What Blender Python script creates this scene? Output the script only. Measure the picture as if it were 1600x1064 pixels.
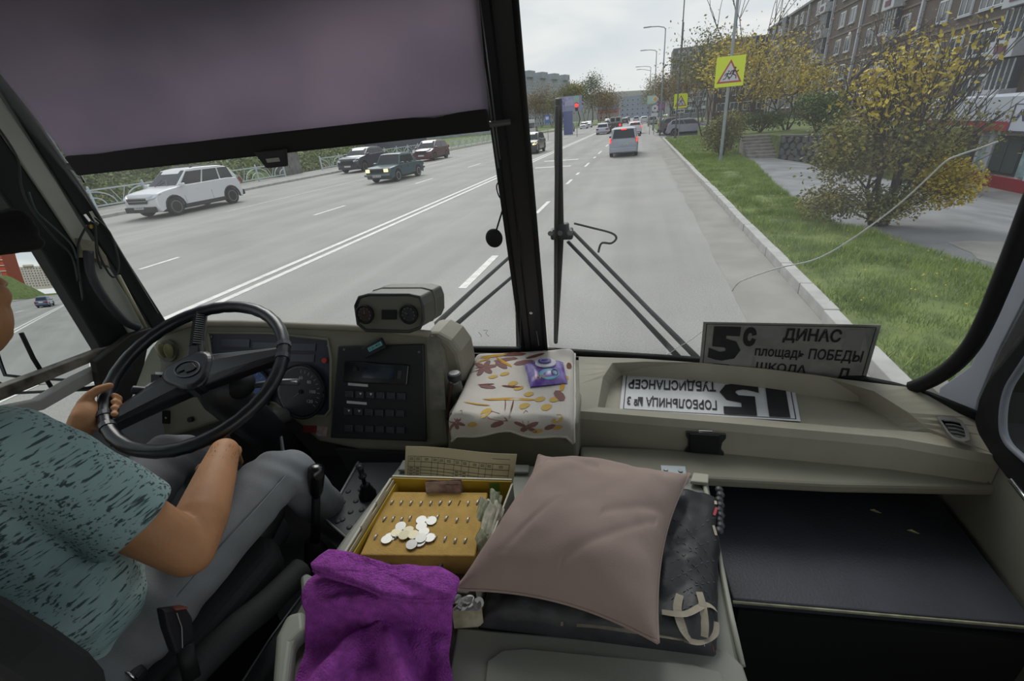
import bpy, bmesh, math, random
from mathutils import Vector, Matrix, Quaternion, noise
random.seed(7)
S=bpy.context.scene; COL=S.collection
for o in list(bpy.data.objects): bpy.data.objects.remove(o)
# ---------------------------------------------------------------- camera
CAMZ=2.5; FPX=715.0
RX=Vector((0.96690072,-0.03610645,0.25258526)); RY=Vector((0.24315485,0.43038408,-0.86927859)); RZ=Vector((-0.07732211,0.90192343,0.42491814))
cd=bpy.data.cameras.new('camera'); cam=bpy.data.objects.new('camera',cd); COL.objects.link(cam); S.camera=cam
cd.sensor_width=36; cd.lens=36*FPX/1600; cd.clip_start=0.02; cd.clip_end=3000
cam.matrix_world=Matrix(((RX.x,RX.y,RX.z,0),(RY.x,RY.y,RY.z,0),(RZ.x,RZ.y,RZ.z,CAMZ),(0,0,0,1)))
S.view_settings.view_transform='Standard'; S.view_settings.look='None'; S.view_settings.gamma=1
S.view_settings.use_curve_mapping=False; S.view_settings.exposure=0.3
# ---------------------------------------------------------------- sky: bright high overcast with faint streaks
w=bpy.data.worlds.new('World'); S.world=w; w.use_nodes=True; nt=w.node_tree; N=nt.nodes; Lk=nt.links
for n in list(N): N.remove(n)
out=N.new('ShaderNodeOutputWorld'); bg=N.new('ShaderNodeBackground'); tc=N.new('ShaderNodeTexCoord')
mp=N.new('ShaderNodeMapping'); mp.inputs['Scale'].default_value=(1.0,1.0,4.2); mp.inputs['Rotation'].default_value=(0.12,0.1,0.5)
nz=N.new('ShaderNodeTexNoise'); nz.inputs['Scale'].default_value=2.6; nz.inputs['Detail'].default_value=7; nz.inputs['Roughness'].default_value=0.5; nz.inputs['Distortion'].default_value=0.5
cr=N.new('ShaderNodeValToRGB'); e=cr.color_ramp.elements
e[0].position=0.36; e[0].color=(0.50,0.56,0.64,1); e[1].position=0.62; e[1].color=(0.82,0.81,0.79,1)
m1=e.__class__ and cr.color_ramp.elements.new(0.5); m1.color=(0.65,0.68,0.70,1)
sp=N.new('ShaderNodeSeparateXYZ'); gr=N.new('ShaderNodeMapRange'); gr.inputs[1].default_value=0.0; gr.inputs[2].default_value=0.35; gr.inputs[3].default_value=0.75; gr.inputs[4].default_value=0.0
mx=N.new('ShaderNodeMixRGB'); mx.inputs[2].default_value=(0.78,0.76,0.72,1)
Lk.new(tc.outputs['Generated'],mp.inputs[0]); Lk.new(mp.outputs[0],nz.inputs[0]); Lk.new(nz.outputs[0],cr.inputs[0])
Lk.new(tc.outputs['Generated'],sp.inputs[0]); Lk.new(sp.outputs[2],gr.inputs[0]); Lk.new(gr.outputs[0],mx.inputs[0]); Lk.new(cr.outputs[0],mx.inputs[1])
Lk.new(mx.outputs[0],bg.inputs[0]); bg.inputs[1].default_value=1.0; Lk.new(bg.outputs[0],out.inputs[0])
sd=bpy.data.lights.new('sun','SUN'); sd.energy=1.9; sd.angle=math.radians(35); sd.color=(1,0.95,0.87)
sun=bpy.data.objects.new('sun',sd); COL.objects.link(sun); sun.rotation_euler=Vector((0.35,-0.75,-0.85)).to_track_quat('-Z','Y').to_euler()
# ---------------------------------------------------------------- rays
def ray(px,py):
    c=Vector((px-800,-(py-532),-FPX)); return Vector((RX.dot(c),RY.dot(c),RZ.dot(c)))
def at(px,py,x=None,y=None,z=None,pl=None):
    v=ray(px,py); C=Vector((0,0,CAMZ))
    if pl: t=(pl[0]-C).dot(pl[1])/v.dot(pl[1])
    elif z is not None: t=(z-CAMZ)/v.z
    elif y is not None: t=y/v.y
    else: t=x/v.x
    return C+v*t
def V(*a): return Vector(a)
# ---------------------------------------------------------------- materials
def hx(h):
    h=h.lstrip('#'); c=[int(h[i:i+2],16)/255 for i in (0,2,4)]
    return tuple([x/12.92 if x<=0.04045 else ((x+0.055)/1.055)**2.4 for x in c]+[1])
MT={}
def mat(name,col,rough=0.6,metal=0,var=0.0,vs=8,bump=0.0,bs=60,col2=None,spec=0.5,emit=0,detail=4,coat=0,sheen=0,bd=0.01,stretch=None,aniso=None):
    if name in MT: return MT[name]
    m=bpy.data.materials.new(name); m.use_nodes=True; t=m.node_tree; b=t.nodes['Principled BSDF']
    c=hx(col) if isinstance(col,str) else col
    b.inputs['Base Color'].default_value=c; b.inputs['Roughness'].default_value=rough; b.inputs['Metallic'].default_value=metal
    b.inputs['Specular IOR Level'].default_value=spec; b.inputs['Coat Weight'].default_value=coat
    if sheen: b.inputs['Sheen Weight'].default_value=sheen; b.inputs['Sheen Roughness'].default_value=0.4; b.inputs['Sheen Tint'].default_value=c
    if emit: b.inputs['Emission Color'].default_value=c; b.inputs['Emission Strength'].default_value=emit
    tcn=t.nodes.new('ShaderNodeTexCoord'); src=tcn.outputs['Object']
    if stretch:
        mm=t.nodes.new('ShaderNodeMapping'); mm.inputs['Scale'].default_value=stretch; t.links.new(src,mm.inputs[0]); src=mm.outputs[0]
        if aniso: mm.inputs['Rotation'].default_value=aniso
    if var>0 or col2:
        n=t.nodes.new('ShaderNodeTexNoise'); n.inputs['Scale'].default_value=vs; n.inputs['Detail'].default_value=detail; t.links.new(src,n.inputs[0])
        r=t.nodes.new('ShaderNodeValToRGB'); r.color_ramp.elements[0].position=0.35; r.color_ramp.elements[1].position=0.65
        if col2: a2=hx(col2); a1=c
        else: a1=tuple([x*(1-var) for x in c[:3]]+[1]); a2=tuple([min(1,x*(1+var)) for x in c[:3]]+[1])
        r.color_ramp.elements[0].color=a1; r.color_ramp.elements[1].color=a2
        t.links.new(n.outputs[0],r.inputs[0]); t.links.new(r.outputs[0],b.inputs['Base Color'])
    if bump>0:
        n=t.nodes.new('ShaderNodeTexNoise'); n.inputs['Scale'].default_value=bs; n.inputs['Detail'].default_value=3; t.links.new(src,n.inputs[0])
        u=t.nodes.new('ShaderNodeBump'); u.inputs['Strength'].default_value=bump; u.inputs['Distance'].default_value=bd
        t.links.new(n.outputs[0],u.inputs['Height']); t.links.new(u.outputs[0],b.inputs['Normal'])
    MT[name]=m; return m
def glassmat(name,tint=(1,1,1,1),refl=0.06,rough=0.0,dirt=0.0):
    m=bpy.data.materials.new(name); m.use_nodes=True; t=m.node_tree; t.nodes.clear()
    o=t.nodes.new('ShaderNodeOutputMaterial'); tr=t.nodes.new('ShaderNodeBsdfTransparent'); gl=t.nodes.new('ShaderNodeBsdfGlossy')
    tr.inputs[0].default_value=tint; gl.inputs['Roughness'].default_value=rough
    lw=t.nodes.new('ShaderNodeLayerWeight'); lw.inputs[0].default_value=0.25
    ml=t.nodes.new('ShaderNodeMath'); ml.operation='MULTIPLY'; ml.inputs[1].default_value=refl*6
    t.links.new(lw.outputs['Fresnel'],ml.inputs[0]); ms=t.nodes.new('ShaderNodeMixShader')
    t.links.new(ml.outputs[0],ms.inputs[0]); t.links.new(tr.outputs[0],ms.inputs[1]); t.links.new(gl.outputs[0],ms.inputs[2])
    last=ms.outputs[0]
    if dirt:
        df=t.nodes.new('ShaderNodeBsdfTranslucent'); df.inputs[0].default_value=(0.8,0.8,0.82,1)
        tcn=t.nodes.new('ShaderNodeTexCoord'); n=t.nodes.new('ShaderNodeTexNoise'); n.inputs['Scale'].default_value=3; n.inputs['Detail'].default_value=5
        t.links.new(tcn.outputs['Object'],n.inputs[0]); mr=t.nodes.new('ShaderNodeMapRange'); mr.inputs[1].default_value=.3; mr.inputs[2].default_value=.75; mr.inputs[3].default_value=dirt*.4; mr.inputs[4].default_value=dirt
        t.links.new(n.outputs[0],mr.inputs[0]); m2=t.nodes.new('ShaderNodeMixShader'); t.links.new(mr.outputs[0],m2.inputs[0]); t.links.new(last,m2.inputs[1]); t.links.new(df.outputs[0],m2.inputs[2]); last=m2.outputs[0]
    t.links.new(last,o.inputs[0]); MT[name]=m; return m
# ---------------------------------------------------------------- mesh builder
class MB:
    def __init__(s): s.v=[]; s.f=[]
    def add(s,vs,fs):
        k=len(s.v); s.v+= [Vector(v) for v in vs]; s.f+=[[i+k for i in f] for f in fs]; return s
    def box(s,c,d,M=None):
        hxx=[q/2 for q in d]; vs=[Vector((x*hxx[0],y*hxx[1],z*hxx[2])) for x in (-1,1) for y in (-1,1) for z in (-1,1)]
        if M: vs=[M@v for v in vs]
        return s.add([v+Vector(c) for v in vs],[(0,1,3,2),(4,6,7,5),(0,4,5,1),(2,3,7,6),(0,2,6,4),(1,5,7,3)])
    def tube(s,pts,r,n=8,cap=True,sq=None):
        pts=[Vector(p) for p in pts]; rs=r if isinstance(r,(list,tuple)) else [r]*len(pts)
        rings=[]; up=None
        for i,p in enumerate(pts):
            d=(pts[min(i+1,len(pts)-1)]-pts[max(i-1,0)])
            d=d.normalized() if d.length>1e-9 else V(0,0,1)
            if up is None: up=d.orthogonal().normalized()
            else: up=(up-d*up.dot(d)); up=up.normalized() if up.length>1e-6 else d.orthogonal().normalized()
            b=d.cross(up); rings.append([p+(up*math.cos(a)+b*math.sin(a)*(sq or 1))*rs[i] for a in [2*math.pi*j/n for j in range(n)]])
        return s.loft(rings,True,cap)
    def loft(s,rings,closed=True,cap=True):
        n=len(rings[0]); vs=[v for r in rings for v in r]; fs=[]
        for i in range(len(rings)-1):
            for j in range(n if closed else n-1):
                a=i*n+j; b=i*n+(j+1)%n; fs.append((a,b,b+n,a+n))
        if cap and closed: fs.append(tuple(range(n-1,-1,-1))); fs.append(tuple((len(rings)-1)*n+j for j in range(n)))
        return s.add(vs,fs)
    def cyl(s,a,b,r,r2=None,n=16): return s.tube([a,b],[r,r if r2 is None else r2],n)
    def prism(s,poly,d):
        poly=[Vector(p) for p in poly]; return s.loft([poly,[p+Vector(d) for p in poly]])
    def ell(s,c,r,M=None,nu=16,nv=10):
        c=Vector(c); rings=[]
        for i in range(1,nv):
            t=math.pi*i/nv; ring=[]
            for j in range(nu):
                a=2*math.pi*j/nu; q=V(r[0]*math.sin(t)*math.cos(a),r[1]*math.sin(t)*math.sin(a),r[2]*math.cos(t))
                ring.append(c+(M@q if M else q))
            rings.append(ring)
        k=len(s.v); s.loft(rings,True,False)
        t0=V(0,0,r[2]); b0=V(0,0,-r[2]); s.v+=[c+(M@t0 if M else t0),c+(M@b0 if M else b0)]; T=len(s.v)-2
        L=k+(len(rings)-1)*nu
        for j in range(nu): s.f.append([T,k+(j+1)%nu,k+j]); s.f.append([T+1,L+j,L+(j+1)%nu])
        return s
    def grid(s,fn,nu,nv):
        vs=[fn(i/nu,j/nv) for j in range(nv+1) for i in range(nu+1)]
        return s.add(vs,[(j*(nu+1)+i,j*(nu+1)+i+1,(j+1)*(nu+1)+i+1,(j+1)*(nu+1)+i) for j in range(nv) for i in range(nu)])
    def mesh(s,name,off=None,smooth=False,fix=True):
        me=bpy.data.meshes.new(name); vs=[v-off for v in s.v] if off is not None else s.v
        me.from_pydata([tuple(v) for v in vs],[],s.f)
        if fix:
            b=bmesh.new(); b.from_mesh(me); bmesh.ops.recalc_face_normals(b,faces=b.faces); b.to_mesh(me); b.free()
        if smooth: me.polygons.foreach_set('use_smooth',[True]*len(me.polygons))
        return me
def rename(n): return n
def link(name,me,m,parent=None):
    o=bpy.data.objects.new(name,me); COL.objects.link(o)
    if m and not me.materials: me.materials.append(m)
    if parent: o.parent=parent
    return o
def worldloc(p):
    l=Vector((0,0,0))
    while p: l=l+p.location; p=p.parent
    return l
def part(name,mb,m,parent=None,smooth=False,bevel=0,sub=0,solid=0,local=False,label=None,seg=2,fix=True,auto=False):
    off=None if (local or parent is None) else worldloc(parent)
    o=link(name,mb.mesh(name,off,smooth,fix),m,parent)
    if solid: k=o.modifiers.new('s','SOLIDIFY'); k.thickness=solid; k.offset=0
    if bevel: k=o.modifiers.new('b','BEVEL'); k.width=bevel; k.segments=seg; k.limit_method='ANGLE'; k.angle_limit=math.radians(35)
    if sub: k=o.modifiers.new('u','SUBSURF'); k.levels=sub; k.render_levels=sub
    if auto:
        for p in o.data.polygons: p.use_smooth=True
        k=o.modifiers.new('w','WEIGHTED_NORMAL')
    if label: o['label']=label
    return o
def tag(o,label,cat,group=None,kind=None):
    o['label']=label; o['category']=cat
    if group: o['group']=group
    if kind: o['kind']=kind
    return o
def thing(name,label,cat,loc=(0,0,0),rz=0,group=None):
    o=bpy.data.objects.new(name,None); COL.objects.link(o); o.location=loc; o.rotation_euler=(0,0,rz); o.empty_display_size=0.1
    return tag(o,label,cat,group)
def struct(name,mb,m,parent=None,label=None,**k):
    o=part(name,mb,m,parent,**k)
    if parent is None: o['kind']='structure'
    if label and parent is None: o['label']=label
    return o
def dup(o,parent=None):
    c=o.copy(); COL.objects.link(c)
    if parent: c.parent=parent
    for ch in list(o.children): dup(ch,c)
    return c
def remesh(mb,voxel,smooth=6,name='body'):
    me=mb.mesh(name,None,False); o=bpy.data.objects.new('tmp',me); COL.objects.link(o)
    k=o.modifiers.new('r','REMESH'); k.mode='VOXEL'; k.voxel_size=voxel
    k=o.modifiers.new('s','SMOOTH'); k.factor=0.5; k.iterations=smooth
    dg=bpy.context.evaluated_depsgraph_get(); dg.update(); ev=o.evaluated_get(dg); nm=bpy.data.meshes.new_from_object(ev)
    bpy.data.objects.remove(o); nm.polygons.foreach_set('use_smooth',[True]*len(nm.polygons)); nm.name=name; return nm
def cone(mb,a,ra,b,rb,n=14):   # capsule with rounded ends
    a=Vector(a); b=Vector(b); d=(b-a).normalized(); pts=[]; rs=[]
    for k in range(5): t=math.pi/2*(1-k/4); pts.append(a-d*ra*math.sin(t)); rs.append(max(ra*math.cos(t),0.0005))
    for k in range(5): t=math.pi/2*k/4; pts.append(b+d*rb*math.sin(t)); rs.append(max(rb*math.cos(t),0.0005))
    mb.tube(pts,rs,n)
def chain(mb,pr,n=14):
    for (a,ra),(b,rb) in zip(pr[:-1],pr[1:]): cone(mb,a,ra,b,rb,n)
_tc={}
def textverts(body,bold=0.0,tx=1):
    k=(body,bold)
    if k in _tc: return _tc[k]
    cu=bpy.data.curves.new('t','FONT'); cu.body=body; cu.size=1; cu.offset=bold; cu.resolution_u=2
    o=bpy.data.objects.new('t',cu); COL.objects.link(o)
    dg=bpy.context.evaluated_depsgraph_get(); dg.update(); me=bpy.data.meshes.new_from_object(o.evaluated_get(dg))
    vs=[v.co.copy() for v in me.vertices]; fs=[list(p.vertices) for p in me.polygons]
    bpy.data.objects.remove(o); x0=min(v.x for v in vs); x1=max(v.x for v in vs); y0=min(v.y for v in vs); y1=max(v.y for v in vs)
    vs=[((v.x-x0)/(x1-x0),(v.y-y0)/(y1-y0)) for v in vs]; _tc[k]=(vs,fs); return _tc[k]
def bil(c,u,v): return (c[0]*(1-u)+c[1]*u)*(1-v)+(c[3]*(1-u)+c[2]*u)*v   # c: bl br tr tl
def text(mb,body,c,rect,bold=0.03,lift=None):
    vs,fs=textverts(body,bold); n=(c[1]-c[0]).cross(c[3]-c[0]).normalized()*(0.0012 if lift is None else lift)
    x0,y0,x1,y1=rect; mb.add([bil(c,x0+(x1-x0)*u,y0+(y1-y0)*v)+n for u,v in vs],fs)
def rectq(mb,c,rect,lift=0.001):
    n=(c[1]-c[0]).cross(c[3]-c[0]).normalized()*lift; x0,y0,x1,y1=rect
    mb.add([bil(c,x0,y0)+n,bil(c,x1,y0)+n,bil(c,x1,y1)+n,bil(c,x0,y1)+n],[(0,1,2,3)])
def catmull(pts,n=6):
    pts=[Vector(p) for p in pts]; P=[pts[0]]+pts+[pts[-1]]; o=[]
    for i in range(1,len(P)-2):
        for k in range(n):
            t=k/n; a,b,c,d=P[i-1],P[i],P[i+1],P[i+2]
            o.append(0.5*((2*b)+(c-a)*t+(2*a-5*b+4*c-d)*t*t+(3*b-a-3*c+d)*t**3))
    o.append(pts[-1]); return o
# ---------------------------------------------------------------- shared materials
asph=mat('asphalt','#979591',0.85,var=0.07,vs=0.5,bump=0.35,bs=60,detail=12,bd=.02)
asph2=mat('old_asphalt','#7a7b7d',0.9,var=0.22,vs=0.9,bump=0.4,bs=30,detail=9)
conc=mat('kerb_concrete','#a5a3a0',0.85,var=0.14,vs=3,bump=0.25,bs=40)
linew=mat('road_paint','#d6d4cf',0.7,var=0.12,vs=6)
soil=mat('grassy_soil','#47562a',0.95,col2='#6d7a3c',vs=2.2,bump=0.5,bs=14,detail=9)
blade=mat('grass_blade','#627d2e',0.7,col2='#94a551',vs=3.5,detail=8)
leafY=mat('leaf_yellow','#97872a',0.7,col2='#c8b23c',vs=2.5)
leafO=mat('leaf_olive','#505a2e',0.7,col2='#857d38',vs=1.6)
leafG=mat('leaf_green','#44592a',0.7,col2='#5f7436',vs=1.2)
leafB=mat('leaf_brown','#6d5f48',0.8,col2='#8f7a4c',vs=1.2)
bark=mat('bark','#453d38',0.9,bump=0.4,bs=20)
galv=mat('galvanised_steel','#8f979c',0.5,metal=0.4,var=0.08,vs=4)
whitep=mat('white_render','#c8cbd2',0.8,var=0.05,vs=1)
blackp=mat('black_plastic','#202125',0.45,bump=0.15,bs=300,bd=0.001)
rubber=mat('black_rubber','#131416',0.62,spec=0.35)
chrome=mat('chrome','#c8cacc',0.22,metal=1)
steel=mat('dull_steel','#7d8083',0.4,metal=0.9)
dashm=mat('grey_dash_plastic','#7c7a6c',0.55,var=0.08,vs=5,bump=0.25,bs=420,bd=0.0008,spec=0.4)
dasht=mat('worn_dash_plastic','#969183',0.6,var=0.14,vs=4,bump=0.2,bs=300,bd=0.0008,spec=0.4)
trimg=mat('grey_pillar_trim','#868780',0.6,var=0.07,vs=7,bump=0.2,bs=200,bd=0.001)
paper=mat('paper_white','#c9cacd',0.8,var=0.05,vs=12)
inkm=mat('black_ink','#1d1d20',0.7,var=0.2,vs=40)
cglass=mat('car_glass','#20282e',0.08,spec=0.8)
cglass.node_tree.nodes['Principled BSDF'].inputs['Specular IOR Level'].default_value=.35
tyrem=mat('tyre','#1a1a1b',0.8)
rimm=mat('alloy_rim','#8d8e90',0.35,metal=0.6)
redl=mat('red_lamp','#8a1418',0.3)
redon=mat('red_lamp_lit','#ff3020',0.4,emit=1.6)
headl=mat('headlamp','#b9c0c8',0.12,spec=0.8)
headon=mat('headlamp_lit','#ffe2a0',0.3,emit=1.3)
plate=mat('number_plate','#c4c6c8',0.5)
bgrille=mat('grille_black','#101113',0.5)
# ---------------------------------------------------------------- ground
KX=2.28
def gz(y): return 0.0
mb=MB(); mb.grid(lambda u,v:V(-24.6+(KX+24.6+(0 if v*760<300 else 8))*u,-120+760*v,-0.0),8,76)
road=struct('road',mb,asph,label='wide grey asphalt road')
mb=MB(); mb.grid(lambda u,v:V(-420+840*u,-420+1200*v,-2.2),10,14)
struct('ground',mb,soil,label='far grassy ground')
# markings: each painted dash is a part of the road
def strip(x,y0,y1,wd=0.15): m=MB(); m.box((x,(y0+y1)/2,0.004),(wd,y1-y0,0.008)); part('lane_line',m,linew,road)
strip(-7.63,-60,200,0.16); strip(-7.27,-60,200,0.16)
for y in (6.2,): strip(-2.88,7.1,9.2)
for k in range(14):
    y=-40+k*12.7
for y0,y1 in ((14.0,16.2),(20.7,22.3),(24.2,25.2),(28.2,30.6),(34,35.3),(38,41),(47,50),(60,64),(74,78),(90,95),(-6,-3),(-18,-15),(-30,-27)): strip(-2.95,y0,y1,0.13)
for y0,y1 in ((8.3,9.4),(15.2,17.3),(24.2,26.6),(33,36),(42,45),(52,55),(64,68),(80,85),(0,2.4),(-9,-6.6),(-18,-15),(-30,-27),(-44,-40)): strip(-11.75,y0,y1,0.13)
strip(-17.6,17,30,0.05); strip(-17.6,38,46,0.10)
m=MB(); m.box((-5.2,34,0.004),(2.4,0.5,0.008)); part('lane_line',m,linew,road)
m=MB(); m.box((-5.0,29.3,0.004),(2.2,0.4,0.008)); part('lane_line',m,linew,road)
# gutter wear strip beside the right kerb
m=MB(); m.grid(lambda u,v:V(KX-0.02-(0.82+0.12*noise.noise(V(v*40,1,0))+.04*noise.noise(V(v*200,1,0)))*(1-u),-10+60*v,0.003),2,90)
part('gutter_patch',m,mat('gutter_dust','#8d8a85',0.95,var=0.13,vs=1.1,detail=12,bump=0.3,bs=20),road)
# right kerb, stone by stone
def kerb(y0,y1,x,L,name,wd=0.17,h=0.16,label=''):
    root=bpy.data.objects.new(name,None); COL.objects.link(root); root['kind']='structure'; root['label']=label; root.location=(x,y0,0)
    n=int((y1-y0)/L); ms=[]
    for k in range(3):
        b=MB(); b.box((wd/2,0,h/2-0.05),(wd,L-0.012,h+0.1)); o=part('kerb_stone',b,conc,root,bevel=0.012,local=True); ms.append(o)
    for i in range(n):
        o=ms[i] if i<3 else ms[i%3].copy()
        if i>=3: COL.objects.link(o)
        o.location=(random.uniform(-.012,.012),(i+.5)*L,random.uniform(-.008,.008)); o.rotation_euler=(0,0,random.uniform(-.006,.006))
    return root
kerb(-6,53,KX,1.0,'kerb',label='concrete kerb stones along the right grass verge')
kerb(71,160,KX-0.1,1.5,'kerb',label='kerb stones beyond the parking entrance')
kerb(-60,112,-24.6,1.5,'kerb',h=0.14,label='kerb stones along the far left pavement')
# ---------------------------------------------------------------- right side ground
def xr(y):   # right limit of the near verge (meets the path)
    pts=[(-6,5.0),(7,5.0),(11,4.0),(15,4.0),(19,4.4),(24,5.0),(27,4.9),(30,5.4),(40,6.5),(53,8)]
    for (a,b),(c,d) in zip(pts[:-1],pts[1:]):
        if a<=y<=c: return b+(d-b)*(y-a)/(c-a)
    return pts[-1][1]
mb=MB(); mb.grid(lambda u,v:(lambda y:V(KX+0.15+(xr(y)-KX-0.15)*u,y,0.13+0.05*noise.noise(V(u*3,y,0))+0.03*math.sin(u*3.1)))(-6+59*v),12,160)
struct('grass_verge',mb,soil,label='green grass verge beside the right kerb',smooth=True)
mb=MB(); mb.grid(lambda u,v:V(KX+0.1+60*u,-8+61*v,0.09),4,8); 
struct('path',mb,asph2,label='cracked grey asphalt path and yard on the right')
mb=MB(); mb.grid(lambda u,v:V(KX+40*u,53+18*v,0.02),4,4); struct('parking_area',mb,asph2,label='asphalt parking entrance on the right')
mb=MB(); mb.grid(lambda u,v:V(KX+0.05+40*u,71+90*v,0.14),4,8); struct('far_verge',mb,soil,label='far grass strip past the parked cars')
# worn concrete patch + pothole on the path
mb=MB(); mb.grid(lambda u,v:V(5.2+2.3*u+0.2*noise.noise(V(v*3,0,0)),7.4+2.0*v+0.2*noise.noise(V(u*3,1,0)),0.094),6,6)
struct('path_patch',mb,mat('pale_concrete','#8f8c87',0.9,var=0.15,vs=2,bump=0.3,bs=25),label='pale concrete patch in the yard')
# grass blades: uncountable
def grass(name,label,fn,n,h0,h1,wd,m,seed):
    rd=random.Random(seed); vs=[]; fs=[]
    for i in range(n):
        q=fn(rd)
        if q is None: continue
        p,sc=q; a=rd.uniform(0,6.28); h=rd.uniform(h0,h1)*sc; l=rd.uniform(-.5,.5)*h; b=rd.uniform(-.5,.5)*h; k=len(vs); ww=wd*sc
        vs+=[(p.x-ww*math.cos(a),p.y-ww*math.sin(a),p.z),(p.x+ww*math.cos(a),p.y+ww*math.sin(a),p.z),(p.x+l,p.y+b,p.z+h)]; fs.append((k,k+1,k+2))
    me=bpy.data.meshes.new(name); me.from_pydata(vs,[],fs); o=link(name,me,m); tag(o,label,'grass',kind='stuff'); return o
def vf(rd):
    y=2+28*rd.random()**1.6; u=rd.random(); x=KX+0.17+(xr(y)-KX-0.1)*u
    c=noise.noise(V(x*1.3,y*1.3,3)); 
    if u<0.07 and rd.random()<.6: return None
    if c<-.35 and rd.random()<.6: return None
    return V(x,y,0.12),0.65+0.6*max(0,c+.3)+0.25*(y/20)
grass('grass','short green grass growing on the verge beside the kerb',vf,95000,0.05,0.15,0.0075,blade,3)
def vf2(rd):
    y=26+27*rd.random(); x=KX+0.2+(xr(y)-KX)*rd.random(); return V(x,y,0.12),1.5
grass('grass','short green grass around the second yellow crossing sign',vf2,14000,0.05,0.12,0.009,blade,4)
rd=random.Random(9); m=MB()
for i in range(70):
    y=6+14*rd.random(); x=KX+.3+(xr(y)-KX-.4)*rd.random(); m.ell((x,y,0.22),(0.012,0.012,0.006),nu=5,nv=3)
o=part('dandelion_flowers',m,mat('dandelion','#d8c63a',0.6)); tag(o,'tiny yellow flowers scattered in the verge grass','flowers',kind='stuff')
def brick_like(m_,root): pass
# ---------------------------------------------------------------- left side: pavement, grass bank
mb=MB(); mb.grid(lambda u,v:V(-24.6-4.2*u,-80+260*v,0.12),3,20); struct('left_pavement',mb,mat('pavement_asphalt','#918f8c',0.9,var=0.1,vs=1),label='grey pavement behind the left kerb')
mb=MB(); mb.grid(lambda u,v:V(-24.65-1.3*u,46+100*v,0.15),2,20); struct('left_verge',mb,soil,label='narrow strip of grass between kerb and railing')
def bank(u,v):
    y=-130+420*v; x=-28.8-46*u; hh=5.6 if y<48 else max(0.6,5.6-(y-48)*0.30)
    if y<-6: hh=3.6+min(7,(-y-6)*.06)
    z=0.1+hh*min(1,(u*3.2))**0.9+0.25*noise.noise(V(x*.2,y*.2,0)); return V(x,y,z)
mb=MB(); mb.grid(bank,30,160); struct('grass_bank',mb,mat('bank_grass','#425a28',0.95,col2='#6f7a3e',vs=0.7,detail=9,bump=0.7,bs=6,bd=0.1),label='overgrown green bank behind the left railing',smooth=True)
m=MB(); m.prism([V(-24.7,114,.03),V(-13.4,190,.03),V(-13.4,520,.03),V(-120,520,.03),V(-120,114,.03)],V(0,0,.06)); struct('left_far_verge',m,soil,label='wide grass area where the road narrows on the far left')
def foliage_pts(rd,c,r,n,shell=0.55):
    o=[]
    for i in range(n):
        d=V(rd.gauss(0,1),rd.gauss(0,1),rd.gauss(0,1)).normalized(); k=(shell+(1-shell)*rd.random())
        o.append(V(c[0]+d.x*r[0]*k,c[1]+d.y*r[1]*k,c[2]+d.z*r[2]*k))
    return o
def leaves(mb,pts,s,rd,asp=0.55):
    for p in pts:
        a=V(rd.gauss(0,1),rd.gauss(0,1),rd.gauss(0,.7)).normalized(); b=a.orthogonal().normalized(); q=Quaternion(a,rd.uniform(0,6.28)); b=q@b
        L=s*rd.uniform(.6,1.3); k=len(mb.v); mb.v+=[p-a*L*.5,p+b*L*asp*.5,p+a*L*.5,p-b*L*asp*.5]; mb.f.append([k,k+1,k+2,k+3])
def branches(mb,rd,p,d,L,r,depth,tips,spread=.5,up=.15,n=6):
    q=p+d*L; mid=p+d*L*.5+V(rd.gauss(0,1),rd.gauss(0,1),0)*L*.05
    mb.tube([p,mid,q],[r,r*.82,r*.65],n,cap=False)
    if depth<=1: tips.append(mid); tips.append(q)
    if depth==0: return
    for k in range(rd.choice((2,3,3))):
        dd=(d+V(rd.gauss(0,spread),rd.gauss(0,spread),rd.gauss(0,spread*.6)+up)).normalized()
        branches(mb,rd,q,dd,L*rd.uniform(.62,.85),r*.62,depth-1,tips,spread,up,4)
def tree(name,label,loc,h,lm,seed,stems=1,depth=4,leafn=2500,ls=0.12,spread=.45,lean=0.0,rbase=.12,clump=.4,cat='tree',group=None,up=.2,first=.34,bare=0.0,splay=.3,bk=None):
    rd=random.Random(seed); t=thing(name,label,cat,loc,0,group); bm_=MB(); tips=[]
    for k in range(stems):
        a=6.28*k/stems+rd.random(); sp_=splay if stems>1 else 0.03
        d=V(math.cos(a)*sp_+lean,math.sin(a)*sp_,1).normalized(); branches(bm_,rd,V(math.cos(a)*.1*(stems>1),math.sin(a)*.1*(stems>1),-.05),d,h*first*rd.uniform(.85,1.1),rbase*(1 if stems==1 else .5),depth,tips,spread,up)
    part('trunk',bm_,bk or bark,t,local=True,smooth=True,fix=False)
    if leafn:
        lb=MB(); pts=[]
        zs=[q.z for q in tips]; 
        for i in range(leafn):
            q=rd.choice(tips)
            if bare and q.z>h*bare and rd.random()<.9: continue
            pts.append(q+V(rd.gauss(0,clump),rd.gauss(0,clump),rd.gauss(0,clump*.8)))
        pts=[p for p in pts if p.z>0.05]
        leaves(lb,pts,ls,rd); o=part('foliage',lb,lm,t,local=True,fix=False); o['kind']='stuff'
    return t
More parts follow.
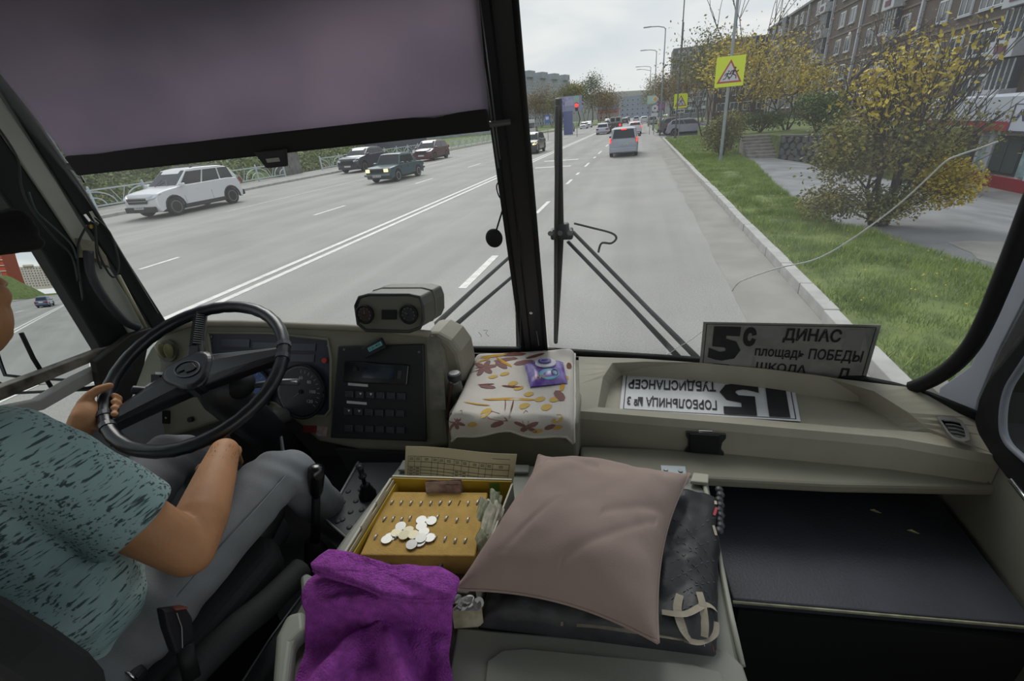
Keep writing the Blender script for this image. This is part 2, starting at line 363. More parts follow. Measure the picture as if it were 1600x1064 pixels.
def shrub(name,label,loc,r,lm,seed,n=2500,ls=.09,group=None,cat='bush'):
    rd=random.Random(seed); t=thing(name,label,cat,loc,0,group); s=MB(); 
    for k in range(9):
        a=rd.uniform(0,6.28); e=V(math.cos(a)*r[0]*.6,math.sin(a)*r[1]*.6,r[2]*rd.uniform(1.1,1.7)); s.tube([V(0,0,0),e*.5+V(rd.gauss(0,.05),0,0),e],[.03,.02,.01],5)
    part('stem',s,bark,t,local=True,fix=False)
    lb=MB(); pts=[]
    for k in range(14):
        a=rd.uniform(0,6.28); q=rd.random()**.5*.62; c=V(math.cos(a)*r[0]*q,math.sin(a)*r[1]*q,r[2]*rd.uniform(.55,1.45)); pts+=foliage_pts(rd,c,[x*.5 for x in r],n//14,.3)
    leaves(lb,[p for p in pts if p.z>.02],ls,rd); o=part('foliage',lb,lm,t,local=True,fix=False); o['kind']='stuff'; return t
rd=random.Random(31); lb=MB(); pts=[]
for i in range(26000):
    y=6+56*rd.random()**1.2; d=rd.random()**1.4*7; v=(y+130)/420; u=d/46; p=bank(u,v); c=noise.noise(V(p.x*.35,y*.35,7))
    if c<-.25: continue
    p.z+=rd.random()*(.25+.9*max(0,c)); pts.append(p)
k=int(len(pts)*.6); leaves(lb,pts[:k],.26,rd); o=part('undergrowth',lb,leafG,None,fix=False); tag(o,'dense dark green undergrowth covering the bank behind the railing','plants',kind='stuff')
lb=MB(); leaves(lb,pts[k:],.22,rd); o=part('undergrowth',lb,mat('weed_green','#6c7d35',.7,col2='#8b8a45',vs=.8),None,fix=False); tag(o,'lighter yellow-green weeds mixed over the left bank','plants',kind='stuff')
# asphalt colour: fine aggregate and long wheel-track streaks
t=asph.node_tree; b=t.nodes['Principled BSDF']; base=b.inputs['Base Color'].links[0].from_socket
tcn=t.nodes.new('ShaderNodeTexCoord'); mp=t.nodes.new('ShaderNodeMapping'); mp.inputs['Scale'].default_value=(.9,.035,1)
n1=t.nodes.new('ShaderNodeTexNoise'); n1.inputs['Scale'].default_value=1; n1.inputs['Detail'].default_value=5; n2=t.nodes.new('ShaderNodeTexNoise'); n2.inputs['Scale'].default_value=45; n2.inputs['Detail'].default_value=6
m1=t.nodes.new('ShaderNodeMapRange'); m1.inputs[1].default_value=.3; m1.inputs[2].default_value=.7; m1.inputs[3].default_value=.80; m1.inputs[4].default_value=1.08
m2=t.nodes.new('ShaderNodeMapRange'); m2.inputs[1].default_value=.35; m2.inputs[2].default_value=.65; m2.inputs[3].default_value=.86; m2.inputs[4].default_value=1.12
mu=t.nodes.new('ShaderNodeMath'); mu.operation='MULTIPLY'; mx=t.nodes.new('ShaderNodeMixRGB'); mx.blend_type='MULTIPLY'; mx.inputs[0].default_value=1
t.links.new(tcn.outputs['Object'],mp.inputs[0]); t.links.new(mp.outputs[0],n1.inputs[0]); t.links.new(tcn.outputs['Object'],n2.inputs[0]); t.links.new(n1.outputs[0],m1.inputs[0]); t.links.new(n2.outputs[0],m2.inputs[0])
t.links.new(m1.outputs[0],mu.inputs[0]); t.links.new(m2.outputs[0],mu.inputs[1]); t.links.new(base,mx.inputs[1]); t.links.new(mu.outputs[0],mx.inputs[2]); t.links.new(mx.outputs[0],b.inputs['Base Color'])
# yard slopes down to the shop
o=bpy.data.objects['path']; 
def yardz(x,y): t=max(0,min(1,(x-5.5)/9.0)); return 0.09-1.62*t*t*(3-2*t)*(1 if y<40 else max(0,1-(y-40)/12))
mb=MB(); mb.grid(lambda u,v:(lambda x,y:V(x,y,yardz(x,y)))(KX+0.1+60*u,-8+61*v),60,40)
bpy.data.meshes.remove(o.data); struct('path',mb,asph2,label='cracked grey asphalt path and yard on the right',smooth=True)
# raised terrace with rubble wall and steps
ter=[V(6.55,26.3,0),V(9.2,22.6,0),V(13.0,24.2,0),V(13.0,52,0),V(5.5,52,0),V(5.5,28.6,0),V(6.55,28.6,0)]
mb=MB(); mb.prism([p+V(0,0,-1.5) for p in ter],V(0,0,2.52)); struct('terrace',mb,soil,label='grassy terrace behind the rubble wall')
wallr=bpy.data.objects.new('rubble_wall',None); COL.objects.link(wallr); wallr['kind']='structure'; wallr['label']='dark rubble stone retaining wall beside the steps'
stone=mat('rubble_stone','#3f4346',0.9,col2='#5c6062',vs=2.0,bump=0.6,bs=12); mortar=mat('mortar','#3c3e40',0.95)
a=V(6.55,26.25,0); b=V(9.25,22.5,0); d=(b-a).normalized(); nn=V(-d.y,d.x,0)*-1
mb=MB(); mb.prism([a+V(0,0,-1.4),b+V(0,0,-1.4),b+V(0,0,1.0),a+V(0,0,1.0)],nn*-0.3); part('wall_core',mb,mortar,wallr)
rd=random.Random(5); L=(b-a).length; nrow=4; sm=[]
for k in range(5):
    s=MB(); n=7; ring=[(math.cos(6.28*i/n)*.2*rd.uniform(.65,1.2),math.sin(6.28*i/n)*.14*rd.uniform(.7,1.2)) for i in range(n)]
    s.loft([[V(x,0.0,z) for x,z in ring],[V(x,-.07,z) for x,z in ring],[V(x*.8,-.11,z*.8) for x,z in ring]]); sm.append(s.mesh('stone'))
for r in range(7):
    for c in range(int(L/0.37)):
        st=bpy.data.objects.new('stone',sm[rd.randrange(5)]); COL.objects.link(st); st.parent=wallr
        if not st.data.materials: st.data.materials.append(stone)
        p=a+d*(0.2+0.37*c+(0.18 if r%2 else 0)); p.z=0.86-r*.27; st.location=p; st.rotation_euler=(0,rd.uniform(-3,3),math.atan2(d.y,d.x)); st.scale=(rd.uniform(.75,1.25),rd.uniform(.5,1.1),rd.uniform(.85,1.35))
mb=MB(); mb.prism([a+V(0,0,1.0)+nn*.05,b+V(0,0,1.0)+nn*.05,b+V(0,0,1.07)+nn*.05,a+V(0,0,1.07)+nn*.05],nn*-0.4); part('wall_cap',mb,mat('cap_concrete','#5c5d5c',0.9,var=.1),wallr)
st=bpy.data.objects.new('steps',None); COL.objects.link(st); st['kind']='structure'; st['label']='weathered concrete steps up to the terrace'
for k in range(7):
    mb=MB(); mb.box((5.95,26.4+k*.32+.9,-.2+(0.09+(k+1)*.14+.2)/2),(1.3,2.2,0.09+(k+1)*.14+.2)); 
    mb=MB(); z=0.09+(k+1)*.135; mb.box((5.9,26.5+k*.32+.18,z/2),(1.35,.36,z)); part('step',mb,mat('step_concrete','#7f7c76',0.9,var=.2,vs=4,bump=.3,bs=20),st,bevel=.02)
# ---------------------------------------------------------------- brick flats on the right (plane x=23)
def brickmat(name,c1,c2,mo,sc=1.0):
    m=bpy.data.materials.new(name); m.use_nodes=True; t=m.node_tree; bb=t.nodes['Principled BSDF']; bb.inputs['Roughness'].default_value=.9
    tcn=t.nodes.new('ShaderNodeTexCoord'); mm=t.nodes.new('ShaderNodeMapping'); mm.inputs['Rotation'].default_value=(math.pi/2,0,math.pi/2)
    br=t.nodes.new('ShaderNodeTexBrick'); br.inputs['Scale'].default_value=sc; br.inputs['Color1'].default_value=hx(c1); br.inputs['Color2'].default_value=hx(c2); br.inputs['Mortar'].default_value=hx(mo)
    br.inputs['Brick Width'].default_value=.5; br.inputs['Row Height'].default_value=.17; br.inputs['Mortar Size'].default_value=.015
    n=t.nodes.new('ShaderNodeTexNoise'); n.inputs['Scale'].default_value=.25; n.inputs['Detail'].default_value=8; mx=t.nodes.new('ShaderNodeMixRGB'); mx.blend_type='MULTIPLY'; mx.inputs[0].default_value=.5
    r=t.nodes.new('ShaderNodeMapRange'); r.inputs[1].default_value=.3; r.inputs[2].default_value=.7; r.inputs[3].default_value=.7; r.inputs[4].default_value=1.1
    t.links.new(tcn.outputs['Object'],mm.inputs[0]); t.links.new(mm.outputs[0],br.inputs[0]); t.links.new(tcn.outputs['Object'],n.inputs[0]); t.links.new(n.outputs[0],r.inputs[0])
    t.links.new(br.outputs[0],mx.inputs[1]); t.links.new(r.outputs[0],mx.inputs[2]); t.links.new(mx.outputs[0],bb.inputs[0]); return m
brown=brickmat('brown_brick','#453b38','#514641','#5a524c',2.2)
framew=mat('window_frame_white','#b9bec2',0.5); pane=mat('window_pane','#3a424c',0.1,spec=.9); balw=mat('balcony_panel_white','#a9adb4',.7,var=.06); maroon=mat('maroon_panel','#5b3344',.7)
def facade(name,label,P0,ux,L,H,cols,floors,z0,fh,wm,ww=1.5,wh=1.45,depth=10,winm=pane,cat='building',group=None,sill=True,loc0=None):
    # P0 ground corner, ux unit along, facade normal = ux x z
    root=thing(name,label,cat,P0,math.atan2(ux.y,ux.x),group)
    mb=MB(); mb.box((L/2,depth/2,H/2-1),(L,depth,H+2)); part('wall',mb,wm,root,local=True)
    f=MB(); f.box((0,0,0),(ww+.16,.10,wh+.16)); f.box((0,-.08,-wh/2-.1),(ww+.4,.16,.05))
    f2=MB(); 
    for s in (-1,0,1) if ww>1.2 else (-1,1): f2.box((s*(ww/2-.03),-.07,0),(.07,.06,wh))
    for s in (-1,1): f2.box((0,-.07,s*(wh/2-.03)),(ww,.06,.07))
    f.v+=[];k=len(f.v); f.add(f2.v,f2.f)
    p=MB(); p.box((0,-.055,0),(ww-.08,.02,wh-.08)); fm=f.mesh('window'); pm=p.mesh('pane'); fm.materials.append(framew); pm.materials.append(winm)
    for c in cols:
        for r in floors:
            wn=bpy.data.objects.new('window',fm); COL.objects.link(wn); wn.parent=root; wn.location=(c,0,z0+r*fh)
            pn=bpy.data.objects.new('pane',pm); COL.objects.link(pn); pn.parent=wn
    return root
# facade faces -x (toward the road): run along -y so that normal (local -y) faces -x
flats=facade('apartment_building','long five storey brown brick apartment block behind the shop',V(23,112,0),V(0,-1,0),90,14.8,[3.5,8.2,11.4,18,21,28.5,31.5,38.5,41.6,47.5,50.5,54.8,61,64,66.5,68.0,71.2,76.5,80.5],range(5),2.35,2.8,brown)
def flatpart(name,c,d,m): mb=MB(); mb.box(c,d); return part(name,mb,m,flats,local=True,bevel=0)
rd=random.Random(2)
for k,c in enumerate([5.8,15,24.5,34.8,44.5,57.6,69.8,73.6]):      # pale downpipe strips between bays
    flatpart('panel_strip',(c,-.12,7.3),(.28,.24,14.9),balw)
for k in range(1,5): flatpart('floor_band',(45,-.04,k*2.8+.85),(90,.09,.14),mat('band_brick','#6b625a',.9))
for bx in (12.6,33,52.6,71.0):                                   # loggia stacks
    for r in range(5):
        z=1.2+r*2.8+.3
        flatpart('balcony',(bx,-.45,z+.15),(2.4,.9,1.0),balw); flatpart('balcony_emblem',(bx,-.93,z+.15),(1.1,.04,.45),maroon)
        mb=MB(); mb.box((bx,-.25,z+1.5),(2.3,.5,1.7)); part('balcony_glazing',mb,pane,flats,local=True)
        for q in (-1.1,-.55,0,.55,1.1): flatpart('balcony_bar',(bx+q,-.53,z+1.5),(.06,.06,1.7),framew)
for c in (1.2,30): flatpart('roof_house',(c+2,3,15.3),(3,4,1.4),brown)
for c in (20,43,62): 
    mb=MB(); mb.ell((c,-.45,5.2+c*.08),(.38,.1,.38)); part('satellite_dish',mb,mat('dish','#b9b8b2',.5),flats,local=True,smooth=True)
mb=MB(); mb.box((45,.2,14.95),(90.4,1.0,.3)); part('parapet',mb,mat('parapet_grey','#77787a',.9),flats,local=True)
wing=facade('apartment_building','five storey brick wing facing the bus beyond the long block',V(14.5,113,0),V(1,0,0),10,14.3,[1.5,4,6.5,9],range(5),2.4,2.8,brown,depth=12)
far9=facade('apartment_building','grey nine storey block with balconies behind the bare trees',V(11.5,215,0),V(1,0,0),22,24,[1.5,4,6.5,9,11.5,14,17,20],range(8),2,2.8,mat('grey_panel','#6f7276',.9,var=.12,vs=.4),depth=14)
for k in range(4):
    for r in range(8): mb=MB(); mb.box((2.8+5*k,-.5,3+2.8*r),(2.0,1,1.1)); part('balcony',mb,balw,far9,local=True)
# ---------------------------------------------------------------- shop (plane x=14.8)
SX=14.8
shop=thing('shop','low white shop with a red stripe and red base',"building",(SX,27,-1.55))
def sbox(name,y0,y1,z0,z1,x0,x1,m,b=0): mb=MB(); mb.box((SX+(x0+x1)/2,(y0+y1)/2,(z0+z1)/2),(x1-x0,y1-y0,z1-z0)); return part(name,mb,m,shop,bevel=b)
shopw=mat('shop_cladding','#b3b8c4',.55,var=.03,vs=1); redp=mat('shop_red','#8f1f30',.5,var=.05); shopg=mat('shop_glass','#4a5456',.08,spec=.9)
sbox('wall',8,31,-1.55,.75,0,6,whitep); sbox('roof_fascia',7.8,31.4,1.05,2.0,-.35,6.2,shopw,.02); sbox('red_stripe',7.8,31.4,.70,1.07,-.37,6.2,redp,.01)
sbox('red_base',8,31.05,-1.6,-1.05,-.06,.2,redp,.01)
for y in (10,13,16.2,19.2,22.2,25.0): sbox('cladding_joint',y,y+.03,1.1,1.98,-.36,-.3,mat('joint_grey','#7d8390',.7))
for y0,y1 in ((24.0,25.7),(26.9,28.8),(20.4,22.6),(16.5,18.8),(29.3,30.6)):
    wf=sbox('shop_window',y0,y1,-.98,.52,-.04,.05,mat('dark_frame','#3a3a3e',.5)); 
    mb=MB(); ym=(y0+y1)/2; mb.box((SX-.05,ym-.4,-.23),(.02,.75,1.3)); mb.box((SX-.05,ym+.42,-.23),(.02,.75,1.3)); part('pane',mb,shopg,wf)
for y in (23.6,26.3,19.9): 
    pm_=sbox('poster_panel',y-.25,y+.28,-.95,.45,-.07,.02,mat('poster_blue','#9fb0ba',.5,col2='#6f8f95',vs=2.2)); sbox('pilaster',y-.62,y-.28,-1.05,.68,-.12,.05,shopw)
sg=thing('shop_sign','white rent sign board with blue letters on the shop fascia','sign',(SX-.42,23,.7))
c=[V(SX-.47,24.55,.72),V(SX-.47,20.6,.72),V(SX-.47,20.6,1.72),V(SX-.47,24.55,1.72)]
mb=MB(); mb.prism(c,V(.1,0,0)); part('board',mb,mat('signboard','#b9bdca',.5),sg)
mb=MB(); text(mb,'АРЕНДА',c,(.05,.30,.95,.80),.04,.01); part('lettering',mb,mat('sign_blue','#3b3360',.5),sg,fix=False)
mb=MB()
for r in ((0,.0,1,.03),(0,.97,1,1),(0,0,.02,1),(.98,0,1,1)): rectq(mb,c,r,.01)
part('frame_line',mb,MT['sign_blue'],sg,fix=False)
# ---------------------------------------------------------------- crossing signs
yel=mat('sign_yellow','#d6e61a',.45); sred=mat('sign_red','#a83a2c',.5); sblk=mat('sign_black','#141414',.5); swht=mat('sign_white','#c9c6cc',.5)
def stick(mb,c,pts,wd):
    n=(c[1]-c[0]).cross(c[3]-c[0]).normalized()*.012
    for (x0,y0),(x1,y1) in pts:
        dx,dy=x1-x0,y1-y0; l=math.hypot(dx,dy); ox,oy=-dy/l*wd,dx/l*wd
        q=[bil(c,x0+ox,y0+oy)+n,bil(c,x1+ox,y1+oy)+n,bil(c,x1-ox,y1-oy)+n,bil(c,x0-ox,y0-oy)+n]; mb.add(q,[(0,1,2,3)])
def figure(mb,c,ox,oy,s):
    J=lambda x,y:(ox+x*s,oy+y*s)
    stick(mb,c,[(J(0,.45),J(.12,.75))],.05*s*1.6); stick(mb,c,[(J(0,.45),J(.28,.3)),(J(.28,.3),J(.3,.05)),(J(0,.45),J(-.12,.2)),(J(-.12,.2),J(-.38,.12)),(J(.12,.72),J(.35,.58)),(J(.35,.58),J(.46,.72)),(J(.12,.72),J(-.14,.66)),(J(-.14,.66),J(-.2,.46))],.028*s*1.6)
    n=(c[1]-c[0]).cross(c[3]-c[0]).normalized()*.012; k=len(mb.v); hc=J(.17,.9)
    mb.add([bil(c,hc[0]+.085*s*math.cos(a),hc[1]+.085*s*math.sin(a))+n for a in [6.283*i/12 for i in range(12)]],[tuple(range(12))])
def crosssign(x,y,zc,s,label,ped,poletop,plab,tilt=0,r=.07,oct=True,sub=None):
    t=thing('road_sign',label,'road sign',(x,y,.1)); t.rotation_euler=(0,0,0)
    mb=MB(); mb.cyl((x,y+.09,.05),(x,y+.09,poletop),r,r*.85,8); part('pole',mb,galv,t,smooth=False)
    if oct: mb=MB(); mb.box((x,y+.09,.14),(.32,.32,.04)); part('base_plate',mb,galv,t)
    y-=0.06
    c=[V(x-s/2-.02,y,zc-s/2),V(x+s/2-.02,y,zc-s/2),V(x+s/2-.02,y,zc+s/2),V(x-s/2-.02,y,zc+s/2)]
    mb=MB(); mb.prism(c,V(0,.03,0)); part('board',mb,yel,t,bevel=.01)
    tri=[(.06,.13),(.94,.13),(.5,.9)]; n=V(0,-.006,0)
    mb=MB(); mb.prism([bil(c,*q)+n*1 for q in tri],V(0,.004,0)); part('red_triangle',mb,sred,t)
    tr2=[(.16,.19),(.84,.19),(.5,.79)]; mb=MB(); mb.prism([bil(c,*q)+n*1.5 for q in tr2],V(0,.003,0)); part('white_triangle',mb,swht,t)
    mb=MB()
    if not ped: figure(mb,c,.60,.23,.42); figure(mb,c,.40,.21,.34)
    else:
        figure(mb,c,.5,.24,.40); stick(mb,c,[((.32,.22),(.36,.30)),((.42,.22),(.44,.26)),((.58,.22),(.56,.26)),((.68,.22),(.64,.30))],.02)
    part('pictogram',mb,sblk,t,fix=False)
    if sub:
        c2=[V(x-.36,y,zc-s/2-.42),V(x+.36,y,zc-s/2-.42),V(x+.36,y,zc-s/2-.06),V(x-.36,y,zc-s/2-.06)]
        mb=MB(); mb.prism(c2,V(0,.02,0)); o=part('sub_plate',mb,swht,t); mb=MB(); text(mb,sub,c2,(.08,.2,.92,.8),.05,.01); part('lettering',mb,sblk,t,fix=False)
    return t
crosssign(3.77,24.9,3.87,1.17,'yellow children crossing sign on the near tall leaning steel pole',False,9,'')
crosssign(3.68,51,3.31,1.2,'smaller yellow pedestrian crossing sign with a white plate beside parked cars',True,4.0,'',r=.05,sub='8:00-19:00')
# ---------------------------------------------------------------- street lamps and masts
def lamp(x,y,h,arm,label,double=False):
    t=thing('street_lamp',label,'street lamp',(x,y,0),0,'street lamps along the right side'); mb=MB(); mb.cyl((0,0,0),(0,0,h),.10,.06,8); part('pole',mb,galv,t,local=True,smooth=True)
    mb=MB(); mb.tube([(0,0,h-.1),(-.15,0,h+.1),(-arm*.5,0,h+.25),(-arm,0,h+.3)],.045,6); 
    if double: mb.tube([(0,0,h-.6),(-arm*.5,0,h-.3),(-arm*.9,-.3,h-.2)],.04,6)
    part('arm',mb,galv,t,local=True)
    for k in range(2 if double else 1): mb=MB(); mb.box((-arm*(1-.1*k)-.3,-.3*k,h+.3-.5*k),(.8,.25,.1)); part('lamp_head',mb,mat('lamp_head','#9a9ea2',.5),t,local=True,bevel=.02)
for (px,py,arm,h,lab,db) in ((1040,44,1.6,10.6,'tallest grey street lamp, nearest to the bus',False),(1026,80,1.6,10.6,'second grey street lamp down the road',False),(1017,105,2.2,10.6,'third street lamp with two arms far down the road',True)):
    r=ray(px,py); y=(h-2.5)/(r.z/r.y); lamp(y*r.x/r.y,y,h,arm,lab,db)
def mast(name,lab,x,y,h,r,cat='mast'):
    t=MB(); t.cyl((x,y,0),(x,y,h),r,r*.6,8); t.box((x,y,.15),(r*4,r*4,.3)); o=part(name,t,mat('dark_mast','#5d6063',.7),None,smooth=False); tag(o,lab,cat)
r=ray(1063,95); mast('lighting_mast','tall thin dark mast rising above the pedestrian crossing sign',50*r.x/r.y,50,12.5,.07)
r=ray(1059,170); mast('utility_pole','grey pole standing left of the yellow pedestrian sign',69*r.x/r.y,69,12,.11,'pole')
def smallsign(px,py,y,kind,lab):
    r=ray(px,py); x=y*r.x/r.y; z=2.5+y*r.z/r.y; t=thing('road_sign',lab,'road sign',(x,y,.1)); mb=MB(); mb.cyl((x,y+.05,0),(x,y+.05,z+.5),.04,n=6); part('pole',mb,galv,t)
    def disc(zz,r_,m,n=20,rot=0): mb=MB(); mb.prism([V(x+r_*math.cos(6.2832*i/n+rot),y-.03,zz+r_*math.sin(6.2832*i/n+rot)) for i in range(n)],V(0,.03,0)); return mb
    if kind=='stack':
        part('priority_plate',disc(z,.42,None,4,math.pi/2),swht,t); part('yellow_diamond',disc(z,.27,None,4,math.pi/2),mat('amber','#c9a14a',.5),t).location.y=-.02
        part('disc',disc(z-1.0,.38,None),swht,t); o=part('black_mark',disc(z-1.0,.16,None,3),sblk,t); o.location.y=-.02
        mb=MB(); mb.box((x,y-.02,z-1.7),(.8,.03,.36)); part('sub_plate',mb,swht,t)
    elif kind=='green': 
        mb=MB(); mb.box((x,y-.02,z),(.95,.03,1.0)); part('board',mb,mat('pale_green','#8fae9c',.5),t); mb=MB(); mb.box((x,y-.05,z),(.8,.02,.85)); part('inner_panel',mb,mat('pale_green2','#a9c2b2',.5),t)
    elif kind=='stop': part('red_disc',disc(z,.5,None),mat('purple_red','#8a3a62',.5),t); o=part('blue_disc',disc(z,.36,None),mat('mauve','#8a6a9a',.5),t); o.location.y=-.02
smallsign(1024,155,66,'stack','stack of white priority and no-towing signs on one post'); smallsign(1017,156,67,'green','pale green square board on a post left of the stacked signs'); smallsign(1033,166,68.5,'stop','round purple-red no stopping sign on a post')
# ---------------------------------------------------------------- trees right
shrub('shrub','dense dark olive bush just behind the near sign pole',(4.15,27.3,.05),(1.15,1.1,1.25),leafO,11,6500,.11)
tree('tree','yellow leaved tree rising behind the near sign pole',(5.0,31,.1),5.6,leafY,21,3,4,3000,.17,.42,0,.12,.5,splay=.3)
tree('tree','wide golden tree on the terrace above the steps',(8.2,32,1.0),3.9,leafY,22,3,4,3000,.15,.5,0,.12,.42,splay=.5,up=.02)
tree('tree','olive tree between the pedestrian sign and the yellow trees',(5.0,43,.5),6.8,leafO,23,3,4,2600,.22,.42,0,.12,.6,splay=.25)
shrub('shrub','round dark green bush on the terrace above the rubble wall',(8.4,27.6,1.0),(1.3,1.1,1.0),leafG,12,5000,.12)
shrub('shrub','low green hedge on the terrace behind the steps',(6.6,31,1.0),(1.6,.8,.7),leafG,13,2600,.12)
tree('tree','bare dark tree with forked limbs left of the large yellow shrub',(9.6,29.0,1.0),5.2,leafB,24,1,5,500,.10,.6,.15,.17,.4,up=.1)
tree('tree','tall thin bare tree reaching above the near sign board',(6.2,34,1.0),9.0,leafB,25,2,5,260,.14,.35,0,.12,.5,splay=.18)
tree('tree','bare grey tree in front of the brick wing',(9.6,44,1.0),7.5,leafB,26,2,5,350,.16,.38,0,.14,.7,splay=.2)
tree('tree','bare brown tree before the long brick block',(13.5,40,.2),6.5,leafB,27,2,5,350,.16,.45,0,.14,.7)
tree('tree','bare tree close to the far end of the shop',(14.0,35.5,-.4),6.0,leafB,28,2,5,300,.14,.45,0,.13,.6)
for k,(x,y,h,lm) in enumerate(((6.2,74,7.5,leafB),(5.6,84,7,leafB),(5.0,96,8,leafB),(5.4,110,8,leafO),(4.8,128,8.5,leafB),(4.6,150,9,leafO),(9,80,8,leafB),(9.5,66,8.5,leafB),(12,92,9,leafB),(6,175,9,leafB))):
    tree('tree',['brownish bare tree first behind the parked cars','brownish bare tree second behind the parked cars','dark brown tree by the stack of priority signs','olive brown tree past the stacked signs','brown tree under the second street lamp','distant olive tree under the third street lamp','bare tree beyond the parked cars under the grey block','brown tree right above the roof of the parked silver hatchback','brown tree in front of the grey nine storey block','most distant brown tree on the right side'][k],(x,y,0),h,lm,40+k,2,4,1700,.26,.4,0,.14,.9,splay=.25)
# the big yellow shrub-tree on the verge
rd=random.Random(77)
bt=thing('shrub_tree','large multi-stemmed shrub with yellow and olive leaves on the verge','tree',(4.75,10.9,.1))
bm_=MB(); tips=[]
for k in range(9):
    a=6.28*k/9+rd.random()*.5; sp_=rd.uniform(.05,.42); branches(bm_,rd,V(math.cos(a)*.12,math.sin(a)*.12,-.05),V(math.cos(a)*sp_,math.sin(a)*sp_,1).normalized(),1.0*rd.uniform(.7,1.25),.045,4,tips,.32,.22)
part('trunk',bm_,mat('dark_bark','#2b2626',.9,bump=.3),bt,local=True,smooth=True,fix=False)
hi=[q for q in tips if q.z>1.5]; lo=[q for q in tips if q.z<=1.7]
def cloud(src,n,sp,s,cx=None): 
    lb=MB(); pts=[rd.choice(src)+V(rd.gauss(0,sp),rd.gauss(0,sp),rd.gauss(0,sp)) for i in range(n)]; leaves(lb,[p for p in pts if p.z>.1],s,rd); return lb
o=part('foliage',cloud([q for q in hi if -1.0<q.x<.4],2300,.15,.10),leafY,bt,local=True,fix=False); o['kind']='stuff'; o['label']='yellow upper leaves'
o=part('foliage',cloud(lo+[V(-1.0,-.1,.75),V(-.7,0,1.2),V(.8,.2,.7)],4200,.26,.08),leafO,bt,local=True,fix=False); o['kind']='stuff'; o['label']='olive lower leaves'
tw=MB()
for k in range(34):
    a=rd.uniform(0,6.28); s_=1 if rd.random()<.75 else -1
    e=V(s_*rd.uniform(.5,1.5),rd.uniform(-.5,.5),rd.uniform(.3,1.5)); tw.tube([V(0,0,0),e*.5+V(0,0,.15),e],[.014,.009,.004],4)
for k in range(26):
    e=V(rd.uniform(.6,1.6),rd.uniform(-.6,.3),rd.uniform(1.7,2.7)); tw.tube([V(.3,0,1.0),e*.6+V(.1,0,.3),e],[.012,.007,.003],4)
part('twig',tw,bark,bt,local=True,fix=False)
lb=MB(); pts=[]
for c,rr,n in (((.95,0,.75),(.65,.5,.5),3600),((.4,0,1.3),(.6,.5,.5),1800),((-.75,0,1.25),(.7,.5,.45),2400),((-.95,-.1,.5),(.7,.5,.4),2400),((0,-.25,.45),(.7,.5,.4),1800)): pts.append((foliage_pts(rd,c,rr,n,.2),c))
for (pp,c) in pts:
    lb=MB(); leaves(lb,pp,.07,rd); o=part('foliage',lb,leafY if c[0]>.3 else leafO,bt,local=True,fix=False); o['kind']='stuff'
# ---------------------------------------------------------------- left side trees, far buildings
shrub('shrub','green thicket on the bank behind the white crossover',(-30.5,20,1.6),(3.2,2.2,1.6),leafG,60,5200,.3); shrub('shrub','leafy green bush on the bank left of the white crossover',(-30.5,12.5,1.4),(3.4,2,1.5),leafG,61,4200,.3)
shrub('shrub','olive bush on the bank behind the pale railing gap',(-33,28,2.0),(3.6,2,1.3),leafG,62,3600,.3)
for k,(px,y,h,lm) in enumerate(((884,112,10,leafO),(903,118,9.8,leafY),(925,112,10.8,leafG),(862,130,9,leafB),(868,150,9,leafB),(936,165,10.5,leafB),(915,140,9.5,leafG),(950,200,10,leafB),(845,120,7.5,leafB),(832,112,7.0,leafB),(875,118,7.5,leafO))):
    r=ray(px,170); q_=215/y*(.93+.02*(k%5)); h*=q_; y*=q_; x=y*r.x/r.y
    tree('tree',['tall thin birch left of the tall green tree on the left side','slim yellow birch between two taller left-side trees','tallest pointed green tree on the left side','brown tree behind the white bus','brown distant tree beyond the billboard','russet tree far down the left side','green tree right of the billboard','small russet tree at the far left bend','brown bushy tree above the white bus roof','brown tree at the foot of the panel block','olive tree behind the billboard'][k],(x,y,0),h,lm,70+k,1 if k<3 else 2,4,2300,.55,.3 if k<3 else .42,0,.25,1.4 if k<3 else 2.0,splay=.25,first=.30)
def panelblock(label,P0,ux,L,H,nb,col,hh=2):
    r=facade('apartment_building',label,P0,ux,L,H,[2+3.2*i for i in range(int(L/3.2))],range(min(9,int(H/2.8))),2,2.8,mat('panel_'+col,'#'+col,.9,var=.08,vs=.3),depth=14)
    for k in range(nb): mb=MB(); mb.box((L*(k+.5)/nb,1,H+hh/2),(L/nb*.45,5,hh)); part('roof_house',mb,MT['panel_'+col],r,local=True)
    return r
panelblock('pale grey panel block with rooftop towers beyond the white bus',V(-66,230,0),V(0.25,.97,0).normalized()*1,95,24,6,'8f959c',3)
panelblock('light panel block partly hidden by the sun blind edge',V(-62,120,0),V(.55,.83,0).normalized(),34,19,2,'9aa4ad',2)
r_=facade('office_building','long grey-blue block closing the far end of the road',V(-24,430,0),V(1,0,0),42,16,[2+4*i for i in range(10)],range(4),3,3.4,mat('far_blue','#8b95a4',.9),depth=20)
r_=facade('shopping_building','far building with a blue roof band and red trim at the road end',V(-26,330,0),V(1,0,0),13,9,[2,5,8,11],range(2),2,3,mat('far_red','#9b8580',.9),depth=16)
mb=MB(); mb.box((6.5,-.3,7.6),(13,.6,2.2)); part('blue_band',mb,mat('far_blue_band','#6d84ad',.8),r_,local=True); mb=MB(); mb.box((6.5,-.4,5.6),(13,.6,.9)); part('red_band',mb,mat('far_red_band','#b2564c',.8),r_,local=True)
hl=MB(); hl.grid(lambda u,v:V(-700+1400*u,560+60*v,(24+14*math.sin(u*5+.6)+6*noise.noise(V(u*9,2,0)))*math.sin(v*3.14/1.0*.5)),60,4); struct('hills',hl,mat('distant_wood','#6a6c68',1),label='low wooded hills on the horizon',smooth=True)
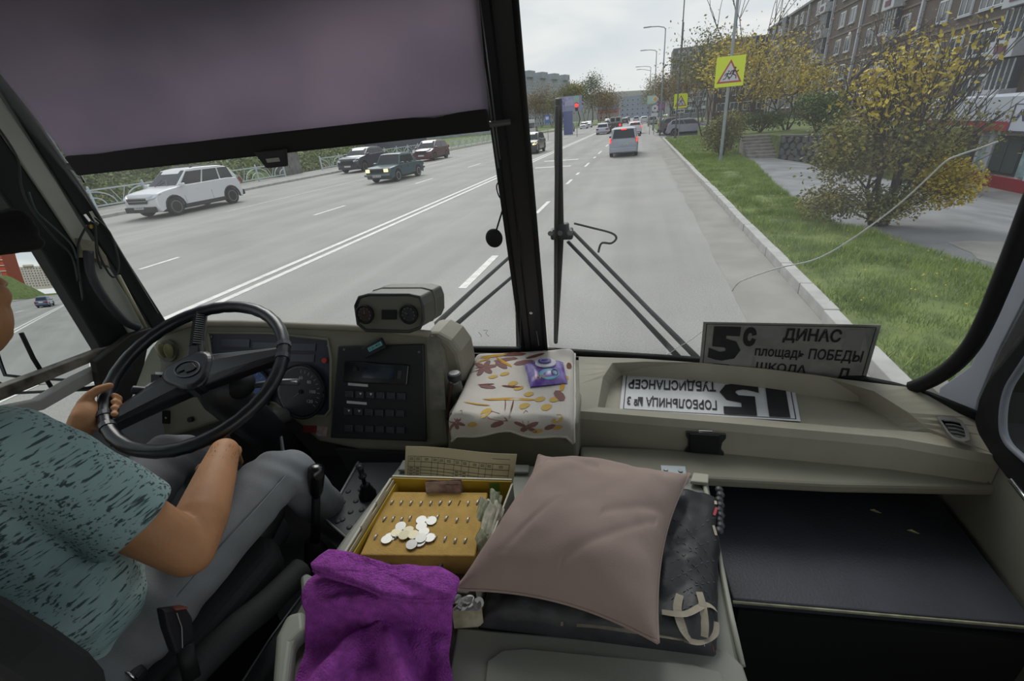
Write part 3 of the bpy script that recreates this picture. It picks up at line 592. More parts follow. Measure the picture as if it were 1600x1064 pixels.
# billboard, bus-stop sign, signal
bx,by=-12.7,95
bb=thing('billboard','blue and white billboard on a wide blue foot at the left roadside','billboard',(bx,by,0))
mb=MB(); mb.box((bx,by,5.2),(4.6,.25,2.5)); part('board',mb,mat('board_mauve','#8a8cab',.6),bb); mb=MB(); mb.box((bx+.5,by-.15,5.6),(2.6,.04,1.5)); part('poster',mb,mat('poster_pale','#a9a9c0',.6,col2='#8d8fb4',vs=2),bb)
mb=MB(); mb.box((bx-1.5,by-.15,5.2),(1.2,.04,1.9)); part('poster_figure',mb,mat('poster_dark','#4d4a7c',.6,col2='#9a9bc0',vs=3),bb)
mb=MB(); mb.box((bx-.3,by,2.0),(1.7,.3,4)); part('foot_panel',mb,mat('foot_blue','#5c648f',.6),bb)
r=ray(855,180); x=75*r.x/r.y
bs=thing('bus_stop_sign','small blue bus stop sign above the pavement railing','road sign',(x,75,0)); mb=MB(); mb.cyl((x,75,0),(x,75,2.9),.05,n=6); part('pole',mb,galv,bs)
mb=MB(); mb.box((x,74.9,2.9),(.75,.05,1.1)); part('board',mb,mat('stop_blue','#3f68a4',.5),bs); mb=MB(); mb.box((x,74.86,3.0),(.45,.03,.4)); part('pictogram',mb,swht,bs)
r=ray(901,165); x=80*r.x/r.y; z=2.5+80*ray(901,167).z/ray(901,167).y
tl=thing('traffic_light','traffic light showing red with a pale green board above','traffic light',(x,80,0)); mb=MB(); mb.cyl((x,80,0),(x,80,z+1.5),.06,n=6); part('pole',mb,galv,tl)
mb=MB(); mb.box((x,79.9,z),(.45,.25,1.1)); part('housing',mb,blackp,tl); mb=MB(); mb.ell((x,79.75,z+.2),(.28,.06,.28)); part('red_light',mb,redon,tl)
mb=MB(); mb.box((x,79.9,z+1.1),(.8,.05,.8)); part('board',mb,MT['pale_green'],tl)
# ---------------------------------------------------------------- railing on the left
railm=mat('railing_paint','#b9c4c8',.55,var=.05)
def railing(label,x,y0,n,sp,fine=True,arcs=True):
    root=thing('railing',label,'railing',(x,y0,.12),math.pi/2); 
    pb=MB(); pb.box((0,0,.55),(.09,.09,1.1)); pb.ell((0,0,1.13),(.06,.06,.06),nu=8,nv=5); pm=pb.mesh('post'); pm.materials.append(railm)
    rb=MB(); rb.box((sp/2,0,.98),(sp-.09,.05,.07)); rb.box((sp/2,0,.17),(sp-.09,.05,.07)); rm=rb.mesh('panel'); rm.materials.append(railm)
    def arc(cx,r,hh,a0,a1): m=MB(); m.tube([V(cx+r*math.cos(a),0,.17+hh*math.sin(a)) for a in [a0+(a1-a0)*k/9 for k in range(10)]],.034,5); q=m.mesh('arc'); q.materials.append(railm); return q
    am=[arc(0,sp*.40,.72,0,math.pi/2),arc(sp,sp*.40,.72,math.pi/2,math.pi),arc(0,sp*.2,.42,0,math.pi/2),arc(sp,sp*.2,.42,math.pi/2,math.pi)]
    m=MB(); m.tube([(sp*.5,0,.17),(sp*.36,0,.98)],.02,5); dm=m.mesh('diagonal_bar'); dm.materials.append(railm); m=MB(); m.tube([(sp*.5,0,.17),(sp*.64,0,.98)],.02,5); dm2=m.mesh('diagonal_bar'); dm2.materials.append(railm)
    for i in range(n+1):
        o=bpy.data.objects.new('post',pm); COL.objects.link(o); o.parent=root; o.location=(i*sp,0,0)
        if i==n: break
        p=bpy.data.objects.new('panel',rm); COL.objects.link(p); p.parent=root; p.location=(i*sp,0,0)
        for q in am: a=bpy.data.objects.new('arc',q); COL.objects.link(a); a.parent=p
        for q in (dm,dm2): a=bpy.data.objects.new('diagonal_bar',q); COL.objects.link(a); a.parent=p
railing('pale blue railing with arched bars behind the white crossover',-27.9,9.9,8,3.0)
railing('pale blue arched railing stretching behind the small blue sedan',-27.9,38.9,9,3.0)
railing('arched railing on the left past the red hatchback, up to the pillar',-24.9-1.2,67,11,3.0)
railing('distant railing beside the white bus and grass strip',-25.9,101,5,3.0)
railing('railing along the left pavement behind the bus, seen in the mirror',-27.9,-60,20,3.0)
m=MB(); m.box((-28.9,35.6,.9),(.8,2.6,1.9)); m.box((-28.9,35.6,1.9),(1.0,2.8,.12))
o=part('stone_gatepost',m,mat('rough_stone','#6b6a66',.95,var=.3,vs=3,bump=.6,bs=8),None,bevel=.05); tag(o,'rough dark stone block standing in the gap of the railing','wall')
# low kiosk / dark garages left far
m=MB(); m.box((-34,64,1.8),(6,12,3.0)); m.box((-34,64,3.4),(6.4,12.4,.2)); o=part('garage',m,mat('dark_garage','#4b4f5c',.8,var=.1),None); tag(o,'low dark garage on the bank just left of the windscreen pillar','building')
# ---------------------------------------------------------------- vehicles
def car(label,loc,heading,L=4.5,W=1.8,Hh=1.6,col='#c9cbd0',style='suv',name='car',detail=2,lights=False,brake=False,sc=1.0,cat='car',belt=None,clad=None,group=None,rimc=None,platef='front'):
    t=thing(name,label,cat,loc,heading,group); t.scale=(sc,sc,sc)
    paint=mat('paint_'+col[1:],col,.28,coat=.6,spec=.5); P=lambda n,mb_,m,par=t,**k:part(n,mb_,m,par,local=True,**k)
    f=L/2; wr=.36 if style in('suv','van') else .31; wbf=f-.86; wbr=-f+.80
    if style=='suv': top=[(f,.48),(f-.02,.80),(f-.12,.98),(f-.55,1.06),(f-1.15,1.13),(f-1.3,1.16),(-f+.75,1.20),(-f+.12,1.16),(-f+.02,.95),(-f,.55)]; gh=[(f-1.22,1.12),(f-2.0,Hh-.05),(f-2.4,Hh),(-f+.95,Hh-.02),(-f+.45,Hh-.13),(-f+.10,1.14)]; bz=.26
    elif style=='hatch': top=[(f,.42),(f-.02,.66),(f-.15,.80),(f-.75,.95),(f-.95,.98),(-f+.6,1.06),(-f+.08,1.02),(-f,.5)]; gh=[(f-.95,.97),(f-1.75,Hh-.05),(f-2.1,Hh),(-f+.9,Hh-.03),(-f+.45,Hh-.14),(-f+.10,1.0)]; bz=.2
    elif style=='sedan': top=[(f,.40),(f-.0,.68),(f-.06,.80),(f-.9,.88),(f-1.15,.90),(-f+1.0,.92),(-f+.9,.92),(-f+.05,.88),(-f,.70),(-f,.42)]; gh=[(f-1.2,.88),(f-1.62,Hh-.04),(f-1.9,Hh),(-f+1.35,Hh-.02),(-f+1.15,Hh-.1),(-f+.72,.9)]; bz=.22
    elif style=='van': top=[(f,.45),(f-.03,.75),(f-.2,.95),(f-.7,1.02),(f-1.0,1.05),(-f+.5,1.08),(-f+.06,1.06),(-f,.5)]; gh=[(f-.98,1.03),(f-1.6,Hh-.06),(f-2.0,Hh),(-f+.6,Hh),(-f+.22,Hh-.07),(-f+.06,1.04)]; bz=.24
    def arch(cx): r=wr+.07; return [(cx+r*math.cos(a),max(bz,wr+r*math.sin(a))) for a in [math.pi*k/8 for k in range(9)]]
    bot=[(-f+.08,bz)]+[(x,z) for x,z in reversed(arch(wbr))]+[(x,z) for x,z in reversed(arch(wbf))]+[(f-.08,bz)]
    prof=[(x,z) for x,z in top[::-1]]+[]; prof=bot[:]+top[:]   # rear->front along bottom, then front->rear along top
    rings=[]
    for s in (-1,-.93,-.6,0,.6,.93,1):
        k=abs(s)**4; ring=[]
        for i,(x,z) in enumerate(prof):
            istop=i>=len(bot); xx=x*(1-.055*k) if abs(x)>f-.35 else x*(1-.012*k)
            yy=s*W/2*(1-(.05 if istop and z>.75 else 0)*k); zz=z-(.035*k if istop and z>.7 else 0)
            if not istop and abs(s)<.9 and z>bz+.02: zz=z
            ring.append(V(xx,yy,zz))
        rings.append(ring)
    mb=MB(); mb.loft(rings,True,True); o=P('body',mb,paint,bevel=.03,seg=3,auto=True)
    # greenhouse
    hb=.465*W; hr=.385*W; base=gh[0][1]
    def hw(z): return hb+(hr-hb)*max(0,min(1,(z-1.0)/(Hh-1.0)))
    mb=MB(); mb.loft([[V(x,s*hw(z)*(1 if abs(s)>.9 else 1),z+(0.02 if abs(s)<.7 and z>Hh-.2 else 0)) for x,z in gh] for s in (-1,-.6,.6,1)],True,True); P('roof',mb,paint,bevel=.035,seg=3,auto=True)
    def gq(pts,n,lab='side_window'): mb=MB(); mb.prism(pts,n); P(lab,mb,cglass)
    # windscreen and rear window
    def lerp(a,b,t): return (a[0]+(b[0]-a[0])*t,a[1]+(b[1]-a[1])*t)
    def plane(a,b,lab,in_=.06):
        d=V(b[0]-a[0],0,b[1]-a[1]); n=V(-d.z,0,d.x).normalized(); n=n if n.x*(1 if a[0]>0 else -1)>0 else -n; n=n*.012
        a2=lerp(a,b,.07); b2=lerp(a,b,.95); gq([V(a2[0],-hw(a2[1])+in_,a2[1])+n,V(a2[0],hw(a2[1])-in_,a2[1])+n,V(b2[0],hw(b2[1])-in_,b2[1])+n,V(b2[0],-hw(b2[1])+in_,b2[1])+n],-n*.5,lab)
    plane(gh[0],gh[1],'windscreen'); plane(gh[-1],gh[-2] if style!='van' else gh[-2],'rear_window',.12)
    zt=Hh-.12; zb=base+.03
    xa=lerp(gh[0],gh[1],(zb+.02-gh[0][1])/(gh[1][1]-gh[0][1])); xb=lerp(gh[0],gh[1],(zt-gh[0][1])/(gh[1][1]-gh[0][1]))
    re=gh[-1][0]+.3; rt=gh[-2][0]+.05 if style!='sedan' else gh[-2][0]+.12
    if style=='sedan': re=gh[-1][0]+.45
    segs=2 if style in('sedan','hatch') else 3
    F0=xa[0]-.12; F1=xb[0]-.05; n=segs
    for s in (-1,1):
        for k in range(n):
            u0=k/n+(.012 if k else 0); u1=(k+1)/n-.012
            if n==3: u0,u1=[(0,.36),(.39,.72),(.75,1)][k]
            q=[(F0+(re-F0)*u0,zb),(F0+(re-F0)*u1,zb),(F1+(rt-F1)*u1,zt),(F1+(rt-F1)*u0,zt)]
            if k==0: q[3]=(F1+0.0,zt)
            pts=[V(x,s*(hw(z)+.004),z) for x,z in q]; gq(pts,V(0,s*.006,0))
        if detail>1:
            for xx in ((F0+re)/2+.05,F0+.02,re+.1): mb=MB(); mb.box((xx,s*(W/2-.008),.56),(.010,.02,.42)); P('door_seam',mb,bgrille)
            for xx in (F0-.75,(F0+re)/2-.55): mb=MB(); mb.box((xx,s*(W/2*.955),.93),(.2,.05,.03)); P('door_handle',mb,paint if style!='sedan' else chrome)
        mb=MB(); mb.box((F0+.02,s*(W/2+.07),base+.05),(.12,.2,.13)); P('mirror',mb,paint if style!='van' else blackp,bevel=.03)
        if clad: 
            mb=MB(); mb.box(((wbf+wbr)/2,s*(W/2-.02),bz+.06),(wbf-wbr-2*wr-.1,.07,.17)); P('sill_cladding',mb,blackp,bevel=.02)
            for cx in (wbf,wbr):
                mb=MB(); r=wr+.085; mb.tube([V(cx+r*math.cos(a),s*(W/2-.015),wr+r*math.sin(a)) for a in [math.pi*(k/10*1.1-.05) for k in range(11)]],.04,6); P('arch_trim',mb,blackp,smooth=True)
    for cx in (wbf,wbr):
        for s in (-1,1):
            mb=MB(); y0=s*(W/2-.22); y1=s*(W/2-.01); dy=(y1-y0)
            prf=[(wr*.62,0),(wr*.95,0),(wr,.15),(wr,.85),(wr*.94,1),(wr*.66,1)]
            mb.loft([[V(cx+r*math.cos(a),y0+dy*q,wr+r*math.sin(a)) for a in [6.2832*j/22 for j in range(22)]] for r,q in prf],True,True); wo=P('wheel',mb,tyrem,bevel=0)
            mb=MB(); mb.cyl(V(cx,y1-dy*.25,wr),V(cx,y1-dy*.2,wr),wr*.67,n=22); 
            for k in range(5):
                a=6.2832*k/5+.3; e=V(math.cos(a),0,math.sin(a)); q=V(-e.z,0,e.x)
                c0=V(cx,y1-s*.015,wr); mb.prism([c0+q*.05,c0-q*.05,c0+e*wr*.66-q*.035,c0+e*wr*.66+q*.035],V(0,-s*.03,0))
            mb.loft([[V(cx+r*math.cos(a),y1+s*yy,wr+r*math.sin(a)) for a in [6.2832*j/22 for j in range(22)]] for r,yy in ((wr*.60,-.03),(wr*.60,.006),(wr*.68,.006),(wr*.68,-.03))],True,False)
            part('rim',mb,mat(rimc or 'alloy_rim','#a9aaac'),wo,local=True)
    mb=MB(); mb.box((0,0,bz+.05),(L-1.0,W-.35,.2)); P('underbody',mb,bgrille)
    # front face
    if style=='sedan':
        mb=MB(); mb.box((f+.005,0,.66),(.04,W-.72,.17)); P('grille',mb,bgrille)
        for s in (-1,1): mb=MB(); mb.box((f+.012,s*(W/2-.24),.67),(.04,.26,.16)); P('headlamp',mb,headon if lights else headl,bevel=.01)
        mb=MB(); mb.box((f+.05,0,.45),(.12,W-.04,.11)); P('bumper',mb,steel,bevel=.02); mb=MB(); mb.box((-f-.04,0,.47),(.12,W-.04,.12)); P('bumper',mb,steel if detail>1 else paint,bevel=.02)
    else:
        mb=MB(); mb.prism([V(f-.005,-W*.30,.90-.06),V(f-.005,W*.30,.84),V(f+.01,W*.27,.62),V(f+.01,-W*.27,.62)],V(.02,0,0)); P('grille',mb,bgrille)
        if detail>1:
            for z in (.72,.82): mb=MB(); mb.box((f+.02,0,z),(.03,W*.56,.035)); P('grille_bar',mb,chrome)
        for s in (-1,1):
            mb=MB(); mb.prism([V(f-.03,s*W*.28,.84),V(f-.02,s*W*.29,.74),V(f-.13,s*W*.455,.80),V(f-.42,s*W*.488,.93),V(f-.30,s*W*.44,.95)],V(.06,s*.015,.01)); P('headlamp',mb,headon if lights else headl)
        mb=MB(); mb.box((f-.02,0,bz+.12),(.14,W-.24,.22)); P('bumper',mb,blackp if clad else paint,bevel=.03)
        mb=MB(); mb.box((-f+.02,0,bz+.18),(.16,W-.16,.24)); P('bumper',mb,blackp if clad else paint,bevel=.03)
    # rear lamps, plates
    for s in (-1,1):
        if style in('suv','van','hatch'): mb=MB(); mb.prism([V(-f+.02,s*W*.435,.86),V(-f+.02,s*W*.475,.86),V(-f+.10,s*W*.465,1.12 if style!='hatch' else 1.05),V(-f+.10,s*W*.435,1.10 if style!='hatch' else 1.05)],V(-.05,s*.012,0))
        else: mb=MB(); mb.box((-f,s*W*.38,.70),(.05,W*.19,.15))
        P('tail_lamp',mb,redon if brake else redl)
    if brake and style!='sedan': mb=MB(); mb.box((-f+.2,0,Hh-.10),(.1,.3,.06)); P('brake_lamp',mb,redon)
    pl=[(f+.06 if style!='sedan' else f+.12,1,.47 if style!='sedan' else .40),(-f-.03 if style!='sedan' else -f-.02,-1,.72)]
    for x,d,z in pl:
        c=[V(x,-d*.26,z-.055),V(x,d*.26,z-.055),V(x,d*.26,z+.055),V(x,-d*.26,z+.055)]
        mb=MB(); mb.prism(c,V(-.02*d,0,0)); pp=P('number_plate',mb,plate)
        if detail>1: mb=MB(); text(mb,'К 599 НЕ 96' if style=='suv' else 'М 402 ТН 96',c,(.06,.2,.94,.8),.02,.003); part('plate_text',mb,sblk,pp,local=True,fix=False)
    if style=='van' or style=='suv':
        for s in (-1,1): mb=MB(); mb.tube([(f-2.3,s*hr*.86,Hh),(f-2.5,s*hr*.86,Hh+.05),(-f+.9,s*hr*.86,Hh+.05),(-f+.7,s*hr*.86,Hh)],.018,5); P('roof_rail',mb,steel if style=='van' else blackp)
    if detail>1:
        for k in (-1,1): mb=MB(); mb.tube([(gh[0][0]+.02,k*.35,base+.02),(gh[0][0]-.22,k*.1,base+.26 if style!='sedan' else base+.14)],.012,4); P('wiper',mb,blackp)
    return t
DN=-math.pi/2; UP=math.pi/2
car('white crossover parked at the left kerb, nearest oncoming-side car',(-20.7,18.2,0),DN-.03,4.6,1.86,1.76,'#d6d7da','suv',detail=2,clad=True,sc=1.06)
car('small old dark-teal sedan with lit square headlamps driving toward the bus',(-14.45,27.4,0),DN-.05,4.1,1.62,1.44,'#2f4c55','sedan',lights=True,rimc='steel_rim',sc=1.05)
car('dark navy crossover parked behind the small old sedan',(-22.3,36.8,0),DN,4.4,1.8,1.62,'#232a3a','suv',detail=1,sc=1.1)
car('dark red hatchback parked at the left kerb beyond the sedan',(-19.7,45.2,0),DN-.02,4.2,1.72,1.55,'#4e1f26','hatch',sc=1.14,detail=1)
car('black oncoming off-roader with a lit lamp right of the pillar',(-9.6,45.2,0),DN,4.6,1.85,1.75,'#23252a','suv',detail=1,lights=True,sc=1.0)
car('silver estate car with lit brake lamps directly ahead of the bus',(-.98,35.8,0),UP,4.4,1.75,1.68,'#9aa2b0','van',detail=2,brake=True,sc=1.06)
car('white sedan ahead in the left forward lane',(-5.7,83,0),UP,4.4,1.75,1.45,'#b4b8c4','sedan',detail=0,sc=1.12)
car('white crossover with brake lamps ahead of the silver estate',(-.6,74,0),UP,4.4,1.8,1.62,'#c6c5cb','suv',detail=0,brake=True)
car('dark green oncoming off-roader past the bus stop',(-15.5,115,0),DN,4.6,1.85,1.8,'#384a4a','suv',detail=0,sc=1.05)
car('white oncoming hatchback in front of another white car',(-14.8,140,0),DN,4.2,1.75,1.55,'#c4c6ca','hatch',detail=0,sc=1.1)
car('white oncoming car just behind the white hatchback',(-14.8,153,0),DN,4.3,1.75,1.6,'#bfc1c6','suv',detail=0,sc=1.1)
car('silver hatchback parked nearest at the entrance on the right',(5.25,58.6,.03),-.08,4.1,1.74,1.47,'#7d7f8d','hatch',detail=1,sc=1.14)
car('dark grey crossover parked behind the silver hatchback',(4.9,61.6,.03),-.05,4.5,1.8,1.62,'#2d3038','suv',detail=0,sc=1.14)
car('black hatchback parked farthest of the three on the right',(4.7,64.4,.03),-.05,4.3,1.8,1.6,'#20242a','suv',detail=0,sc=1.14)
car('white car parked far behind the billboard',(-26.5,118,0.08),DN,4.3,1.75,1.5,'#bcbec3','sedan',detail=0)
car('dark car parked behind the white parked car near the billboard',(-26.5,127,0.08),DN,4.4,1.8,1.65,'#3a3d48','suv',detail=0)
for k,(x,y,c,st,lb) in enumerate(((-4.5,165,'#33363d','suv','dark car far ahead beside the grey pickup'),(-1.2,185,'#a9acb4','sedan','silver car far ahead near the road end'),(-5.2,230,'#3d3f46','suv','black car at the distant crossing'),(-9.6,250,'#c2c3c7','sedan','white car at the distant crossing'),(1.2,150,'#b0b3ba','suv','silver car waiting far ahead on the right edge'),(-13,215,'#b6b8bd','suv','pale oncoming van far down the road'),(2.8,120,'#9a9da6','sedan','grey car parked far off at the right kerb'))):
    car(lb,(x,y,0),UP if x>-7 else DN,4.4,1.8,1.6,c,st,detail=0,sc=1.15)
car('blue-grey sedan driving away behind the bus, seen only in the mirror',(-9.8,-34,0),DN,4.4,1.72,1.45,'#3b4a66','sedan',detail=1)
# white minibus
t=thing('minibus','white oncoming minibus at the bus stop, half behind the pillar','bus',(-21.6,97,0),DN)
wb=mat('bus_white','#c3c6c4',.4,var=.03); P=lambda n,mb_,m,**k:part(n,mb_,m,t,local=True,**k)
mb=MB(); mb.loft([[V(3.6,s*1.2,.4),V(3.6,s*1.2,1.5),V(3.3,s*1.15,2.9),V(2.9,s*1.1,3.15),V(-3.6,s*1.1,3.15),V(-3.6,s*1.2,.4)] for s in (-1,1)],True,True); P('body',mb,wb,bevel=.1,seg=3)
mb=MB(); mb.prism([V(3.62,-1.05,1.5),V(3.62,1.05,1.5),V(3.35,1.0,2.7),V(3.35,-1.0,2.7)],V(.03,0,0)); P('windscreen',mb,cglass)
for k in range(4):
    for s in (-1,1): mb=MB(); mb.box((2.4-1.5*k,s*1.2,2.1),(1.25,.06,.9)); P('side_window',mb,cglass,bevel=.01)
for x in (2.3,-2.2):
    for s in (-1,1): mb=MB(); mb.cyl((x,s*1.0,.45),(x,s*1.22,.45),.45,n=18); P('wheel',mb,tyrem)
for s in (-1,1): mb=MB(); mb.box((3.65,s*.85,.85),(.06,.3,.2)); P('headlamp',mb,headl)
mb=MB(); mb.box((3.66,0,.5),(.12,2.3,.25)); P('bumper',mb,blackp)
# grey flatbed/pickup with canvas
t=thing('pickup_truck','grey-brown pickup with a framed rear cabin ahead of the white sedan','truck',(-4.0,89,0),UP); t.scale=(1.1,1.1,1.1)
mb=MB(); mb.box((0,0,.95),(4.6,1.9,.8)); P('body',mb,mat('truck_brown','#4c4546',.6),bevel=.06); mb=MB(); mb.box((.2,0,1.75),(2.6,1.6,.8)); P('cabin',mb,mat('truck_pale','#a7a9a6',.6),bevel=.06)
for s in (-1,1): mb=MB(); mb.box((-1.12,s*.4,1.78),(.05,.6,.5)); P('rear_window',mb,cglass)
for x in (1.5,-1.4):
    for s in (-1,1): mb=MB(); mb.cyl((x,s*.7,.38),(x,s*.95,.38),.38,n=18); P('wheel',mb,tyrem)
mb=MB(); mb.box((-2.33,-.75,1.0),(.06,.25,.3)); P('tail_lamp',mb,redon)
# red brick building + slope seen in the mirror (behind the bus)
redb=facade('apartment_building','red brick building with white bands on the slope, seen in the mirror',V(-50,-150,8),V(-1,0,0),60,27,[4+5*i for i in range(11)],range(8),2.4,3.0,mat('red_brick','#a04a34',.9,var=.1,vs=.4),depth=30)
for k in range(8): mb=MB(); mb.box((30,-.2,k*3.1+.6),(60.4,.5,.35)); part('white_band',mb,mat('band_white','#cfcac2',.8),redb,local=True)
mb=MB(); mb.box((12,-.4,13),(8,1,26)); part('pale_bay',mb,mat('bay_cream','#c9bf9d',.8),redb,local=True)
panelblock('pale distant block behind the bus, seen in the mirror',V(-36,-300,7),V(-1,0,0),48,24,2,'b5aaa0',2)
# ================================================================ CAB
YB=[(-1.86,1.04),(-1.80,1.17),(-1.68,1.31),(-1.45,1.42),(-1.0,1.49),(-.33,1.53),(.3,1.50),(.62,1.45),(.80,1.37),(.88,1.27),(.93,1.15)]
def yb(x):
    if x<=YB[0][0]: return YB[0][1]
    for (a,b),(c,d) in zip(YB[:-1],YB[1:]):
        if x<=c: return b+(d-b)*(x-a)/(c-a)
    return YB[-1][1]
def Sf(x,z): return sum(yb(x+k*.02) for k in (-2,-1,0,1,2))/5-.31*(z-1.72)
def ws(px,py,off=0.0):     # point on the curved windscreen along a ray
    v=ray(px,py); lo,hi=.4,2.0
    for i in range(40):
        t=(lo+hi)/2; p=V(0,0,CAMZ)+v*t/v.y*1.0
        if p.y<Sf(p.x,p.z)-off: lo=t
        else: hi=t
    return p
wglass=glassmat('windscreen_glass',(.93,.95,.96,1),.05,0,.035); sglass=glassmat('side_glass',(.9,.93,.93,1),.05)
def pane_(name,x0,x1,lab):
    mb=MB(); mb.grid(lambda u,v:(lambda z:(lambda a,b:(lambda x:V(x,Sf(x,z),z))(a+(b-a)*u))(x0(z),x1(z)))(1.72+1.2*v),16,8)
    return struct(name,mb,wglass,smooth=True,solid=.004,label=lab)
xl=lambda z:-1.82+.10*(z-1.72); xrr=lambda z:.90-.03*(z-1.72); xc=lambda z:-.33+.02*(z-1.72)
w1=pane_('window_1',xl,lambda z:xc(z)-.03,'left windscreen pane in front of the driver'); w2=pane_('window_2',lambda z:xc(z)+.03,xrr,'right windscreen pane')
# crack in the right pane
ck=catmull([ws(*p,off=.003) for p in ((1144,455),(1150,446),(1163,437),(1215,419),(1262,409),(1292,397),(1330,374),(1378,340),(1415,310),(1450,278),(1478,252),(1500,242),(1530,232),(1560,221))],5)
mb=MB(); mb.tube(ck,.0019,5); part('crack',mb,mat('crack_white','#f6f8f8',.25),w2,label='long white crack in the glass')
mb=MB(); mb.tube([ws(*p,off=.003) for p in ((1040,556),(1062,541),(1080,531),(1097,518))],.0011,5); part('crack',mb,MT['crack_white'],w2)
mb=MB(); mb.tube([ws(*p,off=.003) for p in ((748,519),(752,524),(752,527))],.0008,4); mb.tube([ws(*p,off=.003) for p in ((755,516),(762,516),(759,521),(764,526))],.0008,4); part('grime_mark',mb,inkm,w1)
# centre post
P0=at(836,556,y=1.50); P1=at(773,-10,y=1.15); d=P1-P0; P1=P0+d*1.1; P0=P0-d*.08
post=struct('windscreen_post',MB().prism([P0+V(-.042,0,0),P0+V(.042,0,0),P0+V(.042,.03,.0),P0+V(-.042,.03,0)],P1-P0),blackp,label='black centre post dividing the windscreen',bevel=.006)
for s in (-.043,.043,-.012): mb=MB(); mb.tube([P0+V(s,.0,0),P1+V(s,.0,0)],.009 if abs(s)>.02 else .003,6); part('rubber_seal' if abs(s)>.02 else 'ridge',mb,rubber,post,smooth=True)
for px,py in ((772,45),(798,229),(815,372),(830,488)):
    t=(at(px,py,y=1.3).z-P0.z)/(P1.z-P0.z); p=at(px,py,pl=(P0+V(0,-.004,0),V(0,-.954,-.30).normalized())); mb=MB(); mb.cyl(p,p+V(0,-.004,-.001),.0055,n=12); mb.cyl(p+V(0,-.003,0),p+V(0,-.006,-.001),.0025,n=6); part('screw',mb,chrome,post)
# rubber gasket round the glass
mb=MB(); mb.tube([V(x,Sf(x,1.725)-.012,1.722) for x in [-1.76+2.64*k/40 for k in range(41)]],.014,6); struct('trim_1',mb,rubber,smooth=True,label='rubber seal under the windscreen')
gl=[ws(*p,off=.014) for p in ((1425,606),(1455,594),(1488,572),(1516,542),(1538,503),(1560,452),(1585,390),(1606,335),(1650,220),(1720,30))]
mb=MB(); mb.tube(catmull(gl,4),.019,8); struct('trim_2',mb,rubber,smooth=True,label='rounded black rubber seal at the right windscreen corner')
def slab(pxs,x=None,y=None,z=None,pl=None,d=(0,0,0)): m=MB(); m.prism([at(*p,x=x,y=y,z=z,pl=pl) for p in pxs],V(*d)); return m
bluetrim=mat('blue_grey_trim','#757a85',.5,var=.05,bump=.1,bs=200,bd=.001)
struct('trim_3',slab([(1700,150),(1560,480),(1516,572),(1468,606),(1462,640),(1524,700),(1521,657),(1528,624),(1560,549),(1600,470),(1760,150)],x=.875,d=(.05,.03,0)),bluetrim,label='blue-grey inner trim of the right corner pillar',bevel=.004)
struct('trim_4',slab([(1800,100),(1596,482),(1560,549),(1528,624),(1521,657),(1530,690),(1570,745),(1700,850),(1700,790),(1600,715),(1573,688),(1566,660),(1573,612),(1600,566),(1700,400),(1800,250)],x=.865,d=(.05,.0,0)),rubber,label='black rubber surround of the right side window',bevel=.006)
mb=MB(); mb.tube(catmull([at(*p,x=.858) for p in ((1800,260),(1700,420),(1602,565),(1574,612),(1567,660),(1574,690),(1602,718),(1700,800))],5),.008,6); struct('trim_5',mb,bluetrim,smooth=True,label='grey bead inside the right window surround')
mb=MB(); mb.box((.895,.75,2.30),(.005,1.3,1.2)); struct('window_4',mb,sglass,label='right side window pane')
mb=MB(); mb.box((.91,.4,1.38),(.06,2.2,.62)); struct('wall_right',mb,mat('right_panel','#7d7b71',.6,var=.06),label='lower right cab wall')
mb=MB(); mb.tube([at(1580,750,x=.845),at(1612,790,x=.845),at(1650,840,x=.845)],.006,6); o=part('rail',mb,chrome,None,smooth=True); tag(o,'thin chrome rail on the wall at the right edge','rail')
# roof and closing structure
mb=MB(); mb.prism([V(-1.85,-3.2,2.93),V(1.0,-3.2,2.93),V(.95,.8,2.93),V(.8,1.02,2.93),V(.3,1.14,2.93),V(-.33,1.17,2.93),V(-1.0,1.12,2.93),V(-1.55,.95,2.93),V(-1.8,.75,2.93)],V(0,0,.05)); struct('ceiling',mb,mat('roof_lining','#a3a19b',.8),label='cab roof lining')
mb=MB(); mb.box((-.41,-.75,1.12),(2.66,4.9,.06)); struct('floor',mb,mat('cab_floor','#232324',.8,var=.2,vs=8),label='dark rubber cab floor')
mb=MB(); mb.loft([[V(x,yb(x)+.01,1.15),V(x,yb(x)+.01,1.69),V(x,yb(x)+.035,1.69),V(x,yb(x)+.035,1.15)] for x in [-1.76+2.64*k/30 for k in range(31)]]); struct('wall_front',mb,mat('front_bulkhead','#1d1d1e',.8),label='dark bulkhead under the windscreen')
# ---------------------------------------------------------------- left pillar, side window
LX=-1.68
struct('trim_6',slab([(-120,-97),(262,505),(270,520),(242,520),(225,490),(-120,-45)],x=LX+.02,d=(-.08,.03,0)),rubber,label='black windscreen seal along the left pillar',bevel=.006)
struct('trim_7',slab([(-120,-40),(0,150),(90,285),(125,345),(236,520),(205,525),(125,390),(65,300),(0,204),(-120,20)],x=LX+.012,d=(-.06,.0,0)),mat('pillar_paint','#a0a199',.6,var=.08,vs=7),label='grey painted left pillar trim',bevel=.004)
struct('trim_8',slab([(-120,20),(0,204),(65,300),(125,390),(205,525),(215,600),(185,600),(160,545),(68,392),(0,300),(-120,130)],x=LX+.005,d=(-.06,0,0)),rubber,label='black seal between pillar and side window',bevel=.008)
mb=MB(); mb.tube([at(-60,5,x=LX+.03),at(128,292,x=LX+.03),at(246,490,x=LX+.03)],.0035,6); struct('trim_9',mb,steel,smooth=True,label='thin steel guide strip on the left pillar')
mb=MB(); mb.tube([at(185,430,x=LX+.03),at(228,512,x=LX+.03)],.006,6); struct('trim_10',mb,mat('cream_edge','#a8a48c',.6),smooth=True,label='cream edge of the left pillar trim')
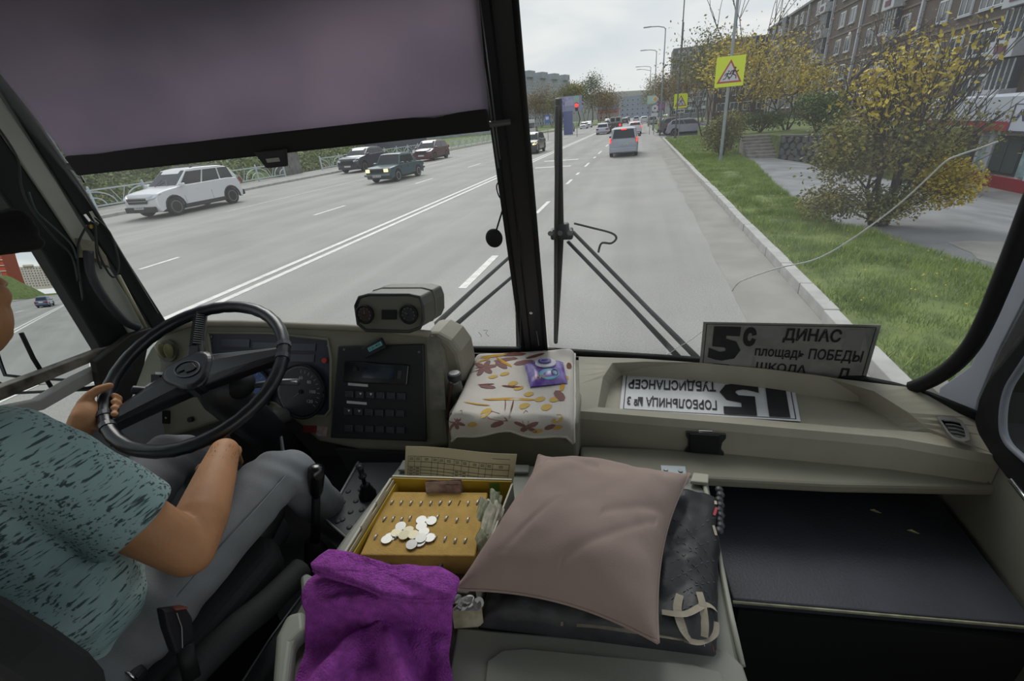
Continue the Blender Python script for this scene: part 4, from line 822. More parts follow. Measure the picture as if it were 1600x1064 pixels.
gh_=MB(); gh_.tube(catmull([at(*p,x=LX+.05) for p in ((138,392),(140,420),(150,446),(172,478),(196,503),(216,512))],4),.013,8); o=part('grab_handle',gh_,mat('handle_blue_black','#2c3038',.5),None,smooth=True); tag(o,'dark curved grab handle on the left pillar','handle')
br=thing('wire_bracket','small metal bracket with brass screw on the left pillar','bracket',at(145,338,x=LX+.04))
mb=MB(); mb.tube([at(132,335,x=LX+.05),at(140,345,x=LX+.055),at(152,352,x=LX+.05)],.004,6); mb.tube([at(141,330,x=LX+.05),at(152,350,x=LX+.05)],.005,6); part('clip',mb,chrome,br)
p=at(141,354,x=LX+.05); mb=MB(); mb.cyl(p,p+V(.006,0,0),.006,n=10); part('screw',mb,mat('brass','#a88a3a',.35,metal=.8),br)
m=slab([(124,372),(150,378),(166,400),(172,418),(150,404),(130,402)],x=LX+.035,d=(-.02,0,0)); part('peeling_tape',m,mat('cream_tape','#8f8a76',.7,var=.2,vs=30),br)
def wire(pts,r,lab,m=blackp,x=LX+.05,name='cable',cat='cable'): mb=MB(); mb.tube(catmull([at(*p,x=x) for p in pts],5),r,6); o=part(name,mb,m,None,smooth=True); tag(o,lab,cat)
wire([(-20,180),(5,210),(28,250),(33,290),(48,325),(85,372),(112,400),(122,440)],.0028,'thin black wire running down the far left pillar edge')
wire([(45,300),(56,329),(72,345),(90,361),(112,383),(120,405)],.0025,'thin greenish wire on the left pillar',mat('green_wire','#31443f',.5))
wire([(148,340),(171,363),(183,397),(185,420),(178,433),(167,422),(153,390),(149,350),(151,395),(158,420)],.0032,'coiled black cable looped under the pillar bracket',x=LX+.06)
wire([(136,352),(124,376),(121,400),(123,425),(130,470)],.003,'black cable dropping left of the grab handle')
# sun-blind guide rods and the blind
A=V(-1.405,.945,2.492); B=V(-.352,1.178,2.515); U=V(.028,-.095,.25)
def blindpt(u,v): p=A.lerp(B,u)+U*v*1.75; return p+V(0,-.004*math.sin(u*9+v*2)-.003*math.sin(u*23),0)
bl=thing('sun_blind','large mauve grey roller sun blind pulled halfway down the left windscreen','sun blind',A)
fm=bpy.data.materials.new('blind_fabric'); fm.use_nodes=True; t=fm.node_tree; pb=t.nodes['Principled BSDF']; pb.inputs['Roughness'].default_value=.9
tr=t.nodes.new('ShaderNodeBsdfTranslucent'); ms=t.nodes.new('ShaderNodeMixShader'); ms.inputs[0].default_value=.72
n=t.nodes.new('ShaderNodeTexNoise'); n.inputs['Scale'].default_value=2.2; n.inputs['Detail'].default_value=6; cr=t.nodes.new('ShaderNodeValToRGB'); cr.color_ramp.elements[0].position=.3; cr.color_ramp.elements[1].position=.7; cr.color_ramp.elements[0].color=hx('#98929f'); cr.color_ramp.elements[1].color=hx('#b3a9b5')
tcn=t.nodes.new('ShaderNodeTexCoord'); t.links.new(tcn.outputs['Object'],n.inputs[0]); t.links.new(n.outputs[0],cr.inputs[0]); t.links.new(cr.outputs[0],pb.inputs['Base Color']); t.links.new(cr.outputs[0],tr.inputs[0])
t.links.new(pb.outputs[0],ms.inputs[1]); t.links.new(tr.outputs[0],ms.inputs[2]); t.links.new(ms.outputs[0],t.nodes['Material Output'].inputs[0])
mb=MB(); mb.grid(lambda u,v:blindpt(u,v),50,10); part('fabric',mb,fm,bl,smooth=True,solid=.0012)
mb=MB(); a_=A+V(0,-.008,0); b_=B+V(0,-.008,0); up=V(0,-.008,.024); mb.prism([a_+up,a_-up*1.0+V(0,-.006,0),a_-up+V(0,.01,0),a_+up+V(0,.012,0)],b_-a_); part('bottom_bar',mb,rubber,bl,bevel=.004)
mb=MB(); mb.cyl(B+V(-.01,0,-.01),B+V(.05,.01,-.008),.007,n=8); part('end_pin',mb,steel,bl)
p=at(424,243,pl=(A+V(0,-.02,0),V(0.21,-.95,-.2)))
fr=(B-A).normalized(); dn=V(0,.006,-.03)
mb=MB(); q=lambda a,b:p+fr*a+dn*b
mb.prism([q(-.042,-.4),q(.042,-.4),q(.028,.95),q(-.028,.95)],V(0,.008,0)); part('pull_tab',mb,blackp,bl,bevel=.003)
mb=MB(); mb.prism([q(-.017,.2)+V(0,-.002,0),q(.017,.2)+V(0,-.002,0),q(.017,.52)+V(0,-.002,0),q(-.017,.52)+V(0,-.002,0)],V(0,.002,0)); part('tab_slot',mb,mat('slot_grey','#a5a6a2',.5),bl,bevel=.001)
mb=MB(); mb.tube([at(-40,15,x=-1.44),at(118,262,x=-1.435),at(132,285,x=-1.435)],.004,6); rr=part('guide_rod',mb,chrome,None,smooth=True); tag(rr,'thin chrome guide rod left of the sun blind','rod')
mb=MB(); mb.tube([at(104,258,x=-1.43),at(118,262,x=-1.42)],.009,8); part('rod_clamp',mb,steel,rr)
mb=MB(); Q0=at(738,-20,y=1.10); Q1=at(779,262,y=1.22); mb.tube([Q0,Q1],.003,6); mb.tube([Q0+V(.012,0,0),Q1+V(.006,0,.02)],.002,6); o=part('guide_rod',mb,steel,None,smooth=True); tag(o,'thin dark steel guide rod right of the sun blind by the centre post','rod')
# hook + cable + round black microphone hanging by the centre post
hk=thing('hanging_microphone','round black puck hanging on twisted wires from a steel hook by the centre post','microphone',at(772,372,y=1.3))
f3=lambda pts,y=1.33:[at(*p,y=y) for p in pts]
mb=MB(); mb.tube(catmull(f3([(803,288),(806,270),(799,258),(792,266),(783,280)]),4),.005,6); part('hook',mb,steel,hk,smooth=True)
mb=MB(); mb.tube(catmull(f3([(783,280),(776,290),(779,305),(786,316),(790,330)]),4),.002,5); mb.tube(catmull(f3([(785,280),(792,295),(792,312),(788,320),(783,335),(776,358)]),4),.0028,5); mb.tube(catmull(f3([(788,318),(796,330),(806,350),(812,400),(813,540)]),4),.002,5); part('wire',mb,blackp,hk,smooth=True)
c=at(772,372,y=1.33); mb=MB(); mb.ell(c,(.027,.012,.029),nu=24,nv=14); part('puck',mb,rubber,hk,smooth=True)
mb=MB(); mb.tube(catmull([at(*p,y=1.46) for p in ((812,440),(826,470),(836,505),(842,540))],4),.0015,5); o=part('thin_wire',mb,steel,None); tag(o,'thin pale wire stuck to the lower centre post','wire')
# side window left
mb=MB(); mb.box((-1.72,.3,2.33),(.005,1.7,1.18)); struct('window_3',mb,sglass,label='left side window pane beside the driver')
rl=struct('trim_11',slab([(-60,629),(0,606),(180,538),(186,548),(0,627),(-60,652)],x=LX+.02,d=(-.04,0,0)),mat('peeling_black','#1c1b1a',.6,col2='#857f72',vs=16),label='peeling black sill of the left side window',bevel=.003)
struct('trim_12',slab([(-60,650),(62,625),(120,590),(186,558),(192,570),(70,640),(-60,672)],x=LX+.03,d=(-.04,0,0)),mat('aluminium_sill','#b3b3b0',.5),label='aluminium strip under the left window sill',bevel=.003)
mb=MB(); mb.box((-1.725,.5,1.44),(.03,2.3,.58)); struct('wall_left',mb,mat('door_inner','#94979c',.6,var=.05),label='pale grey inner door panel at the left')
mb=MB(); mb.tube(catmull([at(*p,x=-1.70) for p in ((96,602),(112,607),(140,606),(160,600),(164,590))],5),.006,6); struct('trim_13',mb,mat('mirror_edge_dark','#4a4d52',.6),smooth=True,label='added dark curved bar standing for the mirror bottom edge')  # added arc inside the glass, stands for the mirror housing's lower edge
mb=MB(); mb.tube([at(33,520,x=LX-.02),at(52,560,x=LX-.02),at(80,605,x=LX-.02)],.006,6); struct('trim_14',mb,rubber,smooth=True,label='black vertical divider of the side window')
# dark trim beside the dash
struct('trim_15',slab([(150,565),(205,522),(238,512),(226,570),(200,640),(182,700),(165,640)],x=LX+.06,d=(-.03,0,0)),mat('dark_kick_trim','#24241f',.7,var=.2,vs=10),label='dark trim between pillar and dashboard',bevel=.004)
# ---------------------------------------------------------------- outside mirror (a real mirror)
mr=bpy.data.materials.new('mirror'); mr.use_nodes=True; b=mr.node_tree.nodes['Principled BSDF']; b.inputs['Metallic'].default_value=1; b.inputs['Roughness'].default_value=.01; b.inputs['Base Color'].default_value=(.86,.88,.9,1)
dm=ray(159,447).normalized(); nrm=(V(0,-1,0)-dm).normalized()
mc=V(0,0,CAMZ)+ray(72,494)*(1.03/ray(72,494).y)
mx_=V(0,0,1).cross(nrm).normalized(); mz_=nrm.cross(mx_)
mir=thing('rear_view_mirror','large outside rear-view mirror seen through the left side window','mirror',mc)
plm=(mc,nrm); pc=[at(*p,pl=plm) for p in ((-45,400),(140,388),(170,602),(-45,612))]
mb=MB(); ctr=sum(pc,V(0,0,0))/4; mb.grid(lambda u,v:(lambda p:p-nrm*(((p-at(159,447,pl=plm)).length_squared)/(2*2.5))+nrm*.0)(bil([pc[3],pc[2],pc[1],pc[0]],u,v)),40,40); part('mirror_glass',mb,mr,mir,smooth=True)
ctr=sum(pc,V(0,0,0))/4; pc2=[ctr+(p-ctr)*1.05 for p in pc]; mb=MB(); mb.prism([p-nrm*.06 for p in pc2],nrm*-.04); part('housing',mb,blackp,mir,bevel=.01)
mb=MB(); mb.tube([p+nrm*.002 for p in pc2]+[pc2[0]+nrm*.002],.008,6); part('rim',mb,blackp,mir,smooth=True)
# ---------------------------------------------------------------- wipers outside the glass
def wiper(lab,blade,armsets,hub,hose=None):
    t=thing('wiper',lab,'wiper',ws(*hub,off=-.04)); bp=[ws(*p,off=-.035) for p in blade]
    mb=MB(); mb.tube([p+V(0,.005,0) for p in bp],[.010]+[.0125]*(len(bp)-2)+[.008],6); part('blade',mb,rubber,t,smooth=True)
    mb=MB(); mb.tube([bp[0].lerp(bp[-1],.02)+V(0,-.012,0),bp[0].lerp(bp[-1],.45)+V(0,-.02,0),bp[0].lerp(bp[-1],.98)+V(0,-.012,0)],.006,5); part('blade_carrier',mb,mat('brown_black','#2c2823',.5),t)
    for a in armsets: q=[ws(*p,off=-.06) for p in a]; mb=MB(); mb.tube(q,[.006]+[.008]*(len(q)-2)+[.012],6); part('arm',mb,mat('arm_grey','#3b3e42',.45),t,smooth=True)
    if hose:
        h=ws(*hub,off=-.05); mb=MB(); mb.box(h,(.07,.03,.035)); mb.box(h+V(.01,-.02,.012),(.03,.03,.05)); part('hub',mb,blackp,t,bevel=.006)
        for k in (-.03,.0,.03): mb=MB(); mb.cyl(h+V(k,-.02,.01),h+V(k,-.04,.01),.008,n=8); part('bolt',mb,steel,t)
        mb=MB(); mb.tube(catmull([ws(*p,off=-.04) for p in hose],5),.0035,6); part('hose',mb,rubber,t,smooth=True)
wiper('right windscreen wiper with long upright blade and two lower arms',[(872,154),(872,250),(875,365),(871,450),(868,536)],[[(887,377),(985,478),(1062,560)],[(895,362),(1015,485),(1092,562)]],(878,365),[(897,349),(925,356),(955,364),(963,372),(955,380),(940,380),(935,394)])
wiper('left windscreen wiper with blade hidden behind the centre post',[(808,380),(808,450),(810,548)],[[(800,398),(740,452),(682,506)],[(803,430),(750,475),(695,522)]],(803,400))
# ---------------------------------------------------------------- right dashboard with tray
dr=thing('right_dashboard','grey moulded dashboard top on the passenger side with a shallow tray','dashboard',V(.3,1.2,1.6))
outer=[(906,642),(905,600),(904,557),(1000,560),(1100,567),(1200,577),(1300,590),(1430,606),(1525,652),(1562,712),(1400,684),(1150,662)]
rimp=[(934,636),(942,590),(957,567),(1010,565),(1090,567),(1192,575),(1274,585),(1365,611),(1420,645),(1455,676),(1330,668),(1140,651)]
flo=[(944,641),(953,602),(972,586),(1015,585),(1090,588),(1190,593),(1262,600),(1330,622),(1378,648),(1415,674),(1310,668),(1135,655)]
zz=[1.705,1.72,1.735,1.738,1.738,1.738,1.738,1.735,1.715,1.68,1.695,1.70]
O_=[at(*p,z=z) for p,z in zip(outer,zz)]; R_=[at(*p,z=z-.002) for p,z in zip(rimp,zz)]; F_=[at(*p,z=1.664) for p in flo]
def dens(r,n=4):
    o=[]; 
    for i in range(len(r)):
        a,b=r[i],r[(i+1)%len(r)]
        for k in range(n): o.append(a.lerp(b,k/n))
    return o
B_=[V(p.x,p.y+(.0 if p.y>1.2 else -.012),1.565) for p in O_]; M_=[V(p.x,p.y+(.0 if p.y>1.2 else -.012),p.z-.02) for p in O_]
mb=MB(); mb.loft([dens(x) for x in (B_,M_,O_,R_,[r.lerp(f,.75)+V(0,0,0) for r,f in zip(R_,F_)],F_)],True,True); part('body',mb,dasht,dr,smooth=False,bevel=.006,seg=3)
yf=min(p.y for p in O_ if p.x<.6)
mb=MB(); mb.prism([at(*p,z=1.602) for p in ((907,696),(1200,706),(1566,722),(1582,762),(1300,757),(1000,742),(907,732))],V(0,0,-.03)); part('ledge',mb,dashm,dr,bevel=.008)
pl_=(V(0,1.045,1.65),V(0,-1,0)); yA=at(1110,690,pl=(V(0,O_[11].y-.014,1.65),V(0,-1,0))).y
def fp(px,py,o=0): return at(px,py,y=yA-o)
at_=thing('ashtray','black pull-out ashtray set in the face of the right dashboard','ashtray',fp(1100,690))
mb=MB(); mb.prism([fp(*p) for p in ((1072,673),(1134,677),(1134,683),(1128,690),(1126,700),(1131,706),(1130,713),(1070,710),(1070,703),(1075,696),(1075,685),(1072,680))],V(0,-.006,0)); part('frame',mb,blackp,at_,bevel=.001)
mb=MB(); mb.prism([fp(*p,o=.006) for p in ((1077,676),(1125,679),(1123,708),(1078,705))],V(0,-.006,0)); part('drawer',mb,rubber,at_,bevel=.002)
mb=MB(); mb.prism([fp(*p,o=.012) for p in ((1092,672),(1113,673),(1113,676),(1092,675))],V(0,-.003,0)); part('metal_lip',mb,chrome,at_)
vt=thing('air_vent','slanted grey air vent with curved slats on the right end of the dashboard','vent',at(1490,670,z=1.705))
vz=lambda px,py,o=0:at(px,py,z=1.712+o)
mb=MB(); vr=[(1463,651),(1472,650),(1492,652),(1503,657),(1513,672),(1516,687),(1505,690),(1490,686),(1480,676)]; ci=(1490,670); ir=[(ci[0]+(x-ci[0])*.72,ci[1]+(y-ci[1])*.72) for x,y in vr]
mb.loft([[vz(*p,o=-.01) for p in vr],[vz(*p,o=.004) for p in vr],[vz(*p,o=.004) for p in ir],[vz(*p,o=-.012) for p in ir]],True,False); part('frame',mb,mat('vent_grey','#5a5a58',.5),vt)
mb=MB(); mb.prism([vz(*p,o=-.006) for p in ir],V(0,0,-.004)); part('vent_cavity',mb,rubber,vt)
for k in range(5):
    mb=MB(); y=657+6*k; mb.tube([vz(1474+3.4*k,y,.002),vz(1488+2.5*k,y+1,.004),vz(1503+2*k,y+5,.002)],.0022,5); part('slat',mb,MT['vent_grey'],vt)
for (px,py) in ((1542,752),): p=at(px,py,z=1.603); mb=MB(); mb.cyl(p,p+V(0,0,.004),.007,n=12); part('screw',mb,steel,dr)
# ---- paper route signs
def signboard(name,lab,c,rows,th=.0015,m=paper,frame=True,ov=None):
    t=thing(name,lab,'sign',(c[0]+c[1]+c[2]+c[3])/4); n=(c[1]-c[0]).cross(c[3]-c[0]).normalized()
    mb=MB(); mb.prism(c,n*-th); part('sheet',mb,m,t)
    if frame:
        mb=MB(); 
        for r in ((.02,.03,.98,.04),(.02,.96,.98,.97),(.02,.03,.025,.97),(.975,.03,.98,.97)): rectq(mb,c,r,.0008)
        part('border_line',mb,inkm,t,fix=False)
    for body,rect,bold in rows: mb=MB(); text(mb,body,c,rect,bold,.0022); part('lettering',mb,inkm,t,fix=False)
    if ov:
        mb=MB()
        for r in ov: mb=MB(); rectq(mb,c,r,.0006); part('faded_patch',mb,mat('faded_ink','#7f7f80',.8),t,fix=False)
    return t
zs=1.667
c=[at(1238,589,z=zs),at(974,583,z=zs),at(968,641,z=zs+.003),at(1251,658,z=zs+.003)]
signboard('route_sign','white paper sign 15 lying upside down in the dashboard tray',c,[('1',(.05,.20,.16,.95),.0),('5',(.20,.20,.42,.95),.04),('ГОРБОЛЬНИЦА № 3',(.44,.62,.96,.88),.02),('ТУБДИСПАНСЕР',(.44,.14,.96,.45),.022)])
c=[at(1092,580,y=1.455),at(1349,604,y=1.42),at(1377,508,y=1.375),at(1099,503,y=1.41)]
signboard('route_sign','dirty laminated sign 5c, colour darkened for backlit shade, standing against the windscreen',c,[('5',(.05,.27,.25,.93),.06),('с',(.255,.58,.335,.93),.06),('ДИНАС',(.49,.68,.81,.93),.028),('площадь ПОБЕДЫ',(.34,.38,.95,.60),.022),('ШКОЛА',(.36,.14,.66,.30),.02),('Л',(.84,.08,.90,.30),.02),('5',(.07,-.0,.2,.2),.05)],m=mat('dirty_shaded_paper','#72726f',.8,col2='#8e8e8a',vs=9),ov=[(.36,.66,.47,.93),(.83,.50,.93,.92),(.33,.1,.35,.9)])  # sheet colour has the backlit shade darkened into its mottled grey
c2=[at(1098,576,y=1.46),at(1150,579,y=1.46),at(1150,571,y=1.46),at(1098,569,y=1.46)]
# ---------------------------------------------------------------- black engine side panel
ep=thing('engine_side_panel','wide black vinyl-covered panel at the right below the dashboard','panel',V(.55,1.0,1.45))
q=[at(1090,768,z=1.45),at(1592,778,z=1.45),at(1650,985,z=1.45),at(1600,975,z=1.45),at(1145,936,z=1.45)]; q[0].y+=.12; q[1].y+=.03; q[2].x=.86; q[1].x=.86
mb=MB(); mb.prism(q,V(0,0,-.03)); part('top',mb,mat('black_vinyl','#393b43',.42,var=.12,vs=6,bump=.5,bs=170,bd=.0015,spec=.45),ep,bevel=.004)
mb=MB(); mb.tube([q[4]+V(0,-.003,-.006),q[3]+V(0,-.003,-.006),q[2]+V(0,-.003,-.006)],.0035,5); part('worn_edge',mb,mat('worn_edge','#85836f',.7,var=.3,vs=30),ep)
mb=MB(); mb.prism([V(.27,.80,1.42),V(.86,.84,1.42),V(.86,.84,1.15),V(.27,.80,1.15)],V(0,.02,0)); part('front_board',mb,rubber,ep)
mb=MB(); mb.tube(catmull([at(*p,z=1.3) for p in ((1150,955),(1350,985),(1540,1000),(1590,1020))],4),.008,6); part('lower_bead',mb,blackp,ep,smooth=True)
lf=mat("dry_leaf","#b5ae88",.8)
for px,py,lab in ((1427,831,'small dry leaf scrap on the black panel'),(1368,799,'tiny pale chip on the black panel near the dashboard')):
    p=at(px,py,z=1.451); mb=MB(); mb.add([p+V(-.012,.004,0),p+V(-.002,.006,.002),p+V(.012,-.004,0),p+V(0,-.005,.002)],[(0,1,2,3)]); o=part('leaf_scrap',mb,lf,None,solid=.001); tag(o,lab,'leaf')
# ---------------------------------------------------------------- centre console box (under the towel)
cb=thing('centre_console','grey console box in the middle of the dashboard under a floral cloth','console',V(-.3,1.2,1.45))
mb=MB(); fr_=1.075; bx0=at(700,660,y=fr_).x; bx1=at(903,700,y=fr_).x
mb.prism([V(bx0-.04,fr_,1.45),V(bx1,fr_,1.45),V(bx1-.0,fr_+.01,1.715),V(bx0,fr_+.01,1.715)],V(0,.39,.0)); part('body',mb,dashm,cb,bevel=.014,seg=3)
mb=MB(); mb.box(((bx0+bx1)/2,fr_-.002,1.63),(.012,.01,.12)); 
mb=MB(); mb.tube([V(x,Sf(x,2.90)-.01,2.90) for x in [-1.68+2.55*k/30 for k in range(31)]],.03,8); struct('trim_16',mb,rubber,smooth=True,label='black header seal above the windscreen')
mb=MB(); mb.box((.885,.35,2.90),(.05,1.6,.06)); mb.box((.885,-.42,2.2),(.05,.06,1.4)); struct('trim_17',mb,bluetrim,label='frame over and behind the right side window')
mb=MB(); mb.box((-1.70,.15,2.90),(.05,1.5,.06)); struct('trim_18',mb,rubber,label='frame above the left side window')
# ================================================================ LEFT DASHBOARD
FN=V(.06,-.92,.39).normalized(); FP=V(-.9,1.235,1.87); 
def fd(px,py,o=0): return at(px,py,pl=(FP+FN*o,FN))
def fpr(pts,o,th): m=MB(); m.prism([fd(*p,o=o) for p in pts],FN*th); return m
db=thing('instrument_dashboard','grey moulded driver dashboard with recessed dark instrument panel','dashboard',V(-.9,1.25,1.5))
outl=[(252,520),(300,504),(450,507),(600,514),(672,521),(690,545),(697,640),(703,697),(640,706),(560,703),(496,690),(455,655),(400,640),(335,660),(240,690),(195,676),(205,600),(232,545)]
mb=MB(); mb.prism([fd(*p) for p in outl],V(.0,.20,-.10)); part('body',mb,dashm,db,bevel=.016,seg=3)
mb=MB(); mb.loft([[fd(x,y0,o) for y0,o in ((0,0),)] for x in (1,)],False,False) if False else None
hd=[(255,520),(300,505),(380,505),(450,508),(530,511),(600,515),(672,522)]
mb=MB(); mb.tube([fd(*p,o=.0) for p in hd],.013,8); part('hood_lip',mb,dasht,db,smooth=True)
mb=MB(); mb.tube([fd(320,512,.0),fd(318,560,.0),fd(330,620,.0)],.006,6); 
# rounded shoulder right of the switch panel
mb=MB(); mb.prism([at(*p,y=1.27) for p in ((660,522),(683,522),(704,533),(718,552),(724,580),(728,650),(690,655),(680,560))],V(0,.14,0)); part('shoulder',mb,dasht,db,bevel=.02,seg=3)
mb=MB(); mb.prism([fd(*p,o=.003) for p in ((666,522),(688,530),(692,560),(697,640),(672,640),(668,560))],FN*.002); part('taped_edge',mb,mat('tape_grey','#77756d',.35,var=.25,vs=25,bump=.4,bs=60,bd=.003),db)
ins=[(326,520),(420,521),(512,530),(517,560),(516,640),(508,650),(455,648),(430,630),(380,620),(335,600)]
navy=mat('navy_panel','#282d3d',.45,spec=.5)
part('instrument_panel',fpr(ins,.0,.004),navy,db,bevel=.001)
mb=MB(); R=[fd(*p,o=.006) for p in ins]; mb.tube(R+[R[0]],.005,6); part('panel_rim',mb,dashm,db,smooth=True)
for x0,x1,y0,y1 in ((346,391,529,542),(343,388,546,559),(395,445,534,545),(393,440,550,560),(452,494,536,548),(450,492,553,565)):
    part('warning_lamp_strip',fpr([(x0,y0),(x1,y0+1),(x1-1,y1+1),(x0,y1)],.005,.002),mat('lamp_strip','#373c4a',.3),db,bevel=.001)
def disc(px,py,r,o,th,m,par,name,n=28):
    c=fd(px,py,o); mb=MB(); mb.tube([c,c+FN*th],r,n); return part(name,mb,m,par)
disc(508,563,.009,.004,.008,mat('red_button','#b0382f',.4),db,'red_button'); 
for px,py in ((331,526),(330,534),(512,646),(513,540)): disc(px,py,.004,.004,.003,steel,db,'screw',10)
blacks=mat('gauge_black','#15171b',.25,spec=.6); tick=mat('tick_white','#a9abb0',.5)
Fx=V(1,0,0); Fz=FN.cross(Fx).normalized()*-1; Fz=Fz if Fz.z>0 else -Fz
def gauge(px,py,r,lab,par,cnt,a0=220,a1=-40,nums=None,face=None,needle=210):
    c=fd(px,py,.005); g=MB(); g.tube([c,c+FN*.012],r,32); go=part('gauge',g,blacks,par,label=lab)
    ring=[c+FN*.014+(Fx*math.cos(a)+Fz*math.sin(a))*r for a in [6.2832*k/40 for k in range(41)]]; mb=MB(); mb.tube(ring,.004,6); part('bezel',mb,rubber,go,smooth=True)
    mb=MB(); mb.tube([c+FN*.0125,c+FN*.0132],r*.9,32); part('dial_face',mb,face or mat('dial_dark','#24272d',.4),go)
    mb=MB(); 
    for k in range(cnt):
        a=math.radians(a0+(a1-a0)*k/(cnt-1)); e=Fx*math.cos(a)+Fz*math.sin(a); s=Fx*-math.sin(a)+Fz*math.cos(a); q0=c+FN*.0138+e*r*.70; q1=c+FN*.0138+e*r*.82
        mb.add([q0-s*.0007,q1-s*.0007,q1+s*.0007,q0+s*.0007],[(0,1,2,3)])
    part('tick_marks',mb,tick,go,fix=False)
    a=math.radians(needle); e=Fx*math.cos(a)+Fz*math.sin(a); s=Fx*-math.sin(a)+Fz*math.cos(a); mb=MB(); q=c+FN*.015; mb.prism([q-s*.0015,q+s*.0015,q+e*r*.6],FN*.001); part('needle',mb,mat('needle_pale','#8f7f76',.5),go)
    mb=MB(); mb.tube([q,q+FN*.003],r*.08,12); part('needle_cap',mb,rubber,go)
    if nums:
        mb=MB()
        for k,sn in enumerate(nums):
            a=math.radians(a0+(a1-a0)*k/(len(nums)-1)); e=Fx*math.cos(a)+Fz*math.sin(a); cc=c+FN*.0138+e*r*.52; h=r*.06; w_=h*.7*len(sn)
            text(mb,sn,[cc-Fx*w_-Fz*h,cc+Fx*w_-Fz*h,cc+Fx*w_+Fz*h,cc-Fx*w_+Fz*h],(0,0,1,1),.01,.0002)
        part('numerals',mb,tick,go,fix=False)
    return go
gauge(474,611,.094,'round speedometer',db,21,nums=['0','20','40','60','80','100','120'],needle=215)
gauge(398,608,.080,'blue-lit small gauge cluster behind the wheel',db,13,face=mat('dial_blue','#26406c',.4,emit=.12),needle=120)
# side section: knob, rocker switches
k=fd(265,548,.0); kt=MB(); kt.tube([k,k+FN*.01],.042,26); ko=part('light_knob',kt,mat('knob_ring','#55554b',.5),db,label='round olive light-switch knob')
for s in (-1,1): mb=MB(); mb.ell(k+FN*.014+Fx*s*.015,(.013,.018,.031)); part('knob_lobe',mb,mat('knob_olive','#8f8c62',.5),ko,smooth=True)
def rocker(px,py,w_=14,h_=20): 
    o=part('rocker_switch',fpr([(px-w_/2,py-h_/2),(px+w_/2,py-h_/2+1),(px+w_/2,py+h_/2+1),(px-w_/2,py+h_/2)],.002,.006),rubber,db,bevel=.001); c=fd(px,py+2,.009); mb=MB(); mb.ell(c,(.004,.003,.004),nu=8,nv=5); part('indicator_dot',mb,mat('dot_cream','#a8a87c',.4),o)
for p in ((245,595),(261,598),(243,648),(259,651)): rocker(*p)
part('label_strip',fpr([(243,581),(268,582),(268,586),(243,585)],.002,.001),paper,db)
c=fd(300,655,.004); mb=MB(); mb.tube([c,c+FN*.012],.010,12); part('black_knob',mb,blackp,db)
part('red_switch',fpr([(476,664),(495,665),(494,676),(474,675)],.003,.008),mat('dark_red','#6a1f1c',.5),db,bevel=.002); part('sticker',fpr([(496,665),(512,667),(510,682),(494,680)],.003,.0008),mat('pink_sticker','#b09694',.7,col2='#8f7f82',vs=60),db)
# ---- switch panel with radio
sp_=thing('switch_panel','black switch panel with radio slot and rows of square buttons','switch panel',fd(600,690,.01))
part('panel_plate',fpr([(531,541),(664,537),(668,689),(519,683)],.002,.012),blackp,sp_,bevel=.004)
for px,py in ((538,546),(655,550),(526,665),(657,684)): disc(px,py,.004,.014,.003,steel if py<600 else blackp,sp_,'screw',10)
ra=part('radio',fpr([(541,563),(641,570),(638,601),(538,596)],.012,.012),mat('radio_black','#111318',.2,spec=.7),sp_,bevel=.003)
part('radio_display',fpr([(568,571),(618,575),(616,593),(566,590)],.0245,.001),mat('display_navy','#161a2c',.12,spec=.8),ra); c=fd(556,577,.024); mb=MB(); mb.tube([c,c+FN*.008],.0085,16); part('radio_knob',mb,blackp,ra)
part('usb_slot',fpr([(622,579),(628,579),(626,592),(621,592)],.0245,.001),mat('slot_grey2','#3b3f48',.4),ra)
for y,x0 in ((615,547),(642,545),(668,546)):
    for kx in range(6):
        px=x0+16.2*kx; lit=(y==615 and kx in(1,2)) or (y==642 and kx in(0,1))
        b_=part('button',fpr([(px-6,y-5+kx*.6),(px+6.5,y-5+kx*.6+.5),(px+6.5,y+5.5+kx*.6+.5),(px-6,y+5.5+kx*.6)],.013,.009),mat('button_black','#35373d',.35),sp_,bevel=.002)
        c=fd(px,y+kx*.6,.0225); mb=MB(); mb.add([c+Fx*-.005+Fz*.004,c+Fx*.005+Fz*.004,c+Fz*-.004],[(0,1,2)]) if lit else mb.add([c+Fx*-.004-Fz*.001,c+Fx*.004-Fz*.001,c+Fx*.004+Fz*.001,c-Fx*.004+Fz*.001],[(0,1,2,3)])
        part('button_mark',mb,mat('mark_white','#d6dae4',.4) if lit else mat('mark_grey','#4d5056',.4),b_,fix=False)
for x0,x1,y0 in ((544,575,598),(542,573,626)): part('label_strip',fpr([(x0,y0),(x1,y0+2.5),(x1,y0+6.5),(x0,y0+4)],.0145,.001),paper,sp_)
# small stuck-on clock
ck_=thing('digital_clock','small tilted digital clock stuck above the radio','clock',fd(587,543,.02)); cc=[(567,544),(598,527),(606,543),(573,560)]
part('case',fpr(cc,.018,.014),blackp,ck_,bevel=.003); part('display',fpr([(574,544),(595,533),(598,539),(577,550)],.0325,.0006),mat('lcd_teal','#4d7a7c',.3,emit=.15),ck_)
mb=MB(); c=[fd(576,549,.0338),fd(597,538,.0338),fd(595,534,.0338),fd(575,545,.0338)]; text(mb,'12:40',c,(.1,.1,.9,.9),.01,.0002); part('digits',mb,mat('lcd_dark','#1f3436',.5),ck_,fix=False)
